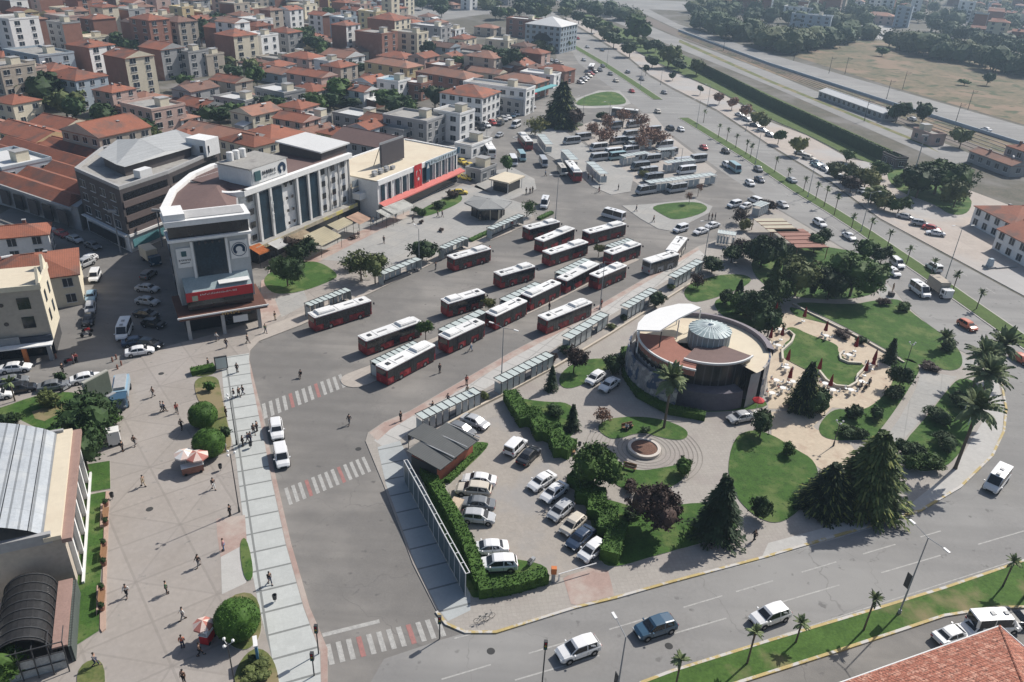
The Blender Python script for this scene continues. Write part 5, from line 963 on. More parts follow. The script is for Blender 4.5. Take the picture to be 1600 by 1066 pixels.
for a, b, f_, hp, lb in (
 ((485, 493), (576, 466), 1, -1, 'red bus alone at the kerb beside the first glass shelters'),
 ((565, 529), (653, 498), 1, 1, 'red bus behind the near end of the island shelters'),
 ((595, 575), (673, 535), 1, 1, 'nearest red bus, just above the upper crossing'),
 ((694, 471), (753, 454), 1, -1, 'red bus beyond the second island shelters'),
 ((692, 527), (751, 500), 1, -1, 'second red bus along the near side of the island'),
 ((766, 491), (817, 467), 1, -1, 'third red bus along the near side of the island'),
 ((821, 462), (870, 439), 1, -1, 'fourth red bus along the near side of the island'),
 ((876, 437), (931, 409), 1, 1, 'fifth red bus along the near side of the island'),
 ((928, 431), (973, 412), 1, 1, 'short red bus alone before the island end'),
 ((845, 498), (921, 468), 1, 1, 'red bus beside the southern glass shelters'),
 ((704, 402), (762, 386), 1, 1, 'red bus below the round dark tree of the square'),
 ((777, 428), (831, 413), 1, 1, 'red bus between the square and the island, middle of the lane'),
 ((821, 356), (871, 344), 1, 1, 'first red bus of the far bay row'),
 ((840, 376), (894, 354), 1, 1, 'second red bus of the far bay row'),
 ((850, 396), (917, 375), 1, 1, 'third red bus of the far bay row'),
 ((913, 363), (976, 347), 1, 1, 'red bus beside the small white minibus'),
 ((950, 395), (996, 379), 1, 1, 'red bus behind the farthest island shelters'),
 ((888, 250), (904, 270), -1, 1, 'red bus at the white arched stop nearer the square'),
 ((814, 206), (828, 222), -1, -1, 'red bus at the white arched stop nearer the cedar')): bus(a, b, f_, hp, label=lb)
bus((1010, 408), (1056, 394), 1, 0, 'grey', label='grey city bus with pale roof beside the last shelters'); bus((1049, 392), (1066, 370), 1, 0, 'cream', label='cream bus pulling away in front of the grey bus')
bus((760, 219), (770, 235), -1, 0, 'white', L=10.0, label='white-roofed dark bus between the two kiosks'); bus((967, 169), (987, 171), 1, 0, 'grey', L=10.0, label='dark green bus beside the far triangular lawn'); bus((928, 95), (921, 108), 1, 0, 'white', L=10.0, label='white bus far off at the upper road fork')
def mini(a, col, dx, dy, lab): carp(a[0], a[1], dx, dy, 'minibus', col, lab, group='minibuses').scale = (.86, .88, .9)
for a in ((958, 338, 'white', -14, -4, 'small white minibus behind the far bay row'), (1009, 299, 'silver', -14, 2, 'silver minibus at the corner of the lot'), (1057, 296, 'silver', -14, 2, 'silver minibus second from the lot corner'), (1148, 264, 'teal', 10, 7, 'grey-green minibus on the boulevard'),
          (815, 246, 'teal', 5, 8, 'teal-roofed minibus near the kiosks'), (849, 255, 'silver', 5, 8, 'silver minibus before the red bus'), (802, 253, 'white', 4, 8, 'white minibus behind the yellowing tree'), (878, 268, 'beige', 6, 8, 'beige minibus in the shadow of the red bus')): mini(a[:2], a[2], a[3], a[4], a[5])
for i, (x, y, c_) in enumerate(((910, 216, 'silver'), (935, 232, 'white'), (957, 240, 'white'), (963, 246, 'teal'), (985, 236, 'white'), (960, 198, 'silver'), (990, 196, 'silver'), (1018, 250, 'silver'), (1045, 240, 'silver'), (1072, 268, 'white'), (1065, 255, 'silver'), (965, 222, 'silver'), (990, 222, 'grey'), (1013, 222, 'silver'), (1012, 270, 'silver'), (1005, 250, 'white'), (893, 222, 'silver'), (1020, 280, 'grey'), (985, 212, 'silver'), (1020, 205, 'silver'), (935, 248, 'silver'), (1038, 228, 'white'), (1090, 250, 'silver'), (1000, 262, 'grey'))):
    mini((x, y), c_, -14, 1.5, '%s minibus in the crowded minibus lot' % c_)
# lorries
def lorry(px, py, dx, dy, cab, box, label, L=6.5, boxlow=False):
    c = g(px, py, 1.2); r = thing('lorry', label, 'lorry', (c.x, c.y, .04), hd(px, py, px+dx, py+dy), 'lorries')
    MB().box((-L*.15, 0, .75), (L*.98, 1.6, .3)).build('chassis', p_dk, r)
    if boxlow: MB().box((-1.0, 0, 1.5), (L*.62, 2.1, 1.1)).build('cargo_bed', box, r); MB().box((-1.0, 0, 2.2), (L*.5, 1.5, .5)).build('load', p_wood if False else w_grey, r)
    else: MB().box((-1.1, 0, 1.95), (L*.66, 2.2, 2.2)).build('cargo_box', box, r)
    MB().prism([(L*.22, -1.05), (L*.42, -1.05), (L*.46, -.8), (L*.46, .8), (L*.42, 1.05), (L*.22, 1.05)], .5, 2.1).build('cab', PAINT[cab], r)
    MB().box((L*.44, 0, 1.6), (.2, 1.8, .8)).build('windshield', g_dark, r)
    for s_ in (-1, 1): MB().box((L*.34, s_*1.06, 1.6), (.8, .06, .6)).build('side_window', g_dark, r); MB().box((L*.465, s_*.7, .8), (.06, .35, .2)).build('headlight', t_lamp, r)
    for x in (-L*.3, L*.33):
        for s_ in (-1, 1): w = ob('wheel', WH['b'], r, (x, s_*.95, .45)); w.rotation_euler = (pi/2, 0, 0)
lorry(1470, 452, 14, 10, 'white', w_beige, 'white box lorry with grey cargo box on the boulevard'); lorry(236, 402, 12, 9, 'blue', r_cream, 'small lorry with cream box and blue bonnet behind the tower', 6); lorry(189, 612, -2, 14, 'blue', PAINT['lightblue'], 'blue lorry with open pale blue bed beside the big sign', 8, True)
# ------------------------------------------------------------------ vegetation
lf = dict(green=leafmat('leaf_green', (.062, .115, .024), (.03, .062, .014)), olive=leafmat('leaf_olive', (.11, .13, .045), (.058, .078, .025)), dark=leafmat('leaf_dark', (.036, .066, .022), (.018, .037, .013)), purple=leafmat('leaf_purple', (.065, .042, .036), (.034, .027, .022)),
          autumn=leafmat('leaf_autumn', (.27, .155, .11), (.17, .10, .07)), pine=leafmat('needle_dark', (.028, .052, .022), (.014, .028, .013)), cedar=leafmat('needle_gold', (.075, .105, .03), (.035, .06, .02)), cypress=leafmat('needle_cypress', (.032, .06, .024), (.016, .032, .013)),
          palm=leafmat('leaf_palm', (.17, .21, .10), (.09, .12, .05)), yellow=leafmat('leaf_yellow', (.16, .16, .05), (.09, .10, .03)), hedge=leafmat('leaf_hedge', (.058, .12, .02), (.028, .068, .012), .05))
lf['wood'] = mat('leaf_wood', (.052, .085, .034), .8, .5, .05, (.03, .052, .024), big=(.03, (.085, .10, .04), .5, .62))
m_tip = leafmat('needle_tip', (.24, .25, .07), (.12, .15, .045), .1)
m_bark = M_('bark', (.12, .09, .07), rough=.95, var=.25, scale=3); m_palmbark = M_('palm_bark', (.14, .11, .085), rough=.95, var=.25, scale=2)
def leaf_quad(mb, c, s, rn, flat=.5, up=None):
    n = Vector((rn.gauss(0, 1), rn.gauss(0, 1), rn.gauss(0, 1)+flat)).normalized(); u = n.orthogonal().normalized(); u.rotate(Matrix.Rotation(rn.random()*6.28, 3, n)); w = n.cross(u)
    a, b = s*(.7+.6*rn.random()), s*(.45+.4*rn.random())
    mb.add([c-u*a, c-w*b*.8+u*a*.1, c+u*a, c+w*b*.8], [(0, 1, 2, 3)])
def crown_broad(seed, clumps=70, per=26, leaf=.085, core=.66, spread=.17, zs=.85):
    rn = random.Random(seed); mb = MB()
    lobes = [Vector((rn.uniform(-.45, .45), rn.uniform(-.45, .45), rn.uniform(-.25, .4))) for _ in range(6)]+[Vector((0, 0, 0))]
    for l in lobes: mb.blob((l.x, l.y, l.z*zs), core*.62, sub=2, amp=.22, seed=seed+l.x)
    for i in range(clumps):
        l = rn.choice(lobes); d = Vector((rn.gauss(0, 1), rn.gauss(0, 1), rn.gauss(0, 1)+.25)).normalized(); c = l+d*rn.uniform(.4, .6); c.z *= zs
        for k in range(per):
            q = c+Vector((rn.gauss(0, spread*.6), rn.gauss(0, spread*.6), rn.gauss(0, spread*.42))); leaf_quad(mb, q, leaf*rn.uniform(.7, 1.3), rn)
    return mb.mesh('crown', [lf['green']])
def crown_conifer(seed, tiers=17, br=13, droop=.12, rag=.25, tips=False, pw=.85):
    rn = random.Random(seed); mb = MB(); mb.lathe([(.06, .1), (.2, .2), (.12, .5), (.03, .85), (0, .95)], n=10)
    for t in range(tiers):
        z = .07+.9*t/tiers; R_ = (1-z)**pw*.5+.02
        for b in range(max(5, int(br*(1-z*.6)))):
            a = rn.random()*6.28; r = R_*rn.uniform(1-rag, 1+rag*.5); n = 8 if tips else 5
            for k in range(n):
                f_ = (k+1)/n; rr_ = r*f_; c = Vector((cos(a)*rr_, sin(a)*rr_, z-droop*f_*f_*.6+rn.gauss(0, .008)))
                w = (.034 if tips else .055)*(1.1-f_*.6); u = Vector((cos(a), sin(a), -.35)); v = Vector((-sin(a), cos(a), rn.gauss(0, .25)))
                mb.add([c-u*.045-v*w, c+u*.06-v*w*.35, c+u*.06+v*w*.35, c-u*.045+v*w], [(0, 1, 2, 3)], 1 if tips and f_ > .85 and rn.random() < .5 else 0)
                for s_ in (-1, 1):
                    q = c+v*w*s_; mb.add([q-u*.02, q+u*.03+v*.03*s_-Vector((0, 0, .015)), q+u*.01+v*.05*s_, q-u*.03+v*.03*s_], [(0, 1, 2, 3)])
    return mb.mesh('crown', [lf['pine'], m_tip])
def crown_cypress(seed):
    rn = random.Random(seed); mb = MB(); mb.lathe([(.05, .02), (.13, .15), (.145, .4), (.10, .75), (.02, .98)], n=10)
    for i in range(700):
        z = rn.random()**.9; R_ = .16*sin(min(1, z*1.4+.25)*pi*.5)*(1-z**2.2)+.01; a = rn.random()*6.28
        leaf_quad(mb, Vector((cos(a)*R_, sin(a)*R_, z)), .035, rn)
    return mb.mesh('crown', [lf['cypress']])
def crown_palm(seed, n=44, droop=1.0, fan=False):
    rn = random.Random(seed); mb = MB()
    for i in range(n):
        a = rn.random()*6.28; el = rn.uniform(-.5, 1.35); L = rn.uniform(.85, 1.1); p = Vector((0, 0, 0)); d = Vector((cos(a)*cos(el), sin(a)*cos(el), sin(el))); side = Vector((-sin(a), cos(a), 0)); seg = 6
        for k in range(seg):
            q = p+d*L/seg; w0, w1 = .17*sin(pi*(k+.35)/(seg+.4)), .17*sin(pi*(k+1.35)/(seg+.4)); hang = Vector((0, 0, -.06))
            for s_ in (-1, 1): mb.add([p, q, q+side*s_*w1+hang+d*.03, p+side*s_*w0+hang+d*.05], [(0, 1, 2, 3)])
            p = q; d = (d+Vector((0, 0, -.22*droop*(k+1)/seg*1.3))).normalized()
    mb.blob((0, 0, -.05), .13, sub=1); return mb.mesh('crown', [lf['palm']])
BR = [crown_broad(s) for s in (1, 2, 3, 4)]; BRF = [crown_broad(10+s, 44, 16, .115, .7) for s in range(3)]; SPARSE = [crown_broad(21, 60, 14, .09, .3, .2), crown_broad(22, 55, 14, .09, .25, .22)]
BIG = [crown_broad(31, 150, 34, .055, .66, .12), crown_broad(32, 150, 34, .055, .66, .12)]
CO = [crown_conifer(1), crown_conifer(2)]; COB = crown_conifer(5, 22, 42, .10, .6, True, .72); CYP = crown_cypress(1); PA = [crown_palm(1), crown_palm(2)]; PAS = crown_palm(3, 22)
def trunk_mesh(n=3, seed=1, m=m_bark):
    rn = random.Random(seed); mb = MB().tube((0, 0, 0), (0, 0, .62), .055, .035, 7)
    for i in range(n):
        a = 6.28*i/n+rn.random(); mb.tube((0, 0, .42+.05*i), (cos(a)*.22, sin(a)*.22, .8), .028, .012, 5)
    return mb.mesh('trunk', [m])
TR = [trunk_mesh(4, 1), trunk_mesh(3, 2)]; TRC = MB().tube((0, 0, 0), (0, 0, .9), .03, .008, 6).mesh('trunk', [m_bark]); TRP = MB().lathe([(.030, 0), (.022, .05), (.018, .5), (.022, .97), (.012, 1.0)], n=9).mesh('trunk', [m_palmbark])
tr = random.Random(11)
def setleaf(o, m): o.material_slots[0].link = 'OBJECT'; o.material_slots[0].material = lf[m]
def tree_at(x, y, h, r, leaf='green', kind='broad', label='', far=False, zs=1.0, group=None, low=.0):
    cat = 'tree'; nm = {'broad': 'broadleaf_tree', 'sparse': 'broadleaf_tree', 'conifer': 'conifer_tree', 'cedar': 'cedar_tree', 'cypress': 'cypress_tree', 'palm': 'palm_tree', 'smallpalm': 'fan_palm', 'shrub': 'shrub', 'big': 'broadleaf_tree', 'ball': 'clipped_shrub'}[kind]
    if kind in ('palm', 'smallpalm'): cat = 'palm'
    if kind in ('shrub', 'ball'): cat = 'shrub'
    desc = {'green': 'green', 'olive': 'olive-green', 'dark': 'dark green', 'purple': 'purple-leaved', 'autumn': 'reddish autumn', 'pine': 'dark', 'cedar': 'golden-green', 'cypress': 'dark', 'palm': 'green', 'yellow': 'yellowing', 'hedge': 'green'}[leaf]
    sz = 'large' if r > 4.5 else ('small' if r < 2.2 else 'medium')
    o = thing(nm, label or '%s %s %s' % (sz, desc, nm.replace('_', ' ')), cat, (x, y, 0.1), tr.random()*6.28, group or {'palm': 'palms', 'shrub': 'shrubs'}.get(cat, 'trees'))
    if kind in ('broad', 'sparse', 'big'):
        me = tr.choice(BIG) if kind == 'big' else (tr.choice(SPARSE) if kind == 'sparse' else (tr.choice(BRF) if far else tr.choice(BR)))
        hz = min(h*.5, r*.95*zs); c = ob('crown', me, o, (0, 0, h-hz*.92), tr.random()*6, (r/.98, r/.98, hz/.85)); ob('trunk', tr.choice(TR), o, (0, 0, -.1), 0, (r*.8+.5, r*.8+.5, h*.95))
    elif kind == 'shrub': c = ob('crown', tr.choice(BRF if far or r < 1 else BR), o, (0, 0, h*.5), 0, (r, r, h*.55/.85)); ob('stem', TRC, o, (0, 0, -.1), 0, (r, r, h*.5))
    elif kind in ('conifer', 'cedar'): c = ob('crown', COB if kind == 'cedar' else tr.choice(CO), o, (0, 0, h*low), 0, (r*1.9, r*1.9, h*(1-low))); ob('trunk', TRC, o, (0, 0, -.1), 0, (h*.5, h*.5, h*.95))
    elif kind == 'cypress': c = ob("crown", CYP, o, (0, 0, .3), 0, (r*6.4, r*6.4, h-.3)); ob('trunk', TRC, o, (0, 0, -.1), 0, (r*2.5, r*2.5, h*.5))
    elif kind in ('palm', 'smallpalm'):
        c = ob('crown', PAS if kind == 'smallpalm' else tr.choice(PA), o, (0, 0, h), 0, (r, r, r)); ob('trunk', TRP, o, (0, 0, -.1), 0, (h*1.1 if kind == 'palm' else 5, h*1.1 if kind == 'palm' else 5, h+.1))
    elif kind == 'ball':
        c = ob('crown', BALL, o, (0, 0, h*.52), 0, (r, r, h*.55))
        ob('stem', TRC, o, (0, 0, -.1), 0, (r, r, h*.5))
    setleaf(c, leaf); return o
def _ball():
    rn = random.Random(3); mb = MB().blob((0, 0, 0), .95, sub=4, amp=.07, seed=2)
    for i in range(2600):
        d = Vector((rn.gauss(0, 1), rn.gauss(0, 1), rn.gauss(0, 1))).normalized(); leaf_quad(mb, d*rn.uniform(.93, 1.0), .045, rn)
    return mb.mesh('crown', [lf['hedge']])
BALL = _ball()
def tc(px, py, h, r, leaf='green', kind='broad', label='', f_=.62, **k):   # px,py = middle of the crown
    p = g(px, py, h*f_); far = p.length > 260; return tree_at(p.x, p.y, h, r, leaf, kind, label, far, **k)
def tb(px, py, h, r, leaf='pine', kind='conifer', label='', **k):        # px,py = foot
    p = g(px, py); return tree_at(p.x, p.y, h, r, leaf, kind, label, p.length > 260, **k)
# -- park
tb(1348, 790, 11.6, 4.9, 'cedar', 'cedar', 'big golden-tipped cedar at the corner of the park', low=.02); tb(1288, 795, 7.2, 3.6, 'pine', 'cedar', 'dark spreading conifer joined to the left of the big cedar')
tb(1118, 838, 9.5, 3.6, 'pine', 'conifer', 'dark spruce standing on the lawn above the lower road', low=.03); tb(893, 672, 4.5, 1.5, 'pine', 'conifer', 'small dark conifer at the edge of the stepped hedge lawn'); tb(861, 610, 4.6, 1.3, 'cypress', 'conifer', 'slim dark conifer beside the southern shelters')
tb(1252, 640, 8.5, 2.5, 'pine', 'cedar', 'tall ragged dark conifer on the cafe terrace'); tc(1280, 625, 4, 2.4, 'dark', 'shrub', 'dark round bush beside the terrace conifer'); tb(1388, 566, 4.8, 1.7, 'cypress', 'conifer', 'leaning dark cypress at the lawn corner'); tb(1200, 482, 11, 2.8, 'cedar', 'conifer', 'tall feathery conifer among the park trees')
tb(1151, 478, 5.5, .9, 'cypress', 'cypress', 'slim cypress near the pale canopy'); tb(1268, 462, 5.5, .8, 'cypress', 'cypress', 'slim cypress in front of the dense park trees')
tc(930, 715, 6.8, 3.6, 'green', 'big', 'green spreading tree beside the round flower bed'); tc(1030, 783, 7.2, 3.3, 'purple', 'big', 'dark purple-leaved tree on the lower lawn'); tc(1067, 728, 2.8, 1.4, 'green', 'shrub', 'round green bush at the ring paving'); tc(898, 560, 4.6, 2.0, 'purple', 'broad', 'purple-leaved tree near the slim conifer by the shelters')
tc(865, 640, 1.6, 1.4, 'dark', 'shrub'); tc(820, 640, 1.8, 1.2, 'hedge', 'shrub'); tc(985, 758, 1.4, 1.2, 'purple', 'shrub', 'low purple bush under the ring paving'); tc(985, 800, 1.6, 1.4, 'dark', 'shrub', 'low dark bush beside the purple-leaved tree'); tc(1010, 672, 1, .8, 'dark', 'shrub')
tc(1192, 660, 4.2, 2.0, 'dark', 'broad', 'dark round tree beside the silver saloon'); tc(1190, 788, 3.4, 1.5, 'dark', 'shrub', 'small tree on the path edge beside the big lawn'); tc(1232, 700, 2, 1.1, 'green', 'shrub'); tc(1410, 588, 4.2, 1.9, 'dark', 'broad', 'dark tree on the tip of the terrace lawn'); tc(1398, 612, 2.6, 1.8, 'dark', 'shrub')
tc(1338, 642, 2.2, 1.5, 'dark', 'shrub', 'dark bush below the terrace, first of a pair'); tc(1370, 645, 2.2, 1.3, 'dark', 'shrub', 'dark bush below the terrace, second of a pair'); tc(1325, 672, 1.6, 1.6, 'dark', 'shrub'); tc(1340, 675, 1.6, 1.5, 'dark', 'shrub')
tc(1413, 479, 1.8, 1.6, 'green', 'shrub', 'clipped green bush at the boulevard corner of the lawn'); tc(1382, 471, 1.4, 1.4, 'purple', 'shrub', 'clipped purple bush at the lawn top'); tc(1483, 538, 1.8, 1.8, 'dark', 'shrub', 'clipped dark bush beneath the small palm'); tc(1450, 572, 1.2, 1.8, 'purple', 'shrub', 'low purple hedge at the lawn foot'); tc(1315, 520, 1.3, 1.8, 'purple', 'shrub', 'low purple hedge on the terrace edge'); tc(1347, 531, 1.3, 1.2, 'dark', 'shrub')
tc(1195, 385, 8, 5.0, 'dark', 'big', 'dark tree rising beside the cream pergola'); tc(1250, 428, 8, 5.0, 'olive', 'big', 'olive tree in the middle of the dense park trees'); tc(1338, 425, 9, 6.2, 'green', 'big', 'largest green tree of the park, nearest the boulevard'); tc(1300, 440, 6.5, 4.0, 'dark', 'big'); tc(1222, 450, 6, 3.5, 'green', 'broad'); tc(1275, 378, 4.5, 2.6, 'green', 'broad', 'green tree beside the red-brown pergola'); tc(1288, 368, 4, 2.2, 'dark', 'broad'); tc(1355, 385, 5, 3.0, 'green', 'broad'); tc(1380, 396, 4, 2.4, 'dark', 'broad'); tc(1180, 470, 6.5, 4.0, 'dark', 'big', 'dark tree behind the restaurant canopy'); tc(1155, 470, 4.5, 2.6, 'green', 'broad'); tc(1205, 500, 5.5, 2.8, 'dark', 'broad', 'dark tree overhanging the terrace'); tc(1135, 462, 3, 1.7, 'dark', 'broad')
tc(1115, 410, 3.8, 2.8, 'dark', 'broad', 'dark tree at the end of the last shelters'); tc(1145, 395, 4, 2.8, 'dark', 'broad'); tc(1165, 385, 4, 2.4, 'purple', 'broad'); tc(1160, 335, 4, 2.5, 'purple', 'sparse', 'dark red tree beside the mesh kiosk'); tc(1203, 320, 2.8, 2.2, 'purple', 'broad', 'dark red shrub by the boulevard kerb'); tc(1165, 350, 3, 1.8, 'yellow', 'shrub')
tc(1025, 466, 3.4, 1.8, 'dark', 'broad', 'dark bush at the gap between shelters'); tc(1092, 436, 3.4, 1.8, 'purple', 'sparse'); tc(958, 565, 3, 2.0, 'dark', 'shrub'); tc(1060, 430, 1, .8, 'dark', 'shrub'); tc(884, 545, 1.8, 1.4, 'dark', 'shrub'); tc(862, 558, 1.6, 1.0, 'purple', 'shrub'); tc(757, 618, 1.2, 1.0, 'olive', 'shrub'); tc(955, 509, 1.0, 1.0, 'olive', 'shrub'); tc(975, 495, 1.2, 1.0, 'dark', 'shrub'); tc(1050, 448, 1.2, 1.0, 'olive', 'shrub'); tc(942, 650, 2.4, 1.5, 'autumn', 'sparse', 'small leafless reddish shrub on the paving')
tc(1420, 700, 2.4, 2.2, 'dark', 'shrub'); tc(1435, 720, 2.4, 2.0, 'green', 'shrub'); tc(1470, 650, 2.0, 2.2, 'dark', 'shrub'); tc(1480, 690, 2.2, 2.0, 'dark', 'shrub'); tc(1505, 625, 2.5, 2.2, 'dark', 'shrub'); tc(1460, 720, 1.8, 1.6, 'green', 'shrub')
tb(1037, 670, 8.2, 2.9, 'palm', 'palm', 'tall palm in front of the painted restaurant wall'); tb(1492, 733, 10.0, 3.3, 'palm', 'palm', 'tall palm rising from the curved pavement'); tb(1520, 652, 7.6, 3.5, 'palm', 'palm', 'thick palm behind the curved-pavement palm'); tb(1548, 592, 6.4, 3.4, 'palm', 'palm', 'palm closest to the orange-red hatchback'); tb(1520, 606, 6, 3.2, 'palm', 'palm', 'palm with the boulevard behind it at the park corner'); tb(1470, 548, 2.6, 1.8, 'palm', 'palm', 'low palm in the big lawn')
# -- medians
for i, (x, y, h) in enumerate(((1210, 270, 4), (1230, 283, 3), (1274, 312, 4), (1287, 324, 5), (1303, 337, 5), (1330, 357, 3), (1356, 374, 4.5), (1385, 390, 4), (1416, 413, 3.5), (1452, 437, 4), (1487, 459, 4.2), (1525, 484, 3.5), (1099, 192, 4), (1122, 216, 4), (1135, 222, 4), (1149, 232, 4), (1165, 242, 4), (1172, 248, 4), (1255, 300, 3.5))): tb(x, y, h, 1.15, 'palm', 'smallpalm')
for i, (x, y, h, nm) in enumerate(((1243, 1005, 2.8, 'shortest fan palm on the lower green median'), (1349, 986, 4.6, 'fan palm on the lower median beside the double lamp post'), (1566, 918, 3.8, 'fan palm at the right end of the lower median'), (1167, 1038, 4.4, 'fan palm in front of the white estate car'), (1054, 1080, 4.2, 'fan palm at the bottom edge of the lower median'), (1600, 935, 3.2, 'fan palm cut by the edge at the lower median'))): tb(x, y, h, 1.0, 'palm', 'smallpalm', nm)
# -- square
tc(563, 412, 6.2, 3.6, 'olive', 'sparse', 'loose olive tree behind the lawn shelters'); tc(585, 415, 6.5, 2.6, 'olive', 'broad', 'taller half of the loose olive trees behind shelters'); tc(660, 387, 4.6, 3.3, 'dark', 'broad', 'round dark tree on the square'); tc(447, 420, 6.2, 3.5, 'dark', 'big', 'dark tree on the lawn beside the tower'); tc(472, 388, 4.8, 3.2, 'dark', 'broad', 'round dark tree shading the awnings'); tc(455, 385, 4.4, 2.8, 'purple', 'broad'); tc(548, 410, 3, 2.4, 'dark', 'sparse')
tc(824, 323, 4.4, 2.2, 'green', 'sparse', 'round tree beside the hexagonal kiosk'); tc(665, 515, 4.2, 1.4, 'green', 'broad', 'green tree on the bus island behind the nearest bus'); tc(763, 475, 3, 1.3, 'yellow', 'broad', 'yellowing tree on the bus island'); tc(863, 443, 2.4, 1.2, 'autumn', 'sparse', 'leafless reddish shrub on the bus island'); tc(936, 390, 3, 1.2, 'yellow', 'broad', 'yellowing tree near the island end'); tc(793, 255, 5.5, 2.4, 'green', 'conifer' if False else 'broad', 'green tree in front of the cream kiosk'); tc(837, 193, 6.5, 4.0, 'yellow', 'sparse', 'bare yellowish tree beside the great cedar')
tb(876, 197, 16, 7.0, 'pine', 'cedar', 'great dark cedar standing over the minibus lot'); tc(898, 183, 7, 3, 'purple', 'broad', 'purple tree beside the great cedar')
for x, y, h, r in ((952, 188, 6, 3), (975, 182, 7, 3), (1002, 188, 7, 3), (945, 208, 6, 4), (925, 200, 5, 3), (1010, 205, 6, 4), (1030, 214, 6, 4.5), (1000, 218, 6, 3)): tc(x, y, h, r, 'autumn', 'sparse')
tc(1078, 308, 3.5, 1.2, 'autumn', 'sparse'); tc(1092, 295, 3.5, 1.2, 'autumn', 'sparse'); tc(940, 180, 3, 2.5, 'dark', 'shrub'); tc(1005, 270, 2, 2, 'yellow', 'shrub')
tc(685, 318, 2.0, 1.8, 'dark', 'shrub', 'dark bush at the store lawn'); tc(655, 330, 2, 1.8, 'green', 'shrub', 'green bush at the near end of the store lawn'); tc(705, 303, 2, 1.8, 'purple', 'shrub')
for x, y in ((658, 347), (690, 359), (552, 371)): tc(x, y, .8, .8, 'purple', 'shrub')
for x, y, r, h, nm in ((317, 650, 2.0, 3.5, 'upper clipped ball shrub beside the pale pavement'), (326, 694, 2.15, 3.7, 'lower clipped ball shrub behind the red-white parasol'), (370, 970, 2.25, 4.0, 'largest clipped ball shrub nearest the camera')): tc(x, y, h, r, 'hedge', 'ball', nm, f_=.5)
tc(328, 604, 1.5, .95, 'hedge', 'shrub', 'small clipped shrub on the dry strip'); tc(353, 676, 1.6, .9, 'dark', 'shrub', 'small dark shrub by the paving near the ball shrubs')
for x, y in ((388, 1045), (400, 1035), (408, 1055), (392, 1062), (412, 1040)): tc(x, y, .8, .9, 'olive', 'shrub')
# -- left park
tc(135, 655, 7.5, 4.3, 'dark', 'big', 'big dark tree beside the blank sign'); tc(128, 700, 6, 3.2, 'dark', 'big', 'dark tree overhanging the arched hall roof'); tc(172, 650, 1.8, 1.6, 'hedge', 'shrub', 'round green bush at the foot of the blank sign'); tc(165, 672, 2, 1.6, 'dark', 'shrub'); tc(70, 622, 2.6, 1.7, 'olive', 'shrub', 'olive bush behind the grey saloon'); tc(12, 655, 1.8, 1.5, 'dark', 'shrub'); tb(24, 628, 3.2, 1.2, 'palm', 'smallpalm', 'small palm at the left street edge'); tc(30, 690, 1.2, 2, 'dark', 'shrub'); tc(4, 1030, 4, 2.4, 'green', 'broad', 'green tree at the bottom left corner'); tc(95, 590, 1.8, .9, 'dark', 'shrub')
# -- hedges
def hedge(pts, wid, h, label, seed=1, dens=26):
    rn = random.Random(seed); P = [Vector((p.x, p.y, 0)) for p in gp(pts)]; mb = MB(); o0 = P[0].copy()
    for a, b in zip(P, P[1:]):
        d = b-a; L = d.length; u = d/L; v = Vector((-u.y, u.x, 0)); n = max(1, int(L/.7))
        for i in range(n):
            c = a+u*(i+.5)*L/n-o0; mb.box((c.x, c.y, h*.47), (L/n+.15, wid*rn.uniform(.9, 1.0), h*rn.uniform(.9, .96)), atan2(u.y, u.x))
        for i in range(int(L*dens*(wid+h))):
            t = rn.random(); k = rn.random(); s_ = rn.uniform(-.5, .5)
            if k < .45: q = a+u*t*L+v*wid*s_+Vector((0, 0, h))
            else: q = a+u*t*L+v*wid*(.5 if k < .72 else -.5)+Vector((0, 0, h*rn.random()))
            leaf_quad(mb, q-o0+Vector((rn.gauss(0, .05), rn.gauss(0, .05), rn.gauss(0, .05))), .16, rn)
    o = mb.build('hedge', lf['hedge'], None, loc=(o0.x, o0.y, .1)); return tag(o, label, 'hedge', 'clipped hedges')
hedge([(652, 722), (678, 765), (708, 815), (732, 862), (752, 922)], 1.5, 1.5, 'clipped hedge running along the white railing', 1); hedge([(748, 930), (790, 925), (852, 908)], 1.5, 1.5, 'clipped hedge closing the corner of the parking yard', 2)
hedge([(700, 755), (755, 700)], .8, .6, 'low green strip along the brick side of the hut', 3)
zz = [(796, 625), (822, 668), (832, 652), (848, 690), (862, 676), (876, 716), (890, 700)]; hedge(zz, 2.2, 1.8, 'stepped hedge beside the white boxy van', 4)
zz = [(895, 765), (912, 752), (912, 790), (932, 778), (930, 815), (950, 805), (945, 842), (966, 832), (950, 880)]; hedge(zz, 2.2, 1.8, 'stepped hedge behind the diagonal parking row', 5)
hedge([(300, 586), (335, 578)], 1.4, .9, 'short clipped hedge beside the lit glass display', 6)
hedge([(705, 300), (660, 322)], .8, .7, 'low hedge on the store lawn', 7) if False else None
for k, (a, b) in enumerate((((842, 344), (862, 334)), ((735, 378), (765, 364)))): hedge([a, b], 1.2, .6, ('low olive hedge between the shelters and the far bays', 'low olive hedge beside the second square shelters')[k], 8+k, 14)
hedge([(975, 552), (978, 590), (1000, 622), (1045, 646), (1100, 656)], 1.3, 1.2, 'dark hedge curving round the foot of the painted wall', 12)
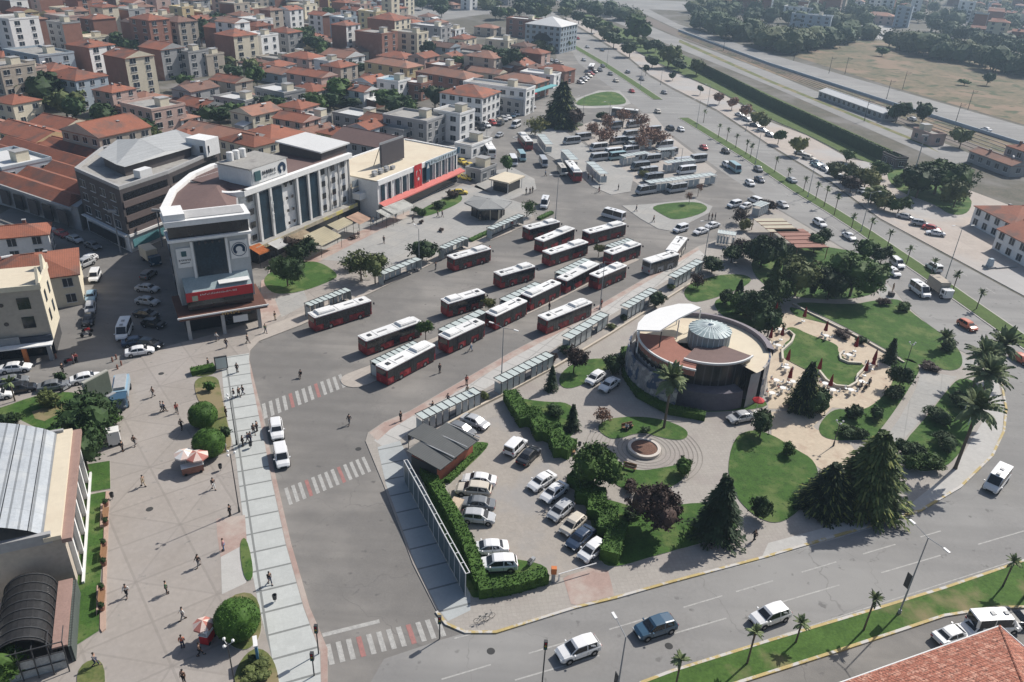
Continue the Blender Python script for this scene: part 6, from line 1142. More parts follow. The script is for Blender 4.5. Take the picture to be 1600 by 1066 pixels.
# embankment wall covered in ivy along the railway
rn = random.Random(9); top = [(1082, 92), (1140, 120), (1200, 150), (1300, 195), (1385, 233), (1408, 243)]
P = [g(x, y, 4.2) for x, y in top]; o0 = Vector((P[0].x, P[0].y, 0)); mb = MB()
for a, b in zip(P, P[1:]):
    d = b-a; L = d.length; u = d/L; c = (a+b)/2-o0; mb.box((c.x, c.y, 2.0), (L+.2, .8, 4.0), atan2(u.y, u.x))
    for i in range(int(L*26)):
        v = Vector((-u.y, u.x, 0)); q = a+u*rn.random()*L-o0; k = rn.random()
        q = q+v*(.45 if k < .6 else rn.uniform(-.45, .45)); q.z = rn.random()*4.1 if k < .5 else 4.1
        leaf_quad(mb, q, .32, rn)
tag(mb.build('ivy_wall', lf['cypress'], None, loc=o0), 'long ivy-covered embankment wall below the railway', 'wall')
# -- east trees
tc(1470, 268, 11, 8.5, 'green', 'big', 'great spreading pine beside the station forecourt', zs=.6); tc(1440, 280, 9, 5.5, 'dark', 'big', 'dark tree joined to the great spreading pine'); tc(1498, 298, 8, 4, 'olive', 'broad', 'olive tree in front of the great pine')
for x, y, h, r, l in ((1182, 182, 5, 3, 'yellow'), (1197, 190, 5, 2.6, 'olive'), (1218, 212, 5, 2.4, 'green'), (1247, 226, 6, 3, 'yellow'), (1305, 262, 5, 3, 'olive'), (1335, 270, 6, 4, 'olive'), (1355, 275, 6, 4, 'yellow'), (1332, 285, 5, 3, 'purple'), (1365, 300, 5.5, 4, 'olive'), (1385, 315, 4, 2.6, 'yellow'), (1407, 318, 4.5, 3, 'green'), (1325, 242, 4, 2.6, 'green'), (1375, 262, 5, 3, 'green'), (1405, 280, 3, 2.6, 'green'), (1145, 160, 5, 2.5, 'autumn'), (1125, 152, 5, 2.5, 'autumn'), (1165, 172, 5, 3, 'autumn'),
                       (1405, 172, 8, 4.5, 'dark'), (1445, 175, 8, 4, 'dark'), (1505, 212, 7, 4, 'olive'), (1545, 122, 6, 3, 'dark'), (1508, 128, 3, 3, 'green'), (1380, 80, 5, 4, 'green'), (1000, 40, 16, 10, 'green'), (1046, 85, 11, 6, 'olive'), (1090, 102, 8, 5, 'olive'), (1062, 100, 6, 5, 'dark'), (1020, 95, 6, 4, 'dark'), (1052, 118, 4, 2, 'pine'), (1095, 140, 4, 1.6, 'pine'), (985, 75, 8, 5, 'dark'), (960, 60, 9, 6, 'dark'), (945, 48, 9, 6, 'olive'), (925, 38, 9, 6, 'dark'), (905, 25, 9, 6, 'dark'), (885, 18, 9, 6, 'olive'), (1010, 108, 5, 2, 'pine')): tc(x, y, h, r, l)
def belt(p0, p1, n, h, r, jit, leaves=('dark', 'dark', 'olive', 'green')):
    for i in range(n):
        t = (i+tr.random())/n; tc(p0[0]+(p1[0]-p0[0])*t+tr.uniform(-jit, jit), p0[1]+(p1[1]-p0[1])*t+tr.uniform(-jit*.4, jit*.4), h*tr.uniform(.7, 1.2), r*tr.uniform(.7, 1.2), tr.choice(leaves))
WOOD = []
def fbelt(p0, p1, n, h, r, jit):
    for i in range(n):
        t = (i+tr.random())/n; q = g(p0[0]+(p1[0]-p0[0])*t+tr.uniform(-jit, jit), p0[1]+(p1[1]-p0[1])*t+tr.uniform(-jit*.4, jit*.4), h*.5); WOOD.append((q.x, q.y, h*tr.uniform(.7, 1.2), r*tr.uniform(.7, 1.2)))
fbelt((1090, 30), (1240, 66), 26, 13, 9, 12); fbelt((1240, 66), (1350, 50), 16, 12, 9, 10); fbelt((1390, 58), (1610, 104), 30, 12, 8, 7); fbelt((860, 5), (1000, 22), 12, 10, 8, 8); fbelt((1080, 8), (1620, 30), 34, 10, 8, 12); fbelt((1090, 20), (1350, 35), 16, 10, 8, 8); fbelt((1450, 40), (1610, 80), 16, 10, 7, 10); belt((770, 18), (860, 14), 8, 10, 7, 8); belt((930, 30), (1060, 90), 12, 7, 4, 8)
belt((1480, 45), (1600, 75), 10, 10, 7, 10)
# -- town trees
for x, y, h, r in ((70, 135, 12, 9), (45, 130, 9, 6), (100, 160, 9, 6), (115, 165, 8, 5), (312, 45, 14, 7), (298, 55, 10, 7), (345, 35, 12, 8), (252, 168, 6, 4), (225, 200, 8, 5), (240, 215, 6, 4), (215, 125, 6, 4), (340, 178, 7, 6), (362, 172, 6, 4), (470, 52, 9, 7), (490, 65, 9, 7), (505, 75, 8, 5), (425, 162, 7, 6), (532, 138, 9, 7), (515, 155, 6, 5), (620, 160, 7, 6), (640, 165, 6, 4), (790, 88, 11, 9), (765, 80, 7, 6), (490, 95, 5, 5), (560, 105, 6, 6), (640, 108, 5, 4), (720, 95, 6, 5), (650, 108, 5, 4), (350, 97, 6, 6), (270, 60, 9, 8), (20, 42, 8, 6), (180, 60, 7, 5), (400, 20, 8, 7), (440, 20, 9, 8), (370, 15, 9, 8), (760, 45, 6, 5), (880, 65, 8, 5), (845, 70, 7, 5), (860, 78, 6, 4), (445, 180, 5, 4), (135, 200, 5, 4), (40, 215, 5, 5), (545, 160, 4, 4), (230, 30, 9, 7), (150, 25, 7, 6), (510, 20, 9, 7), (690, 15, 8, 6), (660, 5, 8, 6), (820, 5, 9, 7)): tc(x, y, h, r, tr.choice(('dark', 'dark', 'olive', 'green')))
# ------------------------------------------------------------------ the town
hr = random.Random(77)
def hp(px, py, h, w, d, wall='white', roof='hip', rm=None, side=None, rot=None, **k):
    q = g(px, py, h+.8); R_ = {'white': r_whites, 'brown': r_brown, 'blue': r_bluem, 'pale': r_tile2, 'cream': r_cream}.get(rm, rm)
    return house(q.x, q.y, radians(rot if rot is not None else -27+hr.uniform(-5, 5)), w, d, h, wall, roof, R_, side, wsc=1.0 if q.length < 330 else 1.5, **k)
for a in ((20, 25, 17, 14, 14, 'white', 'flat'), (60, 78, 12, 22, 14, 'bluegrey', 'flat'), (100, 22, 13, 14, 12, 'pink', 'flat'), (140, 66, 14, 13, 12, 'white', 'hip', None, (0,)), (200, 82, 14, 13, 12, 'cream', 'gable', None, (0,)), (252, 70, 12, 13, 12, 'grey', 'gable', None, (0,)), (292, 76, 10, 13, 11, 'grey', 'flat'), (325, 82, 8, 8, 10, 'beige', 'flat'), (368, 50, 13, 13, 14, 'cream', 'hip', None, (0,)), (8, 97, 15, 12, 12, 'beige', 'flat'), (36, 102, 12, 10, 10, 'pink', 'flat', None, (0,)), (115, 114, 10, 17, 13, 'bluegrey', 'hip'), (85, 102, 9, 12, 10, 'white', 'hip'),
          (22, 152, 7, 11, 10, 'cream', 'hip'), (50, 202, 6, 22, 11, 'yellow', 'gable'), (95, 188, 6, 14, 11, 'cream', 'gable'), (165, 195, 10, 15, 16, 'beige', 'gable'), (178, 135, 8, 9, 10, 'pink', 'hip'), (238, 160, 9, 15, 12, 'pink', 'flat'), (283, 178, 5, 8, 7, 'white', 'hip', 'pale'), (312, 158, 4.5, 14, 10, 'grey', 'gable'), (372, 150, 5, 14, 9, 'grey', 'flat', 'white'), (350, 208, 5, 26, 16, 'grey', 'gable', 'pale'), (388, 214, 7, 14, 9, 'cream', 'hip'), (292, 206, 5, 10, 9, 'grey', 'hip'), (292, 226, 6, 10, 8, 'grey', 'hip'), (12, 244, 7, 16, 12, 'bluegrey', 'flat', 'white'), (95, 222, 5, 18, 11, 'grey', 'gable'), (215, 240, 6, 9, 9, 'white', 'flat'),
          (445, 46, 10, 13, 11, 'grey', 'hip'), (404, 36, 13, 9, 11, 'brick', 'hip', None, (0,)), (540, 35, 15, 9, 12, 'white', 'hip', None, (0,)), (608, 26, 12, 18, 18, 'cream', 'hip', None, (0,)), (588, 48, 12, 16, 14, 'brick', 'flat', None, (0,)), (640, 48, 11, 16, 11, 'cream', 'flat'), (673, 38, 9, 20, 12, 'grey', 'flat', 'white'), (675, 62, 5, 9, 8, 'white', 'flat', 'white'), (475, 85, 6, 16, 12, 'pink', 'hip'), (512, 92, 6, 9, 8, 'white', 'flat'), (530, 98, 8, 10, 12, 'beige', 'hip'), (487, 112, 6, 18, 10, 'pink', 'gable'), (615, 96, 7, 24, 11, 'yellow', 'hip', 'pale'), (580, 122, 6, 10, 12, 'bluegrey', 'gable'), (615, 122, 7, 10, 9, 'white', 'flat', 'blue'), (652, 126, 6, 9, 8, 'brick', 'flat', 'white'), (702, 112, 7, 26, 12, 'brick', 'hip', 'pale'), (735, 140, 9, 17, 15, 'white', 'hip'),
          (437, 137, 7, 15, 10, 'grey', 'flat', 'white'), (484, 134, 6, 12, 11, 'cream', 'hip'), (465, 160, 6, 10, 10, 'pink', 'hip'), (463, 180, 5, 12, 9, 'pink', 'gable'), (492, 178, 4, 9, 6, 'grey', 'flat', 'white'), (563, 176, 5, 16, 9, 'grey', 'flat', 'white'), (592, 182, 6, 9, 9, 'white', 'gable'), (528, 202, 6, 10, 8, 'yellow', 'hip'), (572, 192, 6, 8, 9, 'bluegrey', 'gable'), (648, 178, 8, 16, 12, 'grey', 'flat'), (710, 170, 9, 10, 9, 'white', 'flat'), (780, 130, 9, 26, 9, 'white', 'flat'), (425, 203, 6, 14, 14, 'cream', 'hip'), (590, 215, 6, 24, 13, 'grey', 'gable', 'brown'), (625, 195, 5, 10, 9, 'grey', 'flat'),
          (815, 120, 6, 20, 12, 'brick', 'hip', 'pale'), (845, 112, 5, 16, 9, 'white', 'flat', 'white'), (870, 104, 6, 14, 10, 'red' if False else 'brick', 'hip'), (820, 28, 10, 20, 12, 'brick', 'flat', 'white'), (783, 60, 6, 14, 12, 'cream', 'flat', 'white'), (762, 40, 5, 14, 10, 'beige', 'hip', 'pale'), (800, 150, 5, 14, 9, 'grey', 'flat'), (1415, 10, 15, 12, 12, 'bluegrey', 'flat'), (1270, 22, 9, 30, 12, 'bluegrey', 'flat', 'white'), (1375, 22, 7, 24, 14, 'pink', 'hip', 'pale'), (1250, 10, 8, 24, 14, 'white', 'flat')): hp(*a)
q = g(862, 40, 13); PB = house(q.x, q.y, radians(-27), 22, 22, 14, 'bluegrey', 'hip', r_whites, label='grand pale building with arched front at the head of the boulevard', chim=0)
mb = MB()
for i in range(10): a, b = pi*i/10, pi*(i+1)/10; mb.add([(cos(a)*5.5, -11.2, 6+sin(a)*4), (cos(b)*5.5, -11.2, 6+sin(b)*4), (0, -11.2, 6)], [(0, 1, 2), (2, 1, 0)])
mb.build('arched_window', g_blue, PB)
# red and turquoise shop canopy under the far roofs
q = g(838, 142, 4); c_ = thing('shop_canopy', 'long turquoise and red shop canopy under the far tiled roofs', 'canopy', (q.x, q.y, 0), radians(63)); MB().box((6, 0, 4), (22, 3, .3)).build('turquoise_canopy', M_('turquoise', (.15, .38, .4)), c_); MB().box((-9, -.5, 4.1), (8, 5, .3)).build('red_canopy', p_red, c_)
for s in (-12, -4, 6, 16): MB().tube((s, -1.2, 0), (s, -1.2, 4), .12).build('post', p_white, c_)
# filler houses on the street grid
def inpoly(x, y, P_):
    c = False; j = len(P_)-1
    for i in range(len(P_)):
        if (P_[i][1] > y) != (P_[j][1] > y) and x < (P_[j][0]-P_[i][0])*(y-P_[i][1])/(P_[j][1]-P_[i][1])+P_[i][0]: c = not c
        j = i
    return c
zone = [(-40, -12), (620, -12), (640, 15), (690, 25), (740, 70), (820, 80), (870, 92), (880, 118), (790, 170), (735, 185), (700, 205), (650, 205), (540, 212), (330, 236), (240, 236), (150, 235), (-40, 262)]
zone2 = [(1480, -10), (1640, -10), (1640, 80), (1520, 50)]; zone3 = [(1120, -12), (1480, -12), (1450, 22), (1100, 10)]; zone4 = [(640, -12), (860, -12), (850, 2), (760, 6), (660, 6)]
u, v = Vector((cos(radians(63)), sin(radians(63)))), Vector((sin(radians(63)), -cos(radians(63)))); N_ = 0
cells = []
for i in range(-20, 95):
    for j in range(-50, 75): cells.append((i, j))
treespots = [t for t in THINGS if t['category'] == 'tree']
TS = [(t.location.x, t.location.y) for t in treespots]
r_tile3 = M_('roof_tile_dark', (.19, .11, .085), rough=.85, var=.2, scale=.35, rnd_amt=.25, wave=('X', .9, .85), big=(.25, (.13, .09, .08), .5, .66))
for i, j in cells:
    if i % 6 == 5: continue      # cross streets
    p = u*(i*13.5+hr.uniform(-2, 2))+v*(j*13.0+hr.uniform(-2, 2)); px_, py_ = proj((p.x, p.y, 5))
    if not (-60 < px_ < 1660 and -20 < py_ < 270): continue
    z_ = 1 if inpoly(px_, py_, zone) else (2 if inpoly(px_, py_, zone2) or inpoly(px_, py_, zone3) or inpoly(px_, py_, zone4) else 0)
    if not z_: continue
    dist = p.length; far_ = dist > 420
    if z_ == 2 and hr.random() < .5: WOOD.append((p.x, p.y, hr.uniform(6, 10), hr.uniform(5, 8))); continue
    w, d = hr.uniform(7.5, 14), hr.uniform(7.5, 12.5); tall = (px_ < 420 and py_ < 75) or (py_ < 60 and px_ < 640 and hr.random() < .6) or z_ == 2
    h = hr.uniform(8.0, 17) if tall and hr.random() < .8 else (hr.uniform(2.9, 4.6) if hr.random() < .72 else hr.uniform(5, 8))
    if not tall: w *= 1.15; d *= 1.08
    if any((p.x-a)**2+(p.y-b)**2 < (r+6.0)**2 for a, b, r in OCC): continue
    if any((p.x-a)**2+(p.y-b)**2 < 24 for a, b in TS): continue
    if hr.random() < (.2 if py_ > 60 else .24):
        q_ = p; tree_at(q_.x, q_.y, hr.uniform(6, 9), hr.uniform(4, 6), hr.choice(('dark', 'dark', 'olive', 'green')), far=True); continue
    wall = hr.choice(('white', 'cream', 'beige', 'grey', 'pink', 'bluegrey', 'brick', 'white', 'beige', 'yellow')); k_ = hr.random()
    roof = 'flat' if (h > 10 and k_ < .45) or k_ < .14 else ('hip' if k_ < .62 else 'gable'); rm = None
    if roof == 'flat': rm = hr.choice((r_conc, r_conc, r_whites, r_cream))
    else: rm = hr.choice((None, r_tile, r_tile2, r_tile3))
    house(p.x, p.y, radians(-27+hr.choice((0, 0, 0, 90))+hr.uniform(-4, 4)), w, d, h, wall, roof, rm, (0,) if hr.random() < (.55 if h > 9 else .3) else None, chim=1, balc=(h > 10 and hr.random() < .5 and dist < 420), wsc=1.0 if dist < 300 else 1.6, annex=(h < 9)); N_ += 1
print('filler houses', N_)
# town lanes: dark paving between the houses
# ------------------------------------------------------------------ air
hz = MB().box((150, 560, 39), (2600, 1900, 82)).build('haze', None or M_('tmp', (1, 1, 1))); hm = bpy.data.materials.new('haze_air'); hm.use_nodes = True; hn = hm.node_tree.nodes; hn.remove(hn['Principled BSDF'])
pv = hn.new('ShaderNodeVolumePrincipled'); pv.inputs['Color'].default_value = (.60, .79, 1.0, 1); pv.inputs['Density'].default_value = .00024; pv.inputs['Anisotropy'].default_value = .3
hm.node_tree.links.new(pv.outputs[0], hn['Material Output'].inputs['Volume']); hz.data.materials.clear(); hz.data.materials.append(hm); hz['kind'] = 'stuff'

# far-off woods that read as one mass of crowns
rn = random.Random(4); mb = MB()
for x, y, h, r in WOOD:
    mb.blob((x, y, h*.55), r*.8, sub=2, amp=.25, seed=x*.1, sq=.75); mb.tube((x, y, 0), (x, y, h*.5), .35, .2, 5)
    for i in range(150):
        d = Vector((rn.gauss(0, 1), rn.gauss(0, 1), rn.gauss(0, .8)+.3)).normalized(); leaf_quad(mb, Vector((x, y, h*.55))+Vector((d.x*r, d.y*r, d.z*r*.75))*rn.uniform(.75, 1.1), .8, rn)
wd_ = mb.build('far_woods', lf['wood']); wd_['kind'] = 'stuff'
# ------------------------------------------------------------------ people
skin_m = M_('skin', (.42, .26, .19), rough=.6, var=.05); hair_m = M_('hair', (.025, .018, .014), rough=.8); shoe_m = M_('shoes', (.03, .03, .03))
CLO = {n: M_('cloth_'+n, c, rough=.9, var=.12, scale=6) for n, c in dict(black=(.02, .02, .024), navy=(.03, .04, .08), grey=(.16, .16, .17), white=(.62, .62, .6), red=(.4, .06, .05), orange=(.55, .16, .09), blue=(.08, .16, .3), beige=(.4, .33, .24), brown=(.13, .08, .06), pink=(.5, .25, .27), green=(.07, .14, .08)).items()}
def skinmesh(name, verts, edges, radii, root, m, sub=1, extra=None):
    me = bpy.data.meshes.new(name+'_rig'); me.from_pydata(verts, edges, []); o = bpy.data.objects.new(name+'_rig', me); COL.objects.link(o)
    md = o.modifiers.new('s', 'SKIN'); md.use_smooth_shade = True
    for i, sv in enumerate(me.skin_vertices[0].data): sv.radius = radii[i] if isinstance(radii[i], tuple) else (radii[i],)*2; sv.use_root = (i == root)
    s2 = o.modifiers.new('u', 'SUBSURF'); s2.levels = s2.render_levels = sub
    dg = bpy.context.evaluated_depsgraph_get(); e = o.evaluated_get(dg); em = e.to_mesh(); mb = MB(); mb.add([v.co[:] for v in em.vertices], [tuple(p.vertices) for p in em.polygons]); e.to_mesh_clear()
    bpy.data.objects.remove(o); bpy.data.meshes.remove(me)
    if extra: extra(mb)
    return mb.mesh(name, [m], True)
def figure(pose):
    """joints of a 1.72 m figure: walking, standing or seated"""
    if pose == 'walk': J = dict(kl=(.14, .09, .50), al=(.30, .09, .09), tl=(.45, .09, .05), kr=(.05, -.09, .48), ar=(-.26, -.09, .13), tr=(-.14, -.09, .04), el=(-.14, .24, 1.13), wl=(-.08, .27, .90), er=(.12, -.24, 1.13), wr=(.28, -.25, .93), z=0)
    elif pose == 'sit': J = dict(kl=(.42, .11, .50), al=(.44, .11, .08), tl=(.60, .11, .04), kr=(.42, -.11, .50), ar=(.40, -.11, .08), tr=(.56, -.11, .04), el=(.08, .24, .75), wl=(.30, .16, .62), er=(.08, -.24, .75), wr=(.30, -.16, .62), z=-.42)
    else: J = dict(kl=(.02, .1, .49), al=(0, .11, .09), tl=(.15, .12, .04), kr=(.02, -.1, .49), ar=(0, -.11, .09), tr=(.15, -.12, .04), el=(0, .26, 1.13), wl=(.06, .28, .88), er=(0, -.26, 1.13), wr=(.08, -.27, .88), z=0)
    z = J['z']; V_ = [(0, 0, .93+z), (0, 0, 1.12+z), (0, 0, 1.36+z), (.01, 0, 1.48+z), (.02, 0, 1.58+z), (.03, 0, 1.69+z), (0, .18, 1.40+z), (0, -.18, 1.40+z)]
    def zz(k, add=0): p = J[k]; return p
    V_ += [zz('el'), zz('wl'), zz('er'), zz('wr'), (0, .09, .88+z), J['kl'], J['al'], J['tl'], (0, -.09, .88+z), J['kr'], J['ar'], J['tr']]
    hands = []
    for w, el in ((9, 8), (11, 10)):
        d = (Vector(V_[w])-Vector(V_[el])).normalized(); p = Vector(V_[w])+d*.08; V_.append(tuple(p)); hands.append((p, d, 1 if w == 9 else -1))
    E_ = [(0, 1), (1, 2), (2, 3), (3, 4), (4, 5), (2, 6), (2, 7), (6, 8), (8, 9), (7, 10), (10, 11), (0, 12), (12, 13), (13, 14), (14, 15), (0, 16), (16, 17), (17, 18), (18, 19), (9, 20), (11, 21)]
    R_ = [(.15, .11), (.13, .1), (.15, .10), (.055, .055), (.085, .095), (.08, .085), .06, .06, .042, .03, .042, .03, .085, .055, .042, .035, .085, .055, .042, .035, (.04, .022), (.04, .022)]
    def fingers(mb):
        for p, d, s_ in hands:
            sd = Vector((1, 0, 0)) if abs(d.x) < .7 else Vector((0, 1, 0)); sd = (sd-d*sd.dot(d)).normalized(); cu = d.cross(sd)*s_
            for k, L in enumerate((.062, .075, .07, .055)):
                a = p+d*.025+sd*(.030-k*.02); b = a+d*L*.55; c = b+(d*.8+cu*.6).normalized()*L*.45; mb.tube(a, b, .009, .0085, 5); mb.tube(b, c, .0085, .007, 5)
            a = p-d*.03+sd*.035; b = a+(sd+d*.6).normalized()*.04; mb.tube(a, b, .011, .009, 5).tube(b, b+(d+cu*.4).normalized()*.028, .009, .007, 5)
        h = Vector(V_[4]); mb.tube(h+Vector((.085, 0, .02)), h+Vector((.115, 0, -.01)), .014, .018, 5)
        for s_ in (-1, 1): mb.blob(h+Vector((.08, s_*.035, .03)), .012, sub=1, amp=0); mb.tube(h+Vector((0, s_*.08, .02)), h+Vector((0, s_*.1, .02)), .03, .02, 6)
        mb.box(h+Vector((.09, 0, -.035)), (.012, .05, .012))
    body = skinmesh('body', V_, E_, R_, 0, skin_m, 1, fingers)
    up = [0, 1, 2, 6, 8, 9, 7, 10, 11]; ix = {k: i for i, k in enumerate(up)}
    sv = [V_[k] for k in up]; sv[5] = tuple(Vector(V_[8]).lerp(Vector(V_[9]), .85)); sv[8] = tuple(Vector(V_[10]).lerp(Vector(V_[11]), .85))
    shirt = skinmesh('jacket', sv, [(0, 1), (1, 2), (2, 3), (3, 4), (4, 5), (2, 6), (6, 7), (7, 8)], [(.175, .135), (.155, .125), (.17, .12), .08, .06, .05, .08, .06, .05], 0, CLO['black'])
    lo = [0, 12, 13, 14, 16, 17, 18]; lv = [V_[k] for k in lo]; lv[3] = tuple(Vector(V_[13]).lerp(Vector(V_[14]), .9)); lv[6] = tuple(Vector(V_[17]).lerp(Vector(V_[18]), .9))
    trou = skinmesh('trousers', lv, [(0, 1), (1, 2), (2, 3), (0, 4), (4, 5), (5, 6)], [(.165, .125), .105, .075, .062, .105, .075, .062], 0, CLO['navy'])
    h = Vector(V_[5]); hair = MB().blob(h+Vector((-.025, 0, -.01)), .105, sub=2, amp=.05, seed=1).mesh('hair', [hair_m], True)
    sh = []
    for a, t in ((14, 15), (18, 19)): a, t = Vector(V_[a]), Vector(V_[t]); m_ = (a+t)/2; sh.append(MB().box((m_.x, m_.y, .045), (.28, .1, .09), 0).mesh('shoe', [shoe_m]))
    return dict(body=body, jacket=shirt, trousers=trou, hair=hair, shoe1=sh[0], shoe2=sh[1])
FIG = {k: figure(k) for k in ('walk', 'stand', 'sit')}
pr_ = random.Random(3)
def person(px, py, pose='walk', top='black', leg='navy', label='', rz=None, z=.13, seat=0):
    p = g(px, py, z); o = thing('person', label or 'person in %s top and %s trousers' % (top, leg), 'person', (p.x, p.y, z+seat), pr_.random()*6.28 if rz is None else rz, 'people on the squares')
    for k, me in FIG[pose].items():
        c = ob(k, me, o)
        if k == 'jacket': paint(c, CLO[top])
        if k[:4] == 'shoe': c.name = 'shoe'
        if k == 'trousers': paint(c, CLO[leg])
    return o
for a in ((371, 582, 'stand', 'black', 'black', 'person in black standing on the pale pavement above the trio'), (366, 622, 'walk', 'black', 'grey', 'one of three people in dark clothes walking abreast, nearest the lamp post'), (374, 620, 'walk', 'brown', 'black', 'middle one of three people walking abreast on pale pavement'), (380, 617, 'walk', 'black', 'navy', 'outer one of three people walking abreast, nearest the bus lane'), (354, 651, 'stand', 'brown', 'black', 'person beside the dry strip next to the pale pavement'),
          (253, 643, 'walk', 'white', 'grey', 'person in white walking beside a companion in dark'), (257, 643, 'walk', 'navy', 'black', 'person in dark walking beside a companion in white'), (277, 645, 'walk', 'red', 'black', 'person in dark red top walking toward the upper ball shrub'), (284, 671, 'walk', 'black', 'black', 'person in black in the ball shrub shadow'), (211, 697, 'walk', 'brown', 'grey', 'person standing near the white vending cart'), (192, 705, 'stand', 'black', 'black', 'person crouched by the white vending cart'),
          (402, 674, 'stand', 'brown', 'black', 'person beside the double-parked white vehicles'), (397, 678, 'walk', 'black', 'black', 'person in black walking toward the white vehicles'), (388, 692, 'walk', 'navy', 'grey', 'person in a cluster on the pale pavement, blue top'), (380, 697, 'stand', 'black', 'black', 'person in black in the pavement cluster'), (392, 691, 'stand', 'grey', 'navy', 'person in grey in the pavement cluster'), (353, 705, 'stand', 'white', 'grey', 'person in white beside the small dark shrub'),
          (334, 764, 'walk', 'black', 'white', 'person with dark top and pale trousers on the open plaza'), (326, 574, 'stand', 'black', 'black', 'person in black beside the clipped hedge'), (470, 589, 'sit', 'black', 'black', 'person seated on a chair in the bus lane'), (311, 885, 'walk', 'black', 'grey', 'person in black jacket and grey trousers crossing the plaza'), (261, 927, 'stand', 'green', 'black', 'person in long dark green coat on the plaza'), (199, 932, 'walk', 'white', 'black', 'person in white near the brick border benches'), (287, 968, 'walk', 'white', 'grey', 'person in white walking above the pink stall'),
          (286, 1012, 'stand', 'orange', 'navy', 'person in orange top beside the pink stall'), (313, 1024, 'walk', 'brown', 'black', 'person in stride below the pink stall'), (422, 912, 'walk', 'black', 'navy', 'person in black on the lower pale pavement'), (360, 806, 'stand', 'black', 'black', 'person sitting low at the foot of the lamp post'), (288, 1066, 'stand', 'brown', 'black', 'person at the very bottom of the plaza'), (687, 582, 'stand', 'black', 'black', 'person in black standing in front of the nearest red bus'), (546, 663, 'walk', 'black', 'grey', 'person crossing the asphalt between the two crossings'),
          (626, 658, 'stand', 'black', 'black', 'person at the kerb before the southern shelters'), (736, 548, 'walk', 'white', 'blue', 'person in white beside the second near-side bus'), (600, 380, 'walk', 'black', 'black', 'person on the square beyond the loose olive tree'), (681, 421, 'stand', 'black', 'grey', 'person at the kerb below the round dark tree'), (684, 339, 'walk', 'black', 'grey', 'person on the square below the store lawn'), (691, 339, 'walk', 'navy', 'black', 'companion of the person below the store lawn'), (645, 348, 'walk', 'navy', 'black', 'person beside the white tent'),
          (339, 533, 'walk', 'white', 'grey', 'person in white leaving the tower podium'), (354, 543, 'walk', 'black', 'navy', 'person in dark clothes before the tower podium'), (387, 536, 'walk', 'black', 'black', 'person at the street corner by the tower'), (99, 582, 'stand', 'black', 'black', 'person in black standing in the left street'), (116, 568, 'stand', 'pink', 'grey', 'person in pink at the left street corner'), (120, 566, 'stand', 'red', 'black', 'person in red at the left street corner'), (966, 297, 'stand', 'black', 'black', 'person on the pavement below the white arches'), (994, 330, 'walk', 'black', 'navy', 'person on the traffic island walk'), (1021, 347, 'walk', 'brown', 'black', 'person at the tip of the traffic island'),
          (936, 300, 'stand', 'black', 'red', 'person on the kerb with a bicycle'), (944, 281, 'stand', 'brown', 'black', 'person beside the white arches'), (925, 283, 'stand', 'black', 'black', 'person waiting by the white arches'), (919, 280, 'stand', 'grey', 'black', 'person in grey waiting by the white arches'), (1107, 343, 'stand', 'black', 'black', 'person in a group of three behind the saloons'), (1112, 343, 'stand', 'brown', 'black', 'middle person of three behind the saloons'), (1117, 343, 'stand', 'navy', 'black', 'last person of three behind the saloons'),
          (832, 301, 'stand', 'black', 'black', 'person beside the cream kiosk'), (828, 303, 'stand', 'brown', 'navy', 'person leaning near the cream kiosk'), (822, 303, 'stand', 'black', 'grey', 'person behind the cream kiosk'), (852, 275, 'walk', 'blue', 'black', 'person crossing behind the minibuses'), (846, 262, 'walk', 'white', 'grey', 'person between the minibuses'), (1178, 845, 'walk', 'black', 'black', 'person on the shaded pavement of the lower road'), (979, 672, 'sit', 'white', 'black', 'person in white on the bench by the ring paving'), (984, 671, 'sit', 'black', 'black', 'person in black on the bench by the ring paving'),
          (729, 601, 'stand', 'red', 'black', 'person at the kerb of the southern shelters'), (1352, 610, 'sit', 'black', 'black', 'person seated at the terrace table'), (1345, 607, 'sit', 'black', 'navy', 'second person seated at the terrace table'), (1357, 604, 'stand', 'grey', 'black', 'person standing behind the terrace table'), (394, 478, 'walk', 'brown', 'black', 'person under the side canopy of the tower'), (540, 352, 'stand', 'red', 'black', 'person in red by the wooden stall'), (858, 485, 'stand', 'black', 'black', 'person beside the red bus at the shelters'), (939, 480, 'stand', 'red', 'black', 'person in red at the lamp foot behind the last southern bus'), (765, 395, 'stand', 'red', 'black', 'person in red in front of the bus at the square')):
    person(*a)
for i, (x, y) in enumerate(((676, 642), (700, 630), (730, 617), (800, 592), (806, 590), (838, 572), (898, 532), (920, 518), (992, 478), (1066, 432), (600, 572), (630, 557), (712, 522), (735, 512), (806, 474), (892, 432), (500, 484), (522, 474), (615, 432), (700, 392), (785, 362), (800, 356), (850, 228), (893, 246), (936, 268), (560, 372), (583, 350), (470, 400), (618, 342), (430, 500), (415, 520), (750, 345), (775, 318), (240, 620), (225, 760), (150, 1040), (350, 860))):
    person(x, y, pr_.choice(('stand', 'walk', 'stand')), pr_.choice(('black', 'navy', 'grey', 'white', 'red', 'blue', 'beige', 'brown', 'pink', 'green')), pr_.choice(('black', 'navy', 'grey', 'blue', 'beige')))
for x, y in ((345, 735), (176, 780), (430, 940), (392, 700), (640, 690), (560, 400), (905, 700), (1110, 860)):
    p = g(x, y, .13); o = thing('litter_bin', 'small dark litter bin on a post', 'bin', (p.x, p.y, .13), 0, 'litter bins'); MB().lathe([(.2, .35), (.26, .95), (.22, .95), (.18, .5)], n=10).build('bucket', p_dk, o); MB().tube((0, 0, 0), (0, 0, .5), .04).build('post', p_grey, o)
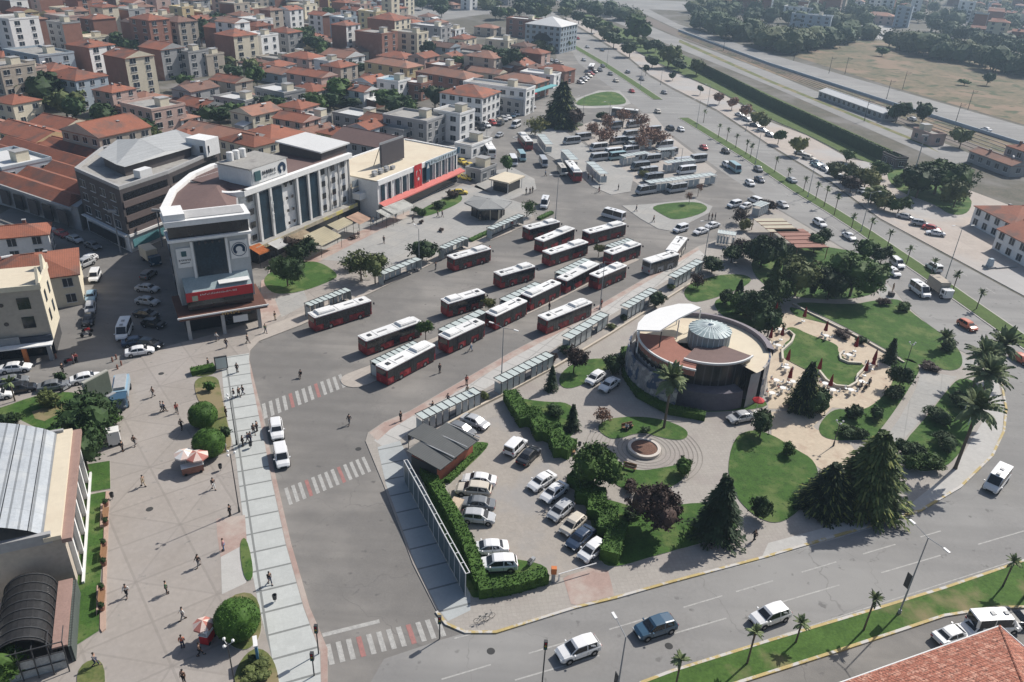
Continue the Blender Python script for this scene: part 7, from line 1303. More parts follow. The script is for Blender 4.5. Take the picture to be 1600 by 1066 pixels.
# ------------------------------------------------------------------ street lamps and posts
def lamp(px, py, h=10, kind=1, label='', rz=0, banner=False):
    p = g(px, py, .1); o = thing('street_lamp', label or 'tall grey street lamp', 'street lamp', (p.x, p.y, .1), rz, 'street lamps')
    MB().tube((0, 0, 0), (0, 0, .5), .22, .16, 8).tube((0, 0, .5), (0, 0, h), .10, .055, 8).build('pole', p_grey, o)
    for s_ in ((1, -1) if kind == 2 else (1,)):
        MB().tube((0, 0, h-.05), (s_*1.9, 0, h+.25), .045, .035, 6).build('arm', p_grey, o); MB().box((s_*2.2, 0, h+.24), (.75, .26, .12)).build('lamp_head', p_white, o)
    if banner: MB().box((.35, 0, 4.4), (.7, .06, 1.9)).build('banner', p_dk, o)
    return o
ry = radians(112)
lamp(1405, 958, 10.7, 2, 'double-armed street lamp with dark banner on the lower median', ry, True); lamp(958, 1120, 10.5, 1, 'street lamp with dark banner rising from the bottom edge', ry, True); lamp(1640, 880, 10.5, 1, 'street lamp reaching in from the edge over the lower road', radians(160))
lamp(783, 603, 10.2, 2, 'double-armed lamp beside the southern shelters', radians(330)); lamp(937, 484, 9.8, 1, 'lamp beside the bus at the southern shelters', radians(330)); lamp(868, 342, 11, 2, 'lamp in the middle of the terminal entrance', radians(30)); lamp(1100, 407, 9, 1, 'lamp behind the last shelter', radians(200)); lamp(655, 415, 8, 1, 'thin lamp before the round dark tree', radians(120))
lamp(1477, 437, 12, 2, 'tall double lamp of the boulevard near the box lorry', radians(10))
for x, y in ((1180, 256), (1262, 308), (1345, 362), (1088, 200), (1000, 138), (948, 104)): lamp(x, y, 10, 2, rz=radians(10))
for x, y in ((1105, 168), (1165, 205), (1032, 133), (950, 200), (910, 190), (1060, 280), (760, 230)): lamp(x, y, 9, 1, rz=radians(200))
def post_lamp(px, py, h, label):
    p = g(px, py, .13); o = thing('plaza_lamp', label, 'street lamp', (p.x, p.y, .13), radians(20), 'plaza lamps')
    MB().tube((0, 0, 0), (0, 0, .7), .14, .1, 8).tube((0, 0, .7), (0, 0, h), .07, .05, 8).build('pole', p_dk, o)
    for a in (0, 2.1, 4.2): MB().tube((0, 0, h-.3), (cos(a)*.5, sin(a)*.5, h), .025, n=5).blob((cos(a)*.5, sin(a)*.5, h+.14), .17, sub=1, amp=0).build('globe', p_white, o)
post_lamp(374, 800, 8.6, 'dark plaza lamp post nearest the open plaza'); post_lamp(370, 695, 7.6, 'dark plaza lamp post behind the ball shrubs'); post_lamp(368, 1075, 6, 'plaza lamp with white globes beside the largest ball shrub'); post_lamp(1302, 697, 4, 'park lamp with white head on the sandy walk'); post_lamp(1413, 578, 5, 'park lamp with thin cross arm beside the leaning cypress')
for x, y, h, lb in ((1418, 306, 17, 'very tall mast in front of the great spreading pine'), (48*0+189, 395, 9, 'pale lamp post at the dark office corner'), (254, 385, 8, 'thin lamp post behind the small lorry')):
    p = g(x, y); o = thing('light_mast', lb, 'mast', (p.x, p.y, 0), 0, 'light masts'); MB().tube((0, 0, 0), (0, 0, h), .2, .1, 8).build('pole', p_grey, o); MB().box((0, 0, h), (1.8, .4, .5)).build('lamp_head', p_grey, o)
for i, (x, y) in enumerate(((1240, 95), (1295, 115), (1320, 116), (1385, 155), (1410, 140), (1492, 195), (1512, 172), (1092, 55), (1150, 62), (1350, 190), (1130, 80))):
    p = g(x, y); o = thing('catenary_mast', 'thin dark line mast along the railway', 'mast', (p.x, p.y, 0), radians(15), 'railway masts'); MB().tube((0, 0, 0), (0, 0, 8.5), .15, .1, 6).build('pole', p_dk, o); MB().tube((0, 0, 7.5), (2.6, 0, 7.9), .07, n=5).tube((0, 0, 6.4), (2.4, 0, 7.6), .05, n=5).build('bracket', p_dk, o)
# traffic lights
def signal(px, py, h, ox, label, rz=0):
    p = g(px, py, .1); o = thing('traffic_light', label, 'traffic light', (p.x, p.y, .1), rz, 'traffic lights'); MB().tube((0, 0, 0), (0, 0, h), .07, .06, 8).build('pole', p_grey if ox else p_dk, o)
    if ox: MB().tube((0, 0, h), (ox, 0, h+.4), .05, n=6).build('arm', p_grey, o)
    hb = MB().box((ox, 0, h+.1), (.34, .3, 1.0)).build('signal_head', p_dk, o)
    for k, c_ in enumerate((p_red, PAINT['yellow'], PAINT['green'])): MB().lathe([(0, 0), (.1, 0), (.1, .06)], n=8).build('lens', c_, hb).matrix_local = Matrix.Translation((ox, -.16, h+.42-k*.32)) @ Matrix.Rotation(pi/2, 4, 'X')
signal(846, 1080, 6.2, 0, 'traffic light on pale pole before the white people carrier'); signal(491, 1056, 2.6, 0, 'traffic light at the foot of the pale pavement'); signal(498, 1022, 3.4, 0, 'pedestrian signal beside the lower crossing'); signal(687, 998, 2.6, 0, 'low signal on the corner of the lower crossing')
# ------------------------------------------------------------------ shelters
gl = M_('shelter_glass', (.47, .52, .50), rough=.3, var=.1, scale=.8, spec=.5); glb = M_('shelter_back', (.40, .44, .45), rough=.3, var=.15, scale=.8)
def shelter(a, b, n, label, z=2.6, dep=1.9, back=1, frame=None, arch=False):
    n = int(n*1.5)
    """row of glazed bays; a -> b is the middle line of the roof in the photograph"""
    p, q = g(a[0], a[1], z), g(b[0], b[1], z); L = (q-p).length; o = thing('bus_shelter', label, 'bus shelter', (p.x, p.y, .13), atan2(q.y-p.y, q.x-p.x), 'glass bus shelters'); fm = frame or p_dk; s = L/n
    for i in range(n):
        c_ = MB().box(((i+.5)*s, 0, z-.1+(.0)), (s-.1, dep, .05)).build('roof_panel', gl, o); 
        if i % 5 != 4: MB().box(((i+.5)*s, -dep*.38*back, 1.25), (s-.25, .04, 1.9)).build('back_panel', glb, o)
    MB().box((L/2, -dep*.5, z-.06), (L, .08, .12)).box((L/2, dep*.5, z-.06), (L, .08, .12)).build('eaves_beam', fm, o)
    for i in range(n+1):
        MB().box((i*s, 0, z-.04), (.07, dep, .08)).tube((i*s, -dep*.4*back, 0), (i*s, -dep*.4*back, z-.1), .05, n=6).build('post', fm, o)
        if i in (0, n): MB().box((i*s, 0, 1.2), (.04, dep*.7, 1.8)).build('end_panel', glb, o)
    MB().box((L/2, -dep*.15*back, .45), (L*.8, .4, .06)).box((s*.7, -dep*.15*back, .22), (.06, .3, .42)).box((L-s*.7, -dep*.15*back, .22), (.06, .3, .42)).build('bench', p_dk, o)
    return o
shelter((655, 652), (746, 610), 6, 'nearest southern glass shelters, beside the brick hut'); shelter((778, 595), (860, 553), 6, 'southern glass shelters just beyond the double-armed lamp'); shelter((885, 528), (945, 490), 5, 'southern glass shelters in front of the purple tree'); shelter((976, 480), (1022, 452), 5, 'southern glass shelters before the round restaurant canopy'); shelter((1050, 433), (1094, 407), 5, 'last southern glass shelters, beside the grey bus')
shelter((584, 568), (652, 536), 6, 'island glass shelters behind the nearest red bus', back=-1); shelter((690, 518), (755, 486), 5, 'second island glass shelters', back=-1); shelter((786, 470), (842, 443), 5, 'third island glass shelters', back=-1); shelter((872, 428), (918, 405), 5, 'fourth island glass shelters', back=-1); shelter((950, 386), (985, 374), 4, 'farthest island glass shelters', back=-1)
shelter((480, 477), (545, 452), 6, 'square-side glass shelters behind the lone red bus', back=-1); shelter((595, 428), (655, 404), 5, 'square-side glass shelters by the olive trees', back=-1); shelter((690, 388), (728, 371), 5, 'square-side glass shelters before the big pavement', back=-1); shelter((765, 358), (815, 336), 6, 'square-side glass shelters by the hexagonal kiosk', back=-1)
for a, b, n, lb in (((845, 210), (858, 226), 3, 'white-framed stop beside the cedar-side red bus'), ((882, 234), (898, 250), 3, 'white-framed arches between the two stop islands'), ((922, 253), (944, 272), 3, 'white-framed arches beside the square-side red bus'), ((1122, 362), (1150, 366), 4, 'pale mesh kiosk beside the white saloons'), ((1182, 322), (1196, 316), 3, 'small glass shelter at the boulevard kerb'), ((1012, 285), (1115, 272), 8, 'long thin canopy at the lot edge'), ((972, 244), (1012, 238), 5, 'white lattice shelter in the middle of the minibus lot'), ((1028, 234), (1052, 232), 4, 'white lattice shelter nearest the reddish trees'), ((1040, 254), (1084, 249), 5, 'white lattice shelter nearest the boulevard'), ((985, 222), (1016, 219), 4, 'white lattice shelter behind the reddish trees')): shelter(a, b, n, lb, 2.9, 2.6, 1, p_white)
# ------------------------------------------------------------------ parasols, stalls, awnings
def parasol(px, py, label='', closed=True, r=1.5, m=None, z=.15):
    p = g(px, py, z); o = thing('parasol', label or 'closed dark red parasol on the cafe terrace', 'parasol', (p.x, p.y, z), pr_.random(), 'cafe parasols' if closed else 'open parasols')
    MB().tube((0, 0, 0), (0, 0, 3.0 if closed else 2.4), .035, n=6).lathe([(.35, 0), (.35, .08), (0, .1)], n=12).build('pole', p_white, o)
    if closed: MB().lathe([(.38, 1.0), (.30, 1.5), (.2, 2.3), (.05, 3.0), (0, 3.05)], n=9).build('canopy', M_('parasol_red', (.20, .018, .02), rough=.9, var=.15, scale=3), o)
    else:
        mb = MB(); n = 8
        for i in range(n):
            a, b = 2*pi*i/n, 2*pi*(i+1)/n; mb.add([(0, 0, 2.75), (cos(a)*r, sin(a)*r, 2.2), (cos(b)*r, sin(b)*r, 2.2), (cos(b)*r, sin(b)*r, 2.0), (cos(a)*r, sin(a)*r, 2.0)], [(0, 1, 2), (1, 4, 3, 2)], i % 2)
        mb.build('canopy', m or [p_red, p_white], o)
    return o
for x, y in ((1255, 502), (1288, 524), (1220, 531), (1335, 549), (1364, 570), (1350, 587), (1295, 610), (1229, 570), (1278, 584), (1210, 495), (1201, 510), (1232, 598), (1362, 577), (1202, 535)): parasol(x, y)
cp_ = [M_('canvas_red', (.42, .17, .14), rough=.9, var=.1), M_('canvas_pale', (.66, .52, .46), rough=.9, var=.1)]
parasol(292, 731, 'pale half of two overlapping parasols beside the ball shrub', False, 1.3, [cp_[1], p_white], .13); parasol(312, 733, 'red and white half of two overlapping parasols beside the ball shrub', False, 1.4, cp_, .13); parasol(1181, 644, 'bright red open parasol at the restaurant door', False, .9, [p_red, p_red]); parasol(397, 402, 'red-orange parasol at the tower shop', False, 1.6, [p_orange, p_red]); parasol(322, 1000, 'pink and pale parasol over the snack cart', False, 1.0, cp_, .13)
def cart(px, py, label, body, dims=(1.6, .9, 1.2), rz=.5, roof=None):
    p = g(px, py, .13); o = thing('vending_cart', label, 'cart', (p.x, p.y, .13), rz, 'vending carts'); x, y, z = dims
    MB().box((0, 0, z*.5+.2), dims).build('body', body, o)
    if roof: MB().box((0, 0, z+.9), (x+.3, y+.3, .12)).build('roof', roof, o); [MB().tube((sx*x*.45, sy*y*.45, z+.2), (sx*x*.45, sy*y*.45, z+.9), .03, n=5).build('post', p_white, o) for sx in (-1, 1) for sy in (-1, 1)]
    MB().box((0, 0, z+.22), (x+.1, y+.1, .05)).build('counter', p_white, o)
    for sx in (-1, 1):
        for sy in (-1, 1): w = MB().lathe([(.2, -.03), (.2, .03)], n=10).lathe([(0, -.03), (.2, -.03)], n=10).lathe([(.2, .03), (0, .03)], n=10).build('wheel', t_tyre, o); w.location = (sx*x*.35, sy*y*.5, .2); w.rotation_euler = (pi/2, 0, 0)
cart(180, 693, 'tall white vending cart beside the dark park tree', p_white, (1.5, 1.4, 2.0)); cart(302, 738, 'striped snack stall beneath the overlapping parasols', w_brick, (2.6, 1.0, 1.0)); cart(326, 1000, 'red snack cart with glass box beside the largest ball shrub', p_red, (1.5, .9, 1.1), 1.4, p_white)
def canopy(px, py, w, d, h, rz, m, label, pitch=.25, nm='shop_awning'):
    p = g(px, py, h); o = thing(nm, label, 'awning', (p.x, p.y, .13), radians(rz), 'shop awnings'); n = 5
    mb = MB()
    for i in range(n):
        x0, x1 = -w/2+w*i/n, -w/2+w*(i+1)/n; mb.add([(x0, -d/2, h), (x1, -d/2, h), (x1, d/2, h+pitch*d), (x0, d/2, h+pitch*d), (x0, -d/2, h-.3), (x1, -d/2, h-.3)], [(0, 1, 2, 3), (4, 5, 1, 0), (3, 2, 1, 0)], 0)
    mb.build('canvas', m, o)
    for x in (-w/2+.1, w/2-.1):
        for y, z in ((-d/2, h), (d/2, h+pitch*d)): MB().tube((x, y, 0), (x, y, z), .05, n=6).build('post', p_dk, o)
    return o
m_cv = M_('awning_cream', (.66, .60, .44), rough=.9, var=.08, scale=2, wave=('X', .5, .9)); m_cw = M_('awning_white', (.66, .66, .62), rough=.9, var=.06)
canopy(504, 373, 7, 4.5, 2.8, 65, m_cv, 'big cream awning under the office block'); canopy(472, 372, 5, 3, 3.0, 65, M_('awning_patch', (.5, .4, .28), var=.4, scale=1.5), 'patched brown awning behind the round dark tree'); canopy(532, 352, 6, 2.5, 3.2, 65, m_cv, 'narrow cream awning beside the wooden stall'); canopy(560, 344, 4.5, 3.5, 3.0, 65, M_('awning_salmon', (.6, .42, .32), var=.1), 'salmon awning over the wooden stall'); canopy(604, 334, 4, 3, 2.8, 60, m_cw, 'white tent nearest the office block'); canopy(622, 326, 8, 3.2, 3.0, 60, m_cw, 'long white tent in front of the store'); canopy(436, 383, 4, 2.5, 3.4, 65, p_white, 'white awning above the shop terrace by the dark tree'); canopy(405, 392, 3, 3, 3.0, 60, p_orange, 'orange-red awning at the shop beside the tower'); canopy(415, 345+8, 10, 1.6, 4.2, 65, m_cw, 'long pale awning strip along the office block foot')
# ------------------------------------------------------------------ signs, walls, railings, furniture
p0, p1 = g(139, 632, 2.3), g(177, 611, 2.3); o = thing('blank_sign', 'large blank grey-green sign on one thick post at the park corner', 'sign', (p0.x, p0.y, 0), atan2(p1.y-p0.y, p1.x-p0.x)); Ls = (p1-p0).length
MB().box((Ls/2, .3, 4.0), (Ls, .5, 3.5)).build('cabinet', M_('sign_edge', (.36, .36, .32)), o); MB().box((Ls/2, .03, 4.0), (Ls-.25, .06, 3.2)).build('panel', M_('sign_face', (.10, .12, .095), rough=.5, var=.15, scale=.4), o); MB().tube((Ls*.55, .3, 0), (Ls*.55, .3, 2.4), .42, .36, 12).build('post', p_grey, o); MB().box((Ls/2, -.3, 2.2), (Ls, .5, .1)).build('ledge', p_grey, o)
mb = ribbon(None, [(700, 665), (750, 637), (800, 612), (870, 574), (950, 526), (1020, 482), (1100, 432)], .35, .1, None, .4); tag(mb.build('low_wall', M_('low_wall', (.50, .44, .36), var=.1)), 'long low cream wall behind the southern shelters', 'wall')
P_ = [(632, 752), (662, 808), (694, 870), (727, 932)]; Q = [g(x, y, .1) for x, y in P_]; o = thing('screen_wall', 'long dark panelled screen with white top rails beside the clipped hedge', 'screen', Q[0])
for a, b in zip(Q, Q[1:]):
    a, b = a-Q[0], b-Q[0]
    nn = Vector((b.y-a.y, a.x-b.x, 0)).normalized()*.45
    for k in (0, 1): MB().tube(a+Vector((0, 0, 3.3))-nn*k, b+Vector((0, 0, 3.3))-nn*k, .06, n=5).build('rail', p_white, o)
    MB().add([a+Vector((0, 0, .1)), b+Vector((0, 0, .1)), b+Vector((0, 0, 3.3)), a+Vector((0, 0, 3.3))]+[q_-nn*.2 for q_ in (a+Vector((0, 0, .1)), b+Vector((0, 0, .1)), b+Vector((0, 0, 3.3)), a+Vector((0, 0, 3.3)))], [(0, 1, 2, 3), (7, 6, 5, 4), (3, 2, 6, 7)]).build('panel', M_('screen_panel', (.10, .135, .15), rough=.4, var=.15, scale=.6), o)
    n = int((b-a).length/1.6)
    for i in range(n+1): c_ = a.lerp(b, i/max(n, 1)); MB().tube(c_, c_+Vector((0, 0, 3.35)), .05, n=5).tube(c_+Vector((0, 0, 3.3)), c_-nn+Vector((0, 0, 3.3)), .04, n=4).build('post', p_white, o)
for nm, pts, w, h, lb in (('terrace_wall', [(1318, 552), (1311, 558), (1313, 565), (1325, 570), (1345, 571)], .35, .5, 'white curved low wall round the small cafe bay'), ('terrace_wall', [(1352, 577), (1339, 590), (1337, 602), (1325, 609), (1305, 607), (1290, 598), (1279, 584)], .35, .6, 'white curved low wall at the foot of the pond lawn'), ('terrace_wall', [(1222, 566), (1221, 552), (1236, 538), (1240, 528), (1232, 521), (1224, 525)], .35, .6, 'white curved low wall beside the restaurant terrace'), ('garden_wall', [(1238, 477), (1262, 490), (1310, 514), (1350, 534), (1412, 569)], .3, .35, 'straight cream garden wall between lawn and terrace')):
    tag(ribbon(None, pts, w, .12, None, h).build(nm, M_('wall_offwhite', (.55, .5, .42), var=.1)), lb, 'wall', 'garden walls')
q = g(1006, 704); o = thing('round_planter', 'round brown flower bed with pale stone rim in ring paving', 'planter', (q.x, q.y, .13)); MB().lathe([(2.3, 0), (2.3, .45), (1.85, .45), (1.85, .3)], n=32).build('rim', M_('rim_stone', (.55, .5, .45)), o); MB().lathe([(1.85, .32), (1.2, .45), (0, .5)], n=24).build('soil', M_('flower_soil', (.16, .085, .06), var=.5, scale=4), o)
def bench(px, py, rz, label):
    p = g(px, py, .15); o = thing('bench', label, 'bench', (p.x, p.y, .15), radians(rz), 'benches'); MB().box((0, 0, .45), (1.8, .5, .07)).build('seat', p_wood, o); MB().box((0, .26, .75), (1.8, .06, .45)).build('backrest', p_wood, o)
    for s_ in (-1, 1): MB().box((s_*.75, .05, .22), (.08, .5, .44)).build('leg', p_dk, o)
for i, (x, y) in enumerate(((167, 805), (164, 868), (161, 938))):
    nm = ('top', 'middle', 'bottom')[i]; bench(x, y, 112, 'bench on the %s bay of the brick border' % nm)
    for s_ in (-1, 1):
        p = g(x-1, y+s_*15, .28); o = thing('planter', 'small planter beside the brick border bench', 'planter', (p.x, p.y, .28), 0, 'border planters'); MB().lathe([(.25, 0), (.35, .5), (.28, .5), (0, .45)], n=10).build('pot', w_brick, o); c_ = ob('plant', BRF[0], o, (0, 0, .7), 0, (.4, .4, .4)); setleaf(c_, 'dark')
bench(980, 670, 25, 'bench on the lawn side of the ring paving'); bench(983, 734, -20, 'dark bench on the lower lawn of the ring paving'); bench(894, 705, 100, 'bench by the stepped hedge path')
def table(px, py, label):
    p = g(px, py, .15); o = thing('cafe_table', label, 'table', (p.x, p.y, .15), pr_.random()*3, 'cafe tables'); MB().lathe([(.5, .72), (.5, .76), (0, .76)], n=14).build('table_top', p_white, o); MB().tube((0, 0, 0), (0, 0, .74), .04, n=6).build('leg', p_dk, o)
    for i in range(3):
        a = 2.1*i; c_ = thing('chair', 'white chair at the '+label.split(' ', 1)[1] if False else 'chair beside a small cafe table on the terrace', 'chair', (p.x+cos(a)*.9, p.y+sin(a)*.9, .15), a, 'cafe chairs'); MB().box((0, 0, .45), (.42, .42, .05)).build('seat', p_white if pr_.random() < .6 else w_brick, c_); MB().box((.2, 0, .7), (.04, .42, .5)).build('backrest', p_white, c_)
        for sx in (-1, 1):
            for sy in (-1, 1): MB().tube((sx*.18, sy*.18, 0), (sx*.18, sy*.18, .45), .02, n=4).build('leg', p_grey, c_)
for x, y in ((1218, 520), (1215, 545), (1228, 580), (1212, 600), (1222, 612), (1300, 615), (1328, 615), (1345, 602), (1288, 605), (1325, 560), (1360, 575), (1290, 530), (1205, 620), (1238, 602)): table(x, y, 'small round cafe table on the cream terrace')
p = g(711, 800, .14); o = thing('utility_box', 'beige-topped concrete box in the corner of the parking yard', 'box', (p.x, p.y, .14), radians(70)); MB().box((0, 0, .6), (2.2, 1.2, 1.2)).build('body', w_beige, o); MB().box((0, 0, 1.23), (2.4, 1.4, .1)).build('lid', M_('box_lid', (.5, .4, .3)), o)
p = g(830, 882, .14); o = thing('scooter', 'small grey scooter parked beside the corner hedge', 'scooter', (p.x, p.y, .14), 1.0); MB().box((0, 0, .55), (1.1, .4, .4)).build('body', p_grey, o); MB().box((-.35, 0, .85), (.6, .35, .2)).build('seat', p_dk, o)
p = g(864, 908, .13); o = thing('entry_post', 'orange entry post of the parking yard barrier', 'barrier post', (p.x, p.y, .13)); MB().box((0, 0, .6), (.4, .4, 1.2)).build('post', p_grey, o); MB().box((0, 0, 1.6), (.6, .5, .8)).build('box', p_orange, o)
q = g(874, 897, 1.1); q2 = g(932, 880, 1.1); tag(MB().tube(q, q2, .06).tube(q-Vector((0, 0, 1)), q, .1).build('barrier_arm', p_white), 'pale barrier arm across the parking yard entrance', 'barrier')
p = g(403, 1030, .13); o = thing('info_panel', 'blue and white information panel beside the planting bed', 'sign', (p.x, p.y, .13), radians(112)); MB().box((0, 0, 1.3), (1.2, .25, 2.2)).build('panel', M_('panel_blue', (.06, .17, .28)), o); MB().box((0, 0, 2.45), (1.3, .4, .15)).build('cap', p_white, o)
p = g(347, 578, .13); o = thing('display_case', 'framed glass display beside the short hedge', 'display', (p.x, p.y, .13), radians(25)); MB().box((0, 0, 1.3), (1.9, .3, 2.2)).build('frame', p_dk, o); MB().box((0, -.17, 1.3), (1.6, .04, 1.9)).build('glass', gl, o)
p = g(375, 507, .13); o = thing('shop_board', 'white board standing under the tower podium', 'sign', (p.x, p.y, .13), radians(30)); MB().box((0, 0, 1.2), (1.5, .12, 1.0)).build('panel', p_white, o); MB().tube((0, .1, 0), (0, .1, 1), .05).build('post', p_dk, o)
def wpole(px, py, h, m, label):
    p = g(px, py, .13); o = thing('flagpole', label, 'flagpole', (p.x, p.y, .13), .3, 'flagpoles'); MB().tube((0, 0, 0), (0, 0, h), .06, .04).build('pole', p_white, o); mb = MB()
    for i in range(6): x0, x1 = i*.3, (i+1)*.3; mb.add([(x0, sin(i)*.08, h-1.5-i*.1), (x1, sin(i+1)*.08, h-1.6-i*.1), (x1, sin(i+1)*.08, h-.1-i*.06), (x0, sin(i)*.08, h-.1-i*.05)], [(0, 1, 2, 3), (3, 2, 1, 0)])
    mb.build('flag', m, o)
wpole(1512, 665, 5.5, p_red, 'flagpole with drooping red flag beside the palms'); wpole(1500, 660, 5, p_white, 'leaning white flagpole with pale flag beside the palms')
def bike(px, py, rz, label):
    p = g(px, py, .13); o = thing('bicycle', label, 'bicycle', (p.x, p.y, .13), rz, 'bicycles')
    for x in (-.52, .52):
        mb = MB()
        for i in range(16): a, b = 2*pi*i/16, 2*pi*(i+1)/16; mb.tube((x+cos(a)*.33, 0, .34+sin(a)*.33), (x+cos(b)*.33, 0, .34+sin(b)*.33), .02, n=4)
        mb.build('wheel', t_tyre, o)
    MB().tube((-.52, 0, .34), (-.15, 0, .8), .02, n=4).tube((-.15, 0, .8), (.4, 0, .85), .02, n=4).tube((0, 0, .35), (.4, 0, .85), .02, n=4).tube((.52, 0, .34), (.38, 0, 1.0), .02, n=4).tube((-.52, 0, .34), (0, 0, .35), .02, n=4).build('frame', p_grey, o); MB().box((-.17, 0, .88), (.25, .14, .05)).build('saddle', p_dk, o); MB().tube((.38, -.28, 1.0), (.38, .28, 1.0), .02, n=4).build('handlebar', p_dk, o)
bike(752, 972, .3, 'bicycle parked at the corner of the lower road'); bike(762, 968, .5, 'second bicycle leaning beside the corner bicycle'); bike(934, 302, .2, 'bicycle at the kerb below the white arches')
def moto(px, py, rz, label, m=None):
    p = g(px, py, .05); o = thing('motorcycle', label, 'motorcycle', (p.x, p.y, .05), rz, 'motorcycles')
    for x in (-.6, .62): w = MB().lathe([(.3, -.06), (.3, .06)], n=14).lathe([(0, -.06), (.3, -.06)], n=14).lathe([(.3, .06), (0, .06)], n=14).build('wheel', t_tyre, o); w.location = (x, 0, .3); w.rotation_euler = (pi/2, 0, 0)
    MB().box((0, 0, .55), (.9, .26, .36), top=.8).build('body', m or p_red, o); MB().box((-.3, 0, .82), (.7, .24, .1)).build('seat', p_dk, o); MB().tube((.62, 0, .3), (.42, 0, .95), .04, n=5).tube((.42, -.32, .98), (.42, .32, .98), .025, n=5).build('handlebar', p_dk, o)
for i, (x, y) in enumerate(((136, 512), (137, 519), (135, 526))): moto(x, y, .2+i*.1, 'motorcycle in the shaded row, %s' % ('nearest the black car', 'middle of three', 'nearest the sunlit plaza')[i], (p_dk, p_red, p_grey)[i])
moto(103, 611, 1.2, 'motorcycle under the corner of the blank sign', p_grey); moto(110, 567, .5, 'motorcycle at the corner shop kerb', p_red)
for pts, h, m, lb in (([(1060, 49), (1200, 101), (1400, 166), (1600, 229)], 1.3, w_blue, 'blue-grey fence wall between railway and upper road'), ([(1480, 60), (1530, 50)], 1, w_grey, None)):
    if lb: tag(ribbon(None, pts, .4, 0, None, h).build('railway_fence', m), lb, 'fence')
tag(ribbon(None, [(1350, 330), (1420, 348), (1487, 378), (1600, 440)], .25, .1, None, .35).build('kerb_wall', m_kerb), 'long low stone edge across the station forecourt', 'wall') if False else None
p = g(1392, 462, .2); o = thing('statue', 'small bronze-brown statue on low plinth by the boulevard', 'statue', (p.x, p.y, .2)); MB().box((0, 0, .4), (1.0, 1.0, .8)).build('plinth', w_brick, o); ob('figure', FIG['stand']['body'], o, (0, 0, .8), 0, (1.2, 1.2, 1.2)); paint(o.children[-1], w_dark)
p = g(1545, 418, .12); o = thing('stone_monument', 'grey stone block monument on the station forecourt', 'monument', (p.x, p.y, .12), .3); MB().box((0, 0, .2), (2.2, 1.8, .4)).build('base', w_grey, o); MB().box((0, 0, 1.2), (1.2, 1.0, 1.8), top=.8).build('block', w_blue, o); MB().box((4, -1, .2), (6, .3, .2)).build('kerb', w_grey, o)
for x, y in ((176, 565), (182, 561), (190, 571), (184, 577), (88, 560), (36, 598)):
    p = g(x, y, .1); tag(MB().lathe([(.14, 0), (.14, .7), (.1, .8), (0, .82)], n=8).build('bollard', w_brick, None, loc=(p.x, p.y, .1)), 'short reddish bollard at the plaza edge', 'bollard', 'plaza bollards')
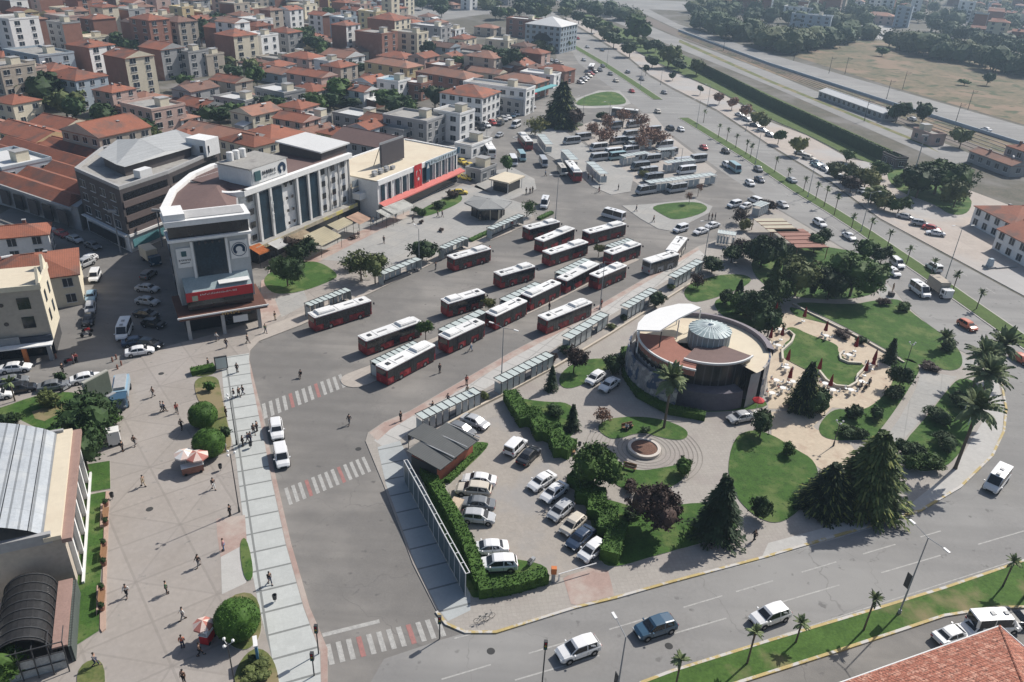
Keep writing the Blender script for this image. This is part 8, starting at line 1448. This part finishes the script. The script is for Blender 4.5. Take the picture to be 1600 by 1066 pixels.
# ------------------------------------------------------------------ labels: say which one
LM = {'the round restaurant': (1100, 560), 'the glass-fronted tower': (330, 430), 'the white office block': (465, 310), 'the flag-hung store': (650, 270), 'the dark office': (200, 330), 'the market hall': (60, 290), 'the arched hall': (60, 760), 'the brick hut': (700, 700), 'the hexagonal kiosk': (760, 320), 'the great cedar': (876, 165), 'the great spreading pine': (1470, 275), 'the station houses': (1565, 350), 'the traffic island': (1060, 330), 'the grand pale building': (862, 50), 'the lower median': (1300, 1000), 'the stepped hedges': (880, 720), 'the big cedar': (1350, 740), 'the curved pavement': (1530, 720), 'the cafe pergolas': (1230, 365), 'the railway depot': (1340, 155), 'the dry field': (1450, 120), 'the cream corner building': (40, 500), 'the lower crossing': (600, 1010), 'the middle crossing': (510, 750), 'the ring paving': (1006, 704), 'the minibus lot': (1000, 240), 'the far triangle lawn': (940, 155), 'the blank sign': (155, 610), 'the ball shrubs': (320, 670), 'the tree belt by the railway': (1250, 60), 'the big town tree': (70, 135), 'the yellow-fronted long house': (615, 96), 'the turquoise shop canopy': (838, 142), 'the red brick tower block': (404, 36), 'the white four-storey block': (140, 66), 'the tall brick-sided block': (540, 35), 'the ivy wall': (1290, 195), 'the platform shelter': (1400, 240), 'the brown-roofed long house': (590, 215), 'the olive trees of the square': (570, 410), 'the bus island': (760, 500)}
ORD = ['', 'second ', 'third ', 'fourth ', 'fifth ', 'sixth ', 'seventh ', 'eighth ', 'ninth ', 'tenth ', 'eleventh ', 'twelfth ', 'thirteenth ', 'fourteenth ', 'fifteenth ', 'sixteenth ', 'seventeenth ', 'eighteenth ', 'nineteenth ', 'twentieth ']
bylab = {}
bpy.context.view_layer.update()
for o in THINGS:
    p = o.location if o.type == 'EMPTY' or o.location.length > .01 else (Vector(o.bound_box[0])+Vector(o.bound_box[6]))/2
    bylab.setdefault(o['label'], []).append((o, proj(p)))
for lab, lst in bylab.items():
    if len(lst) == 1 and len(lab.split()) >= 4: continue
    if 'rail' == lst[0][0]['category']: continue
    near = {}
    for o, (x, y) in lst:
        k = min(LM, key=lambda n_: (LM[n_][0]-x)**2+(LM[n_][1]-y)**2); side = 'beyond' if y < LM[k][1]-12 else ('in front of' if y > LM[k][1]+12 else 'beside')
        near.setdefault((k, side), []).append((((LM[k][0]-x)**2+(LM[k][1]-y)**2), x, o))
    for (k, side), l in near.items():
        l.sort(key=lambda t: t[0])
        lf_ = [t for t in l if t[1] < LM[k][0]]; rg_ = [t for t in l if t[1] >= LM[k][0]]
        for grp, wd in ((lf_, 'left'), (rg_, 'right')):
            for i, (_, _, o) in enumerate(grp):
                base = lab
                if len(grp) == 1 and not (lf_ and rg_): o['label'] = '%s %s %s' % (base, side, k)
                else: o['label'] = '%s, %snearest %s %s, %s side' % (base, ORD[min(i, 19)], side, k, wd)
                wds = o['label'].split()
                if len(wds) > 16: o['label'] = ' '.join(o['label'].replace('with ', '').replace('on the ', '').replace('the ', '').split()[:16])
lb_ = {}
for o in THINGS: lb_.setdefault(o['label'], []).append(o)
print('shared labels', [(k, len(v)) for k, v in lb_.items() if len(v) > 1][:30])
for v in THINGS:
    for k in ('left', 'right'): pass
from collections import Counter
print(Counter(o['category'] for o in THINGS).most_common(12))
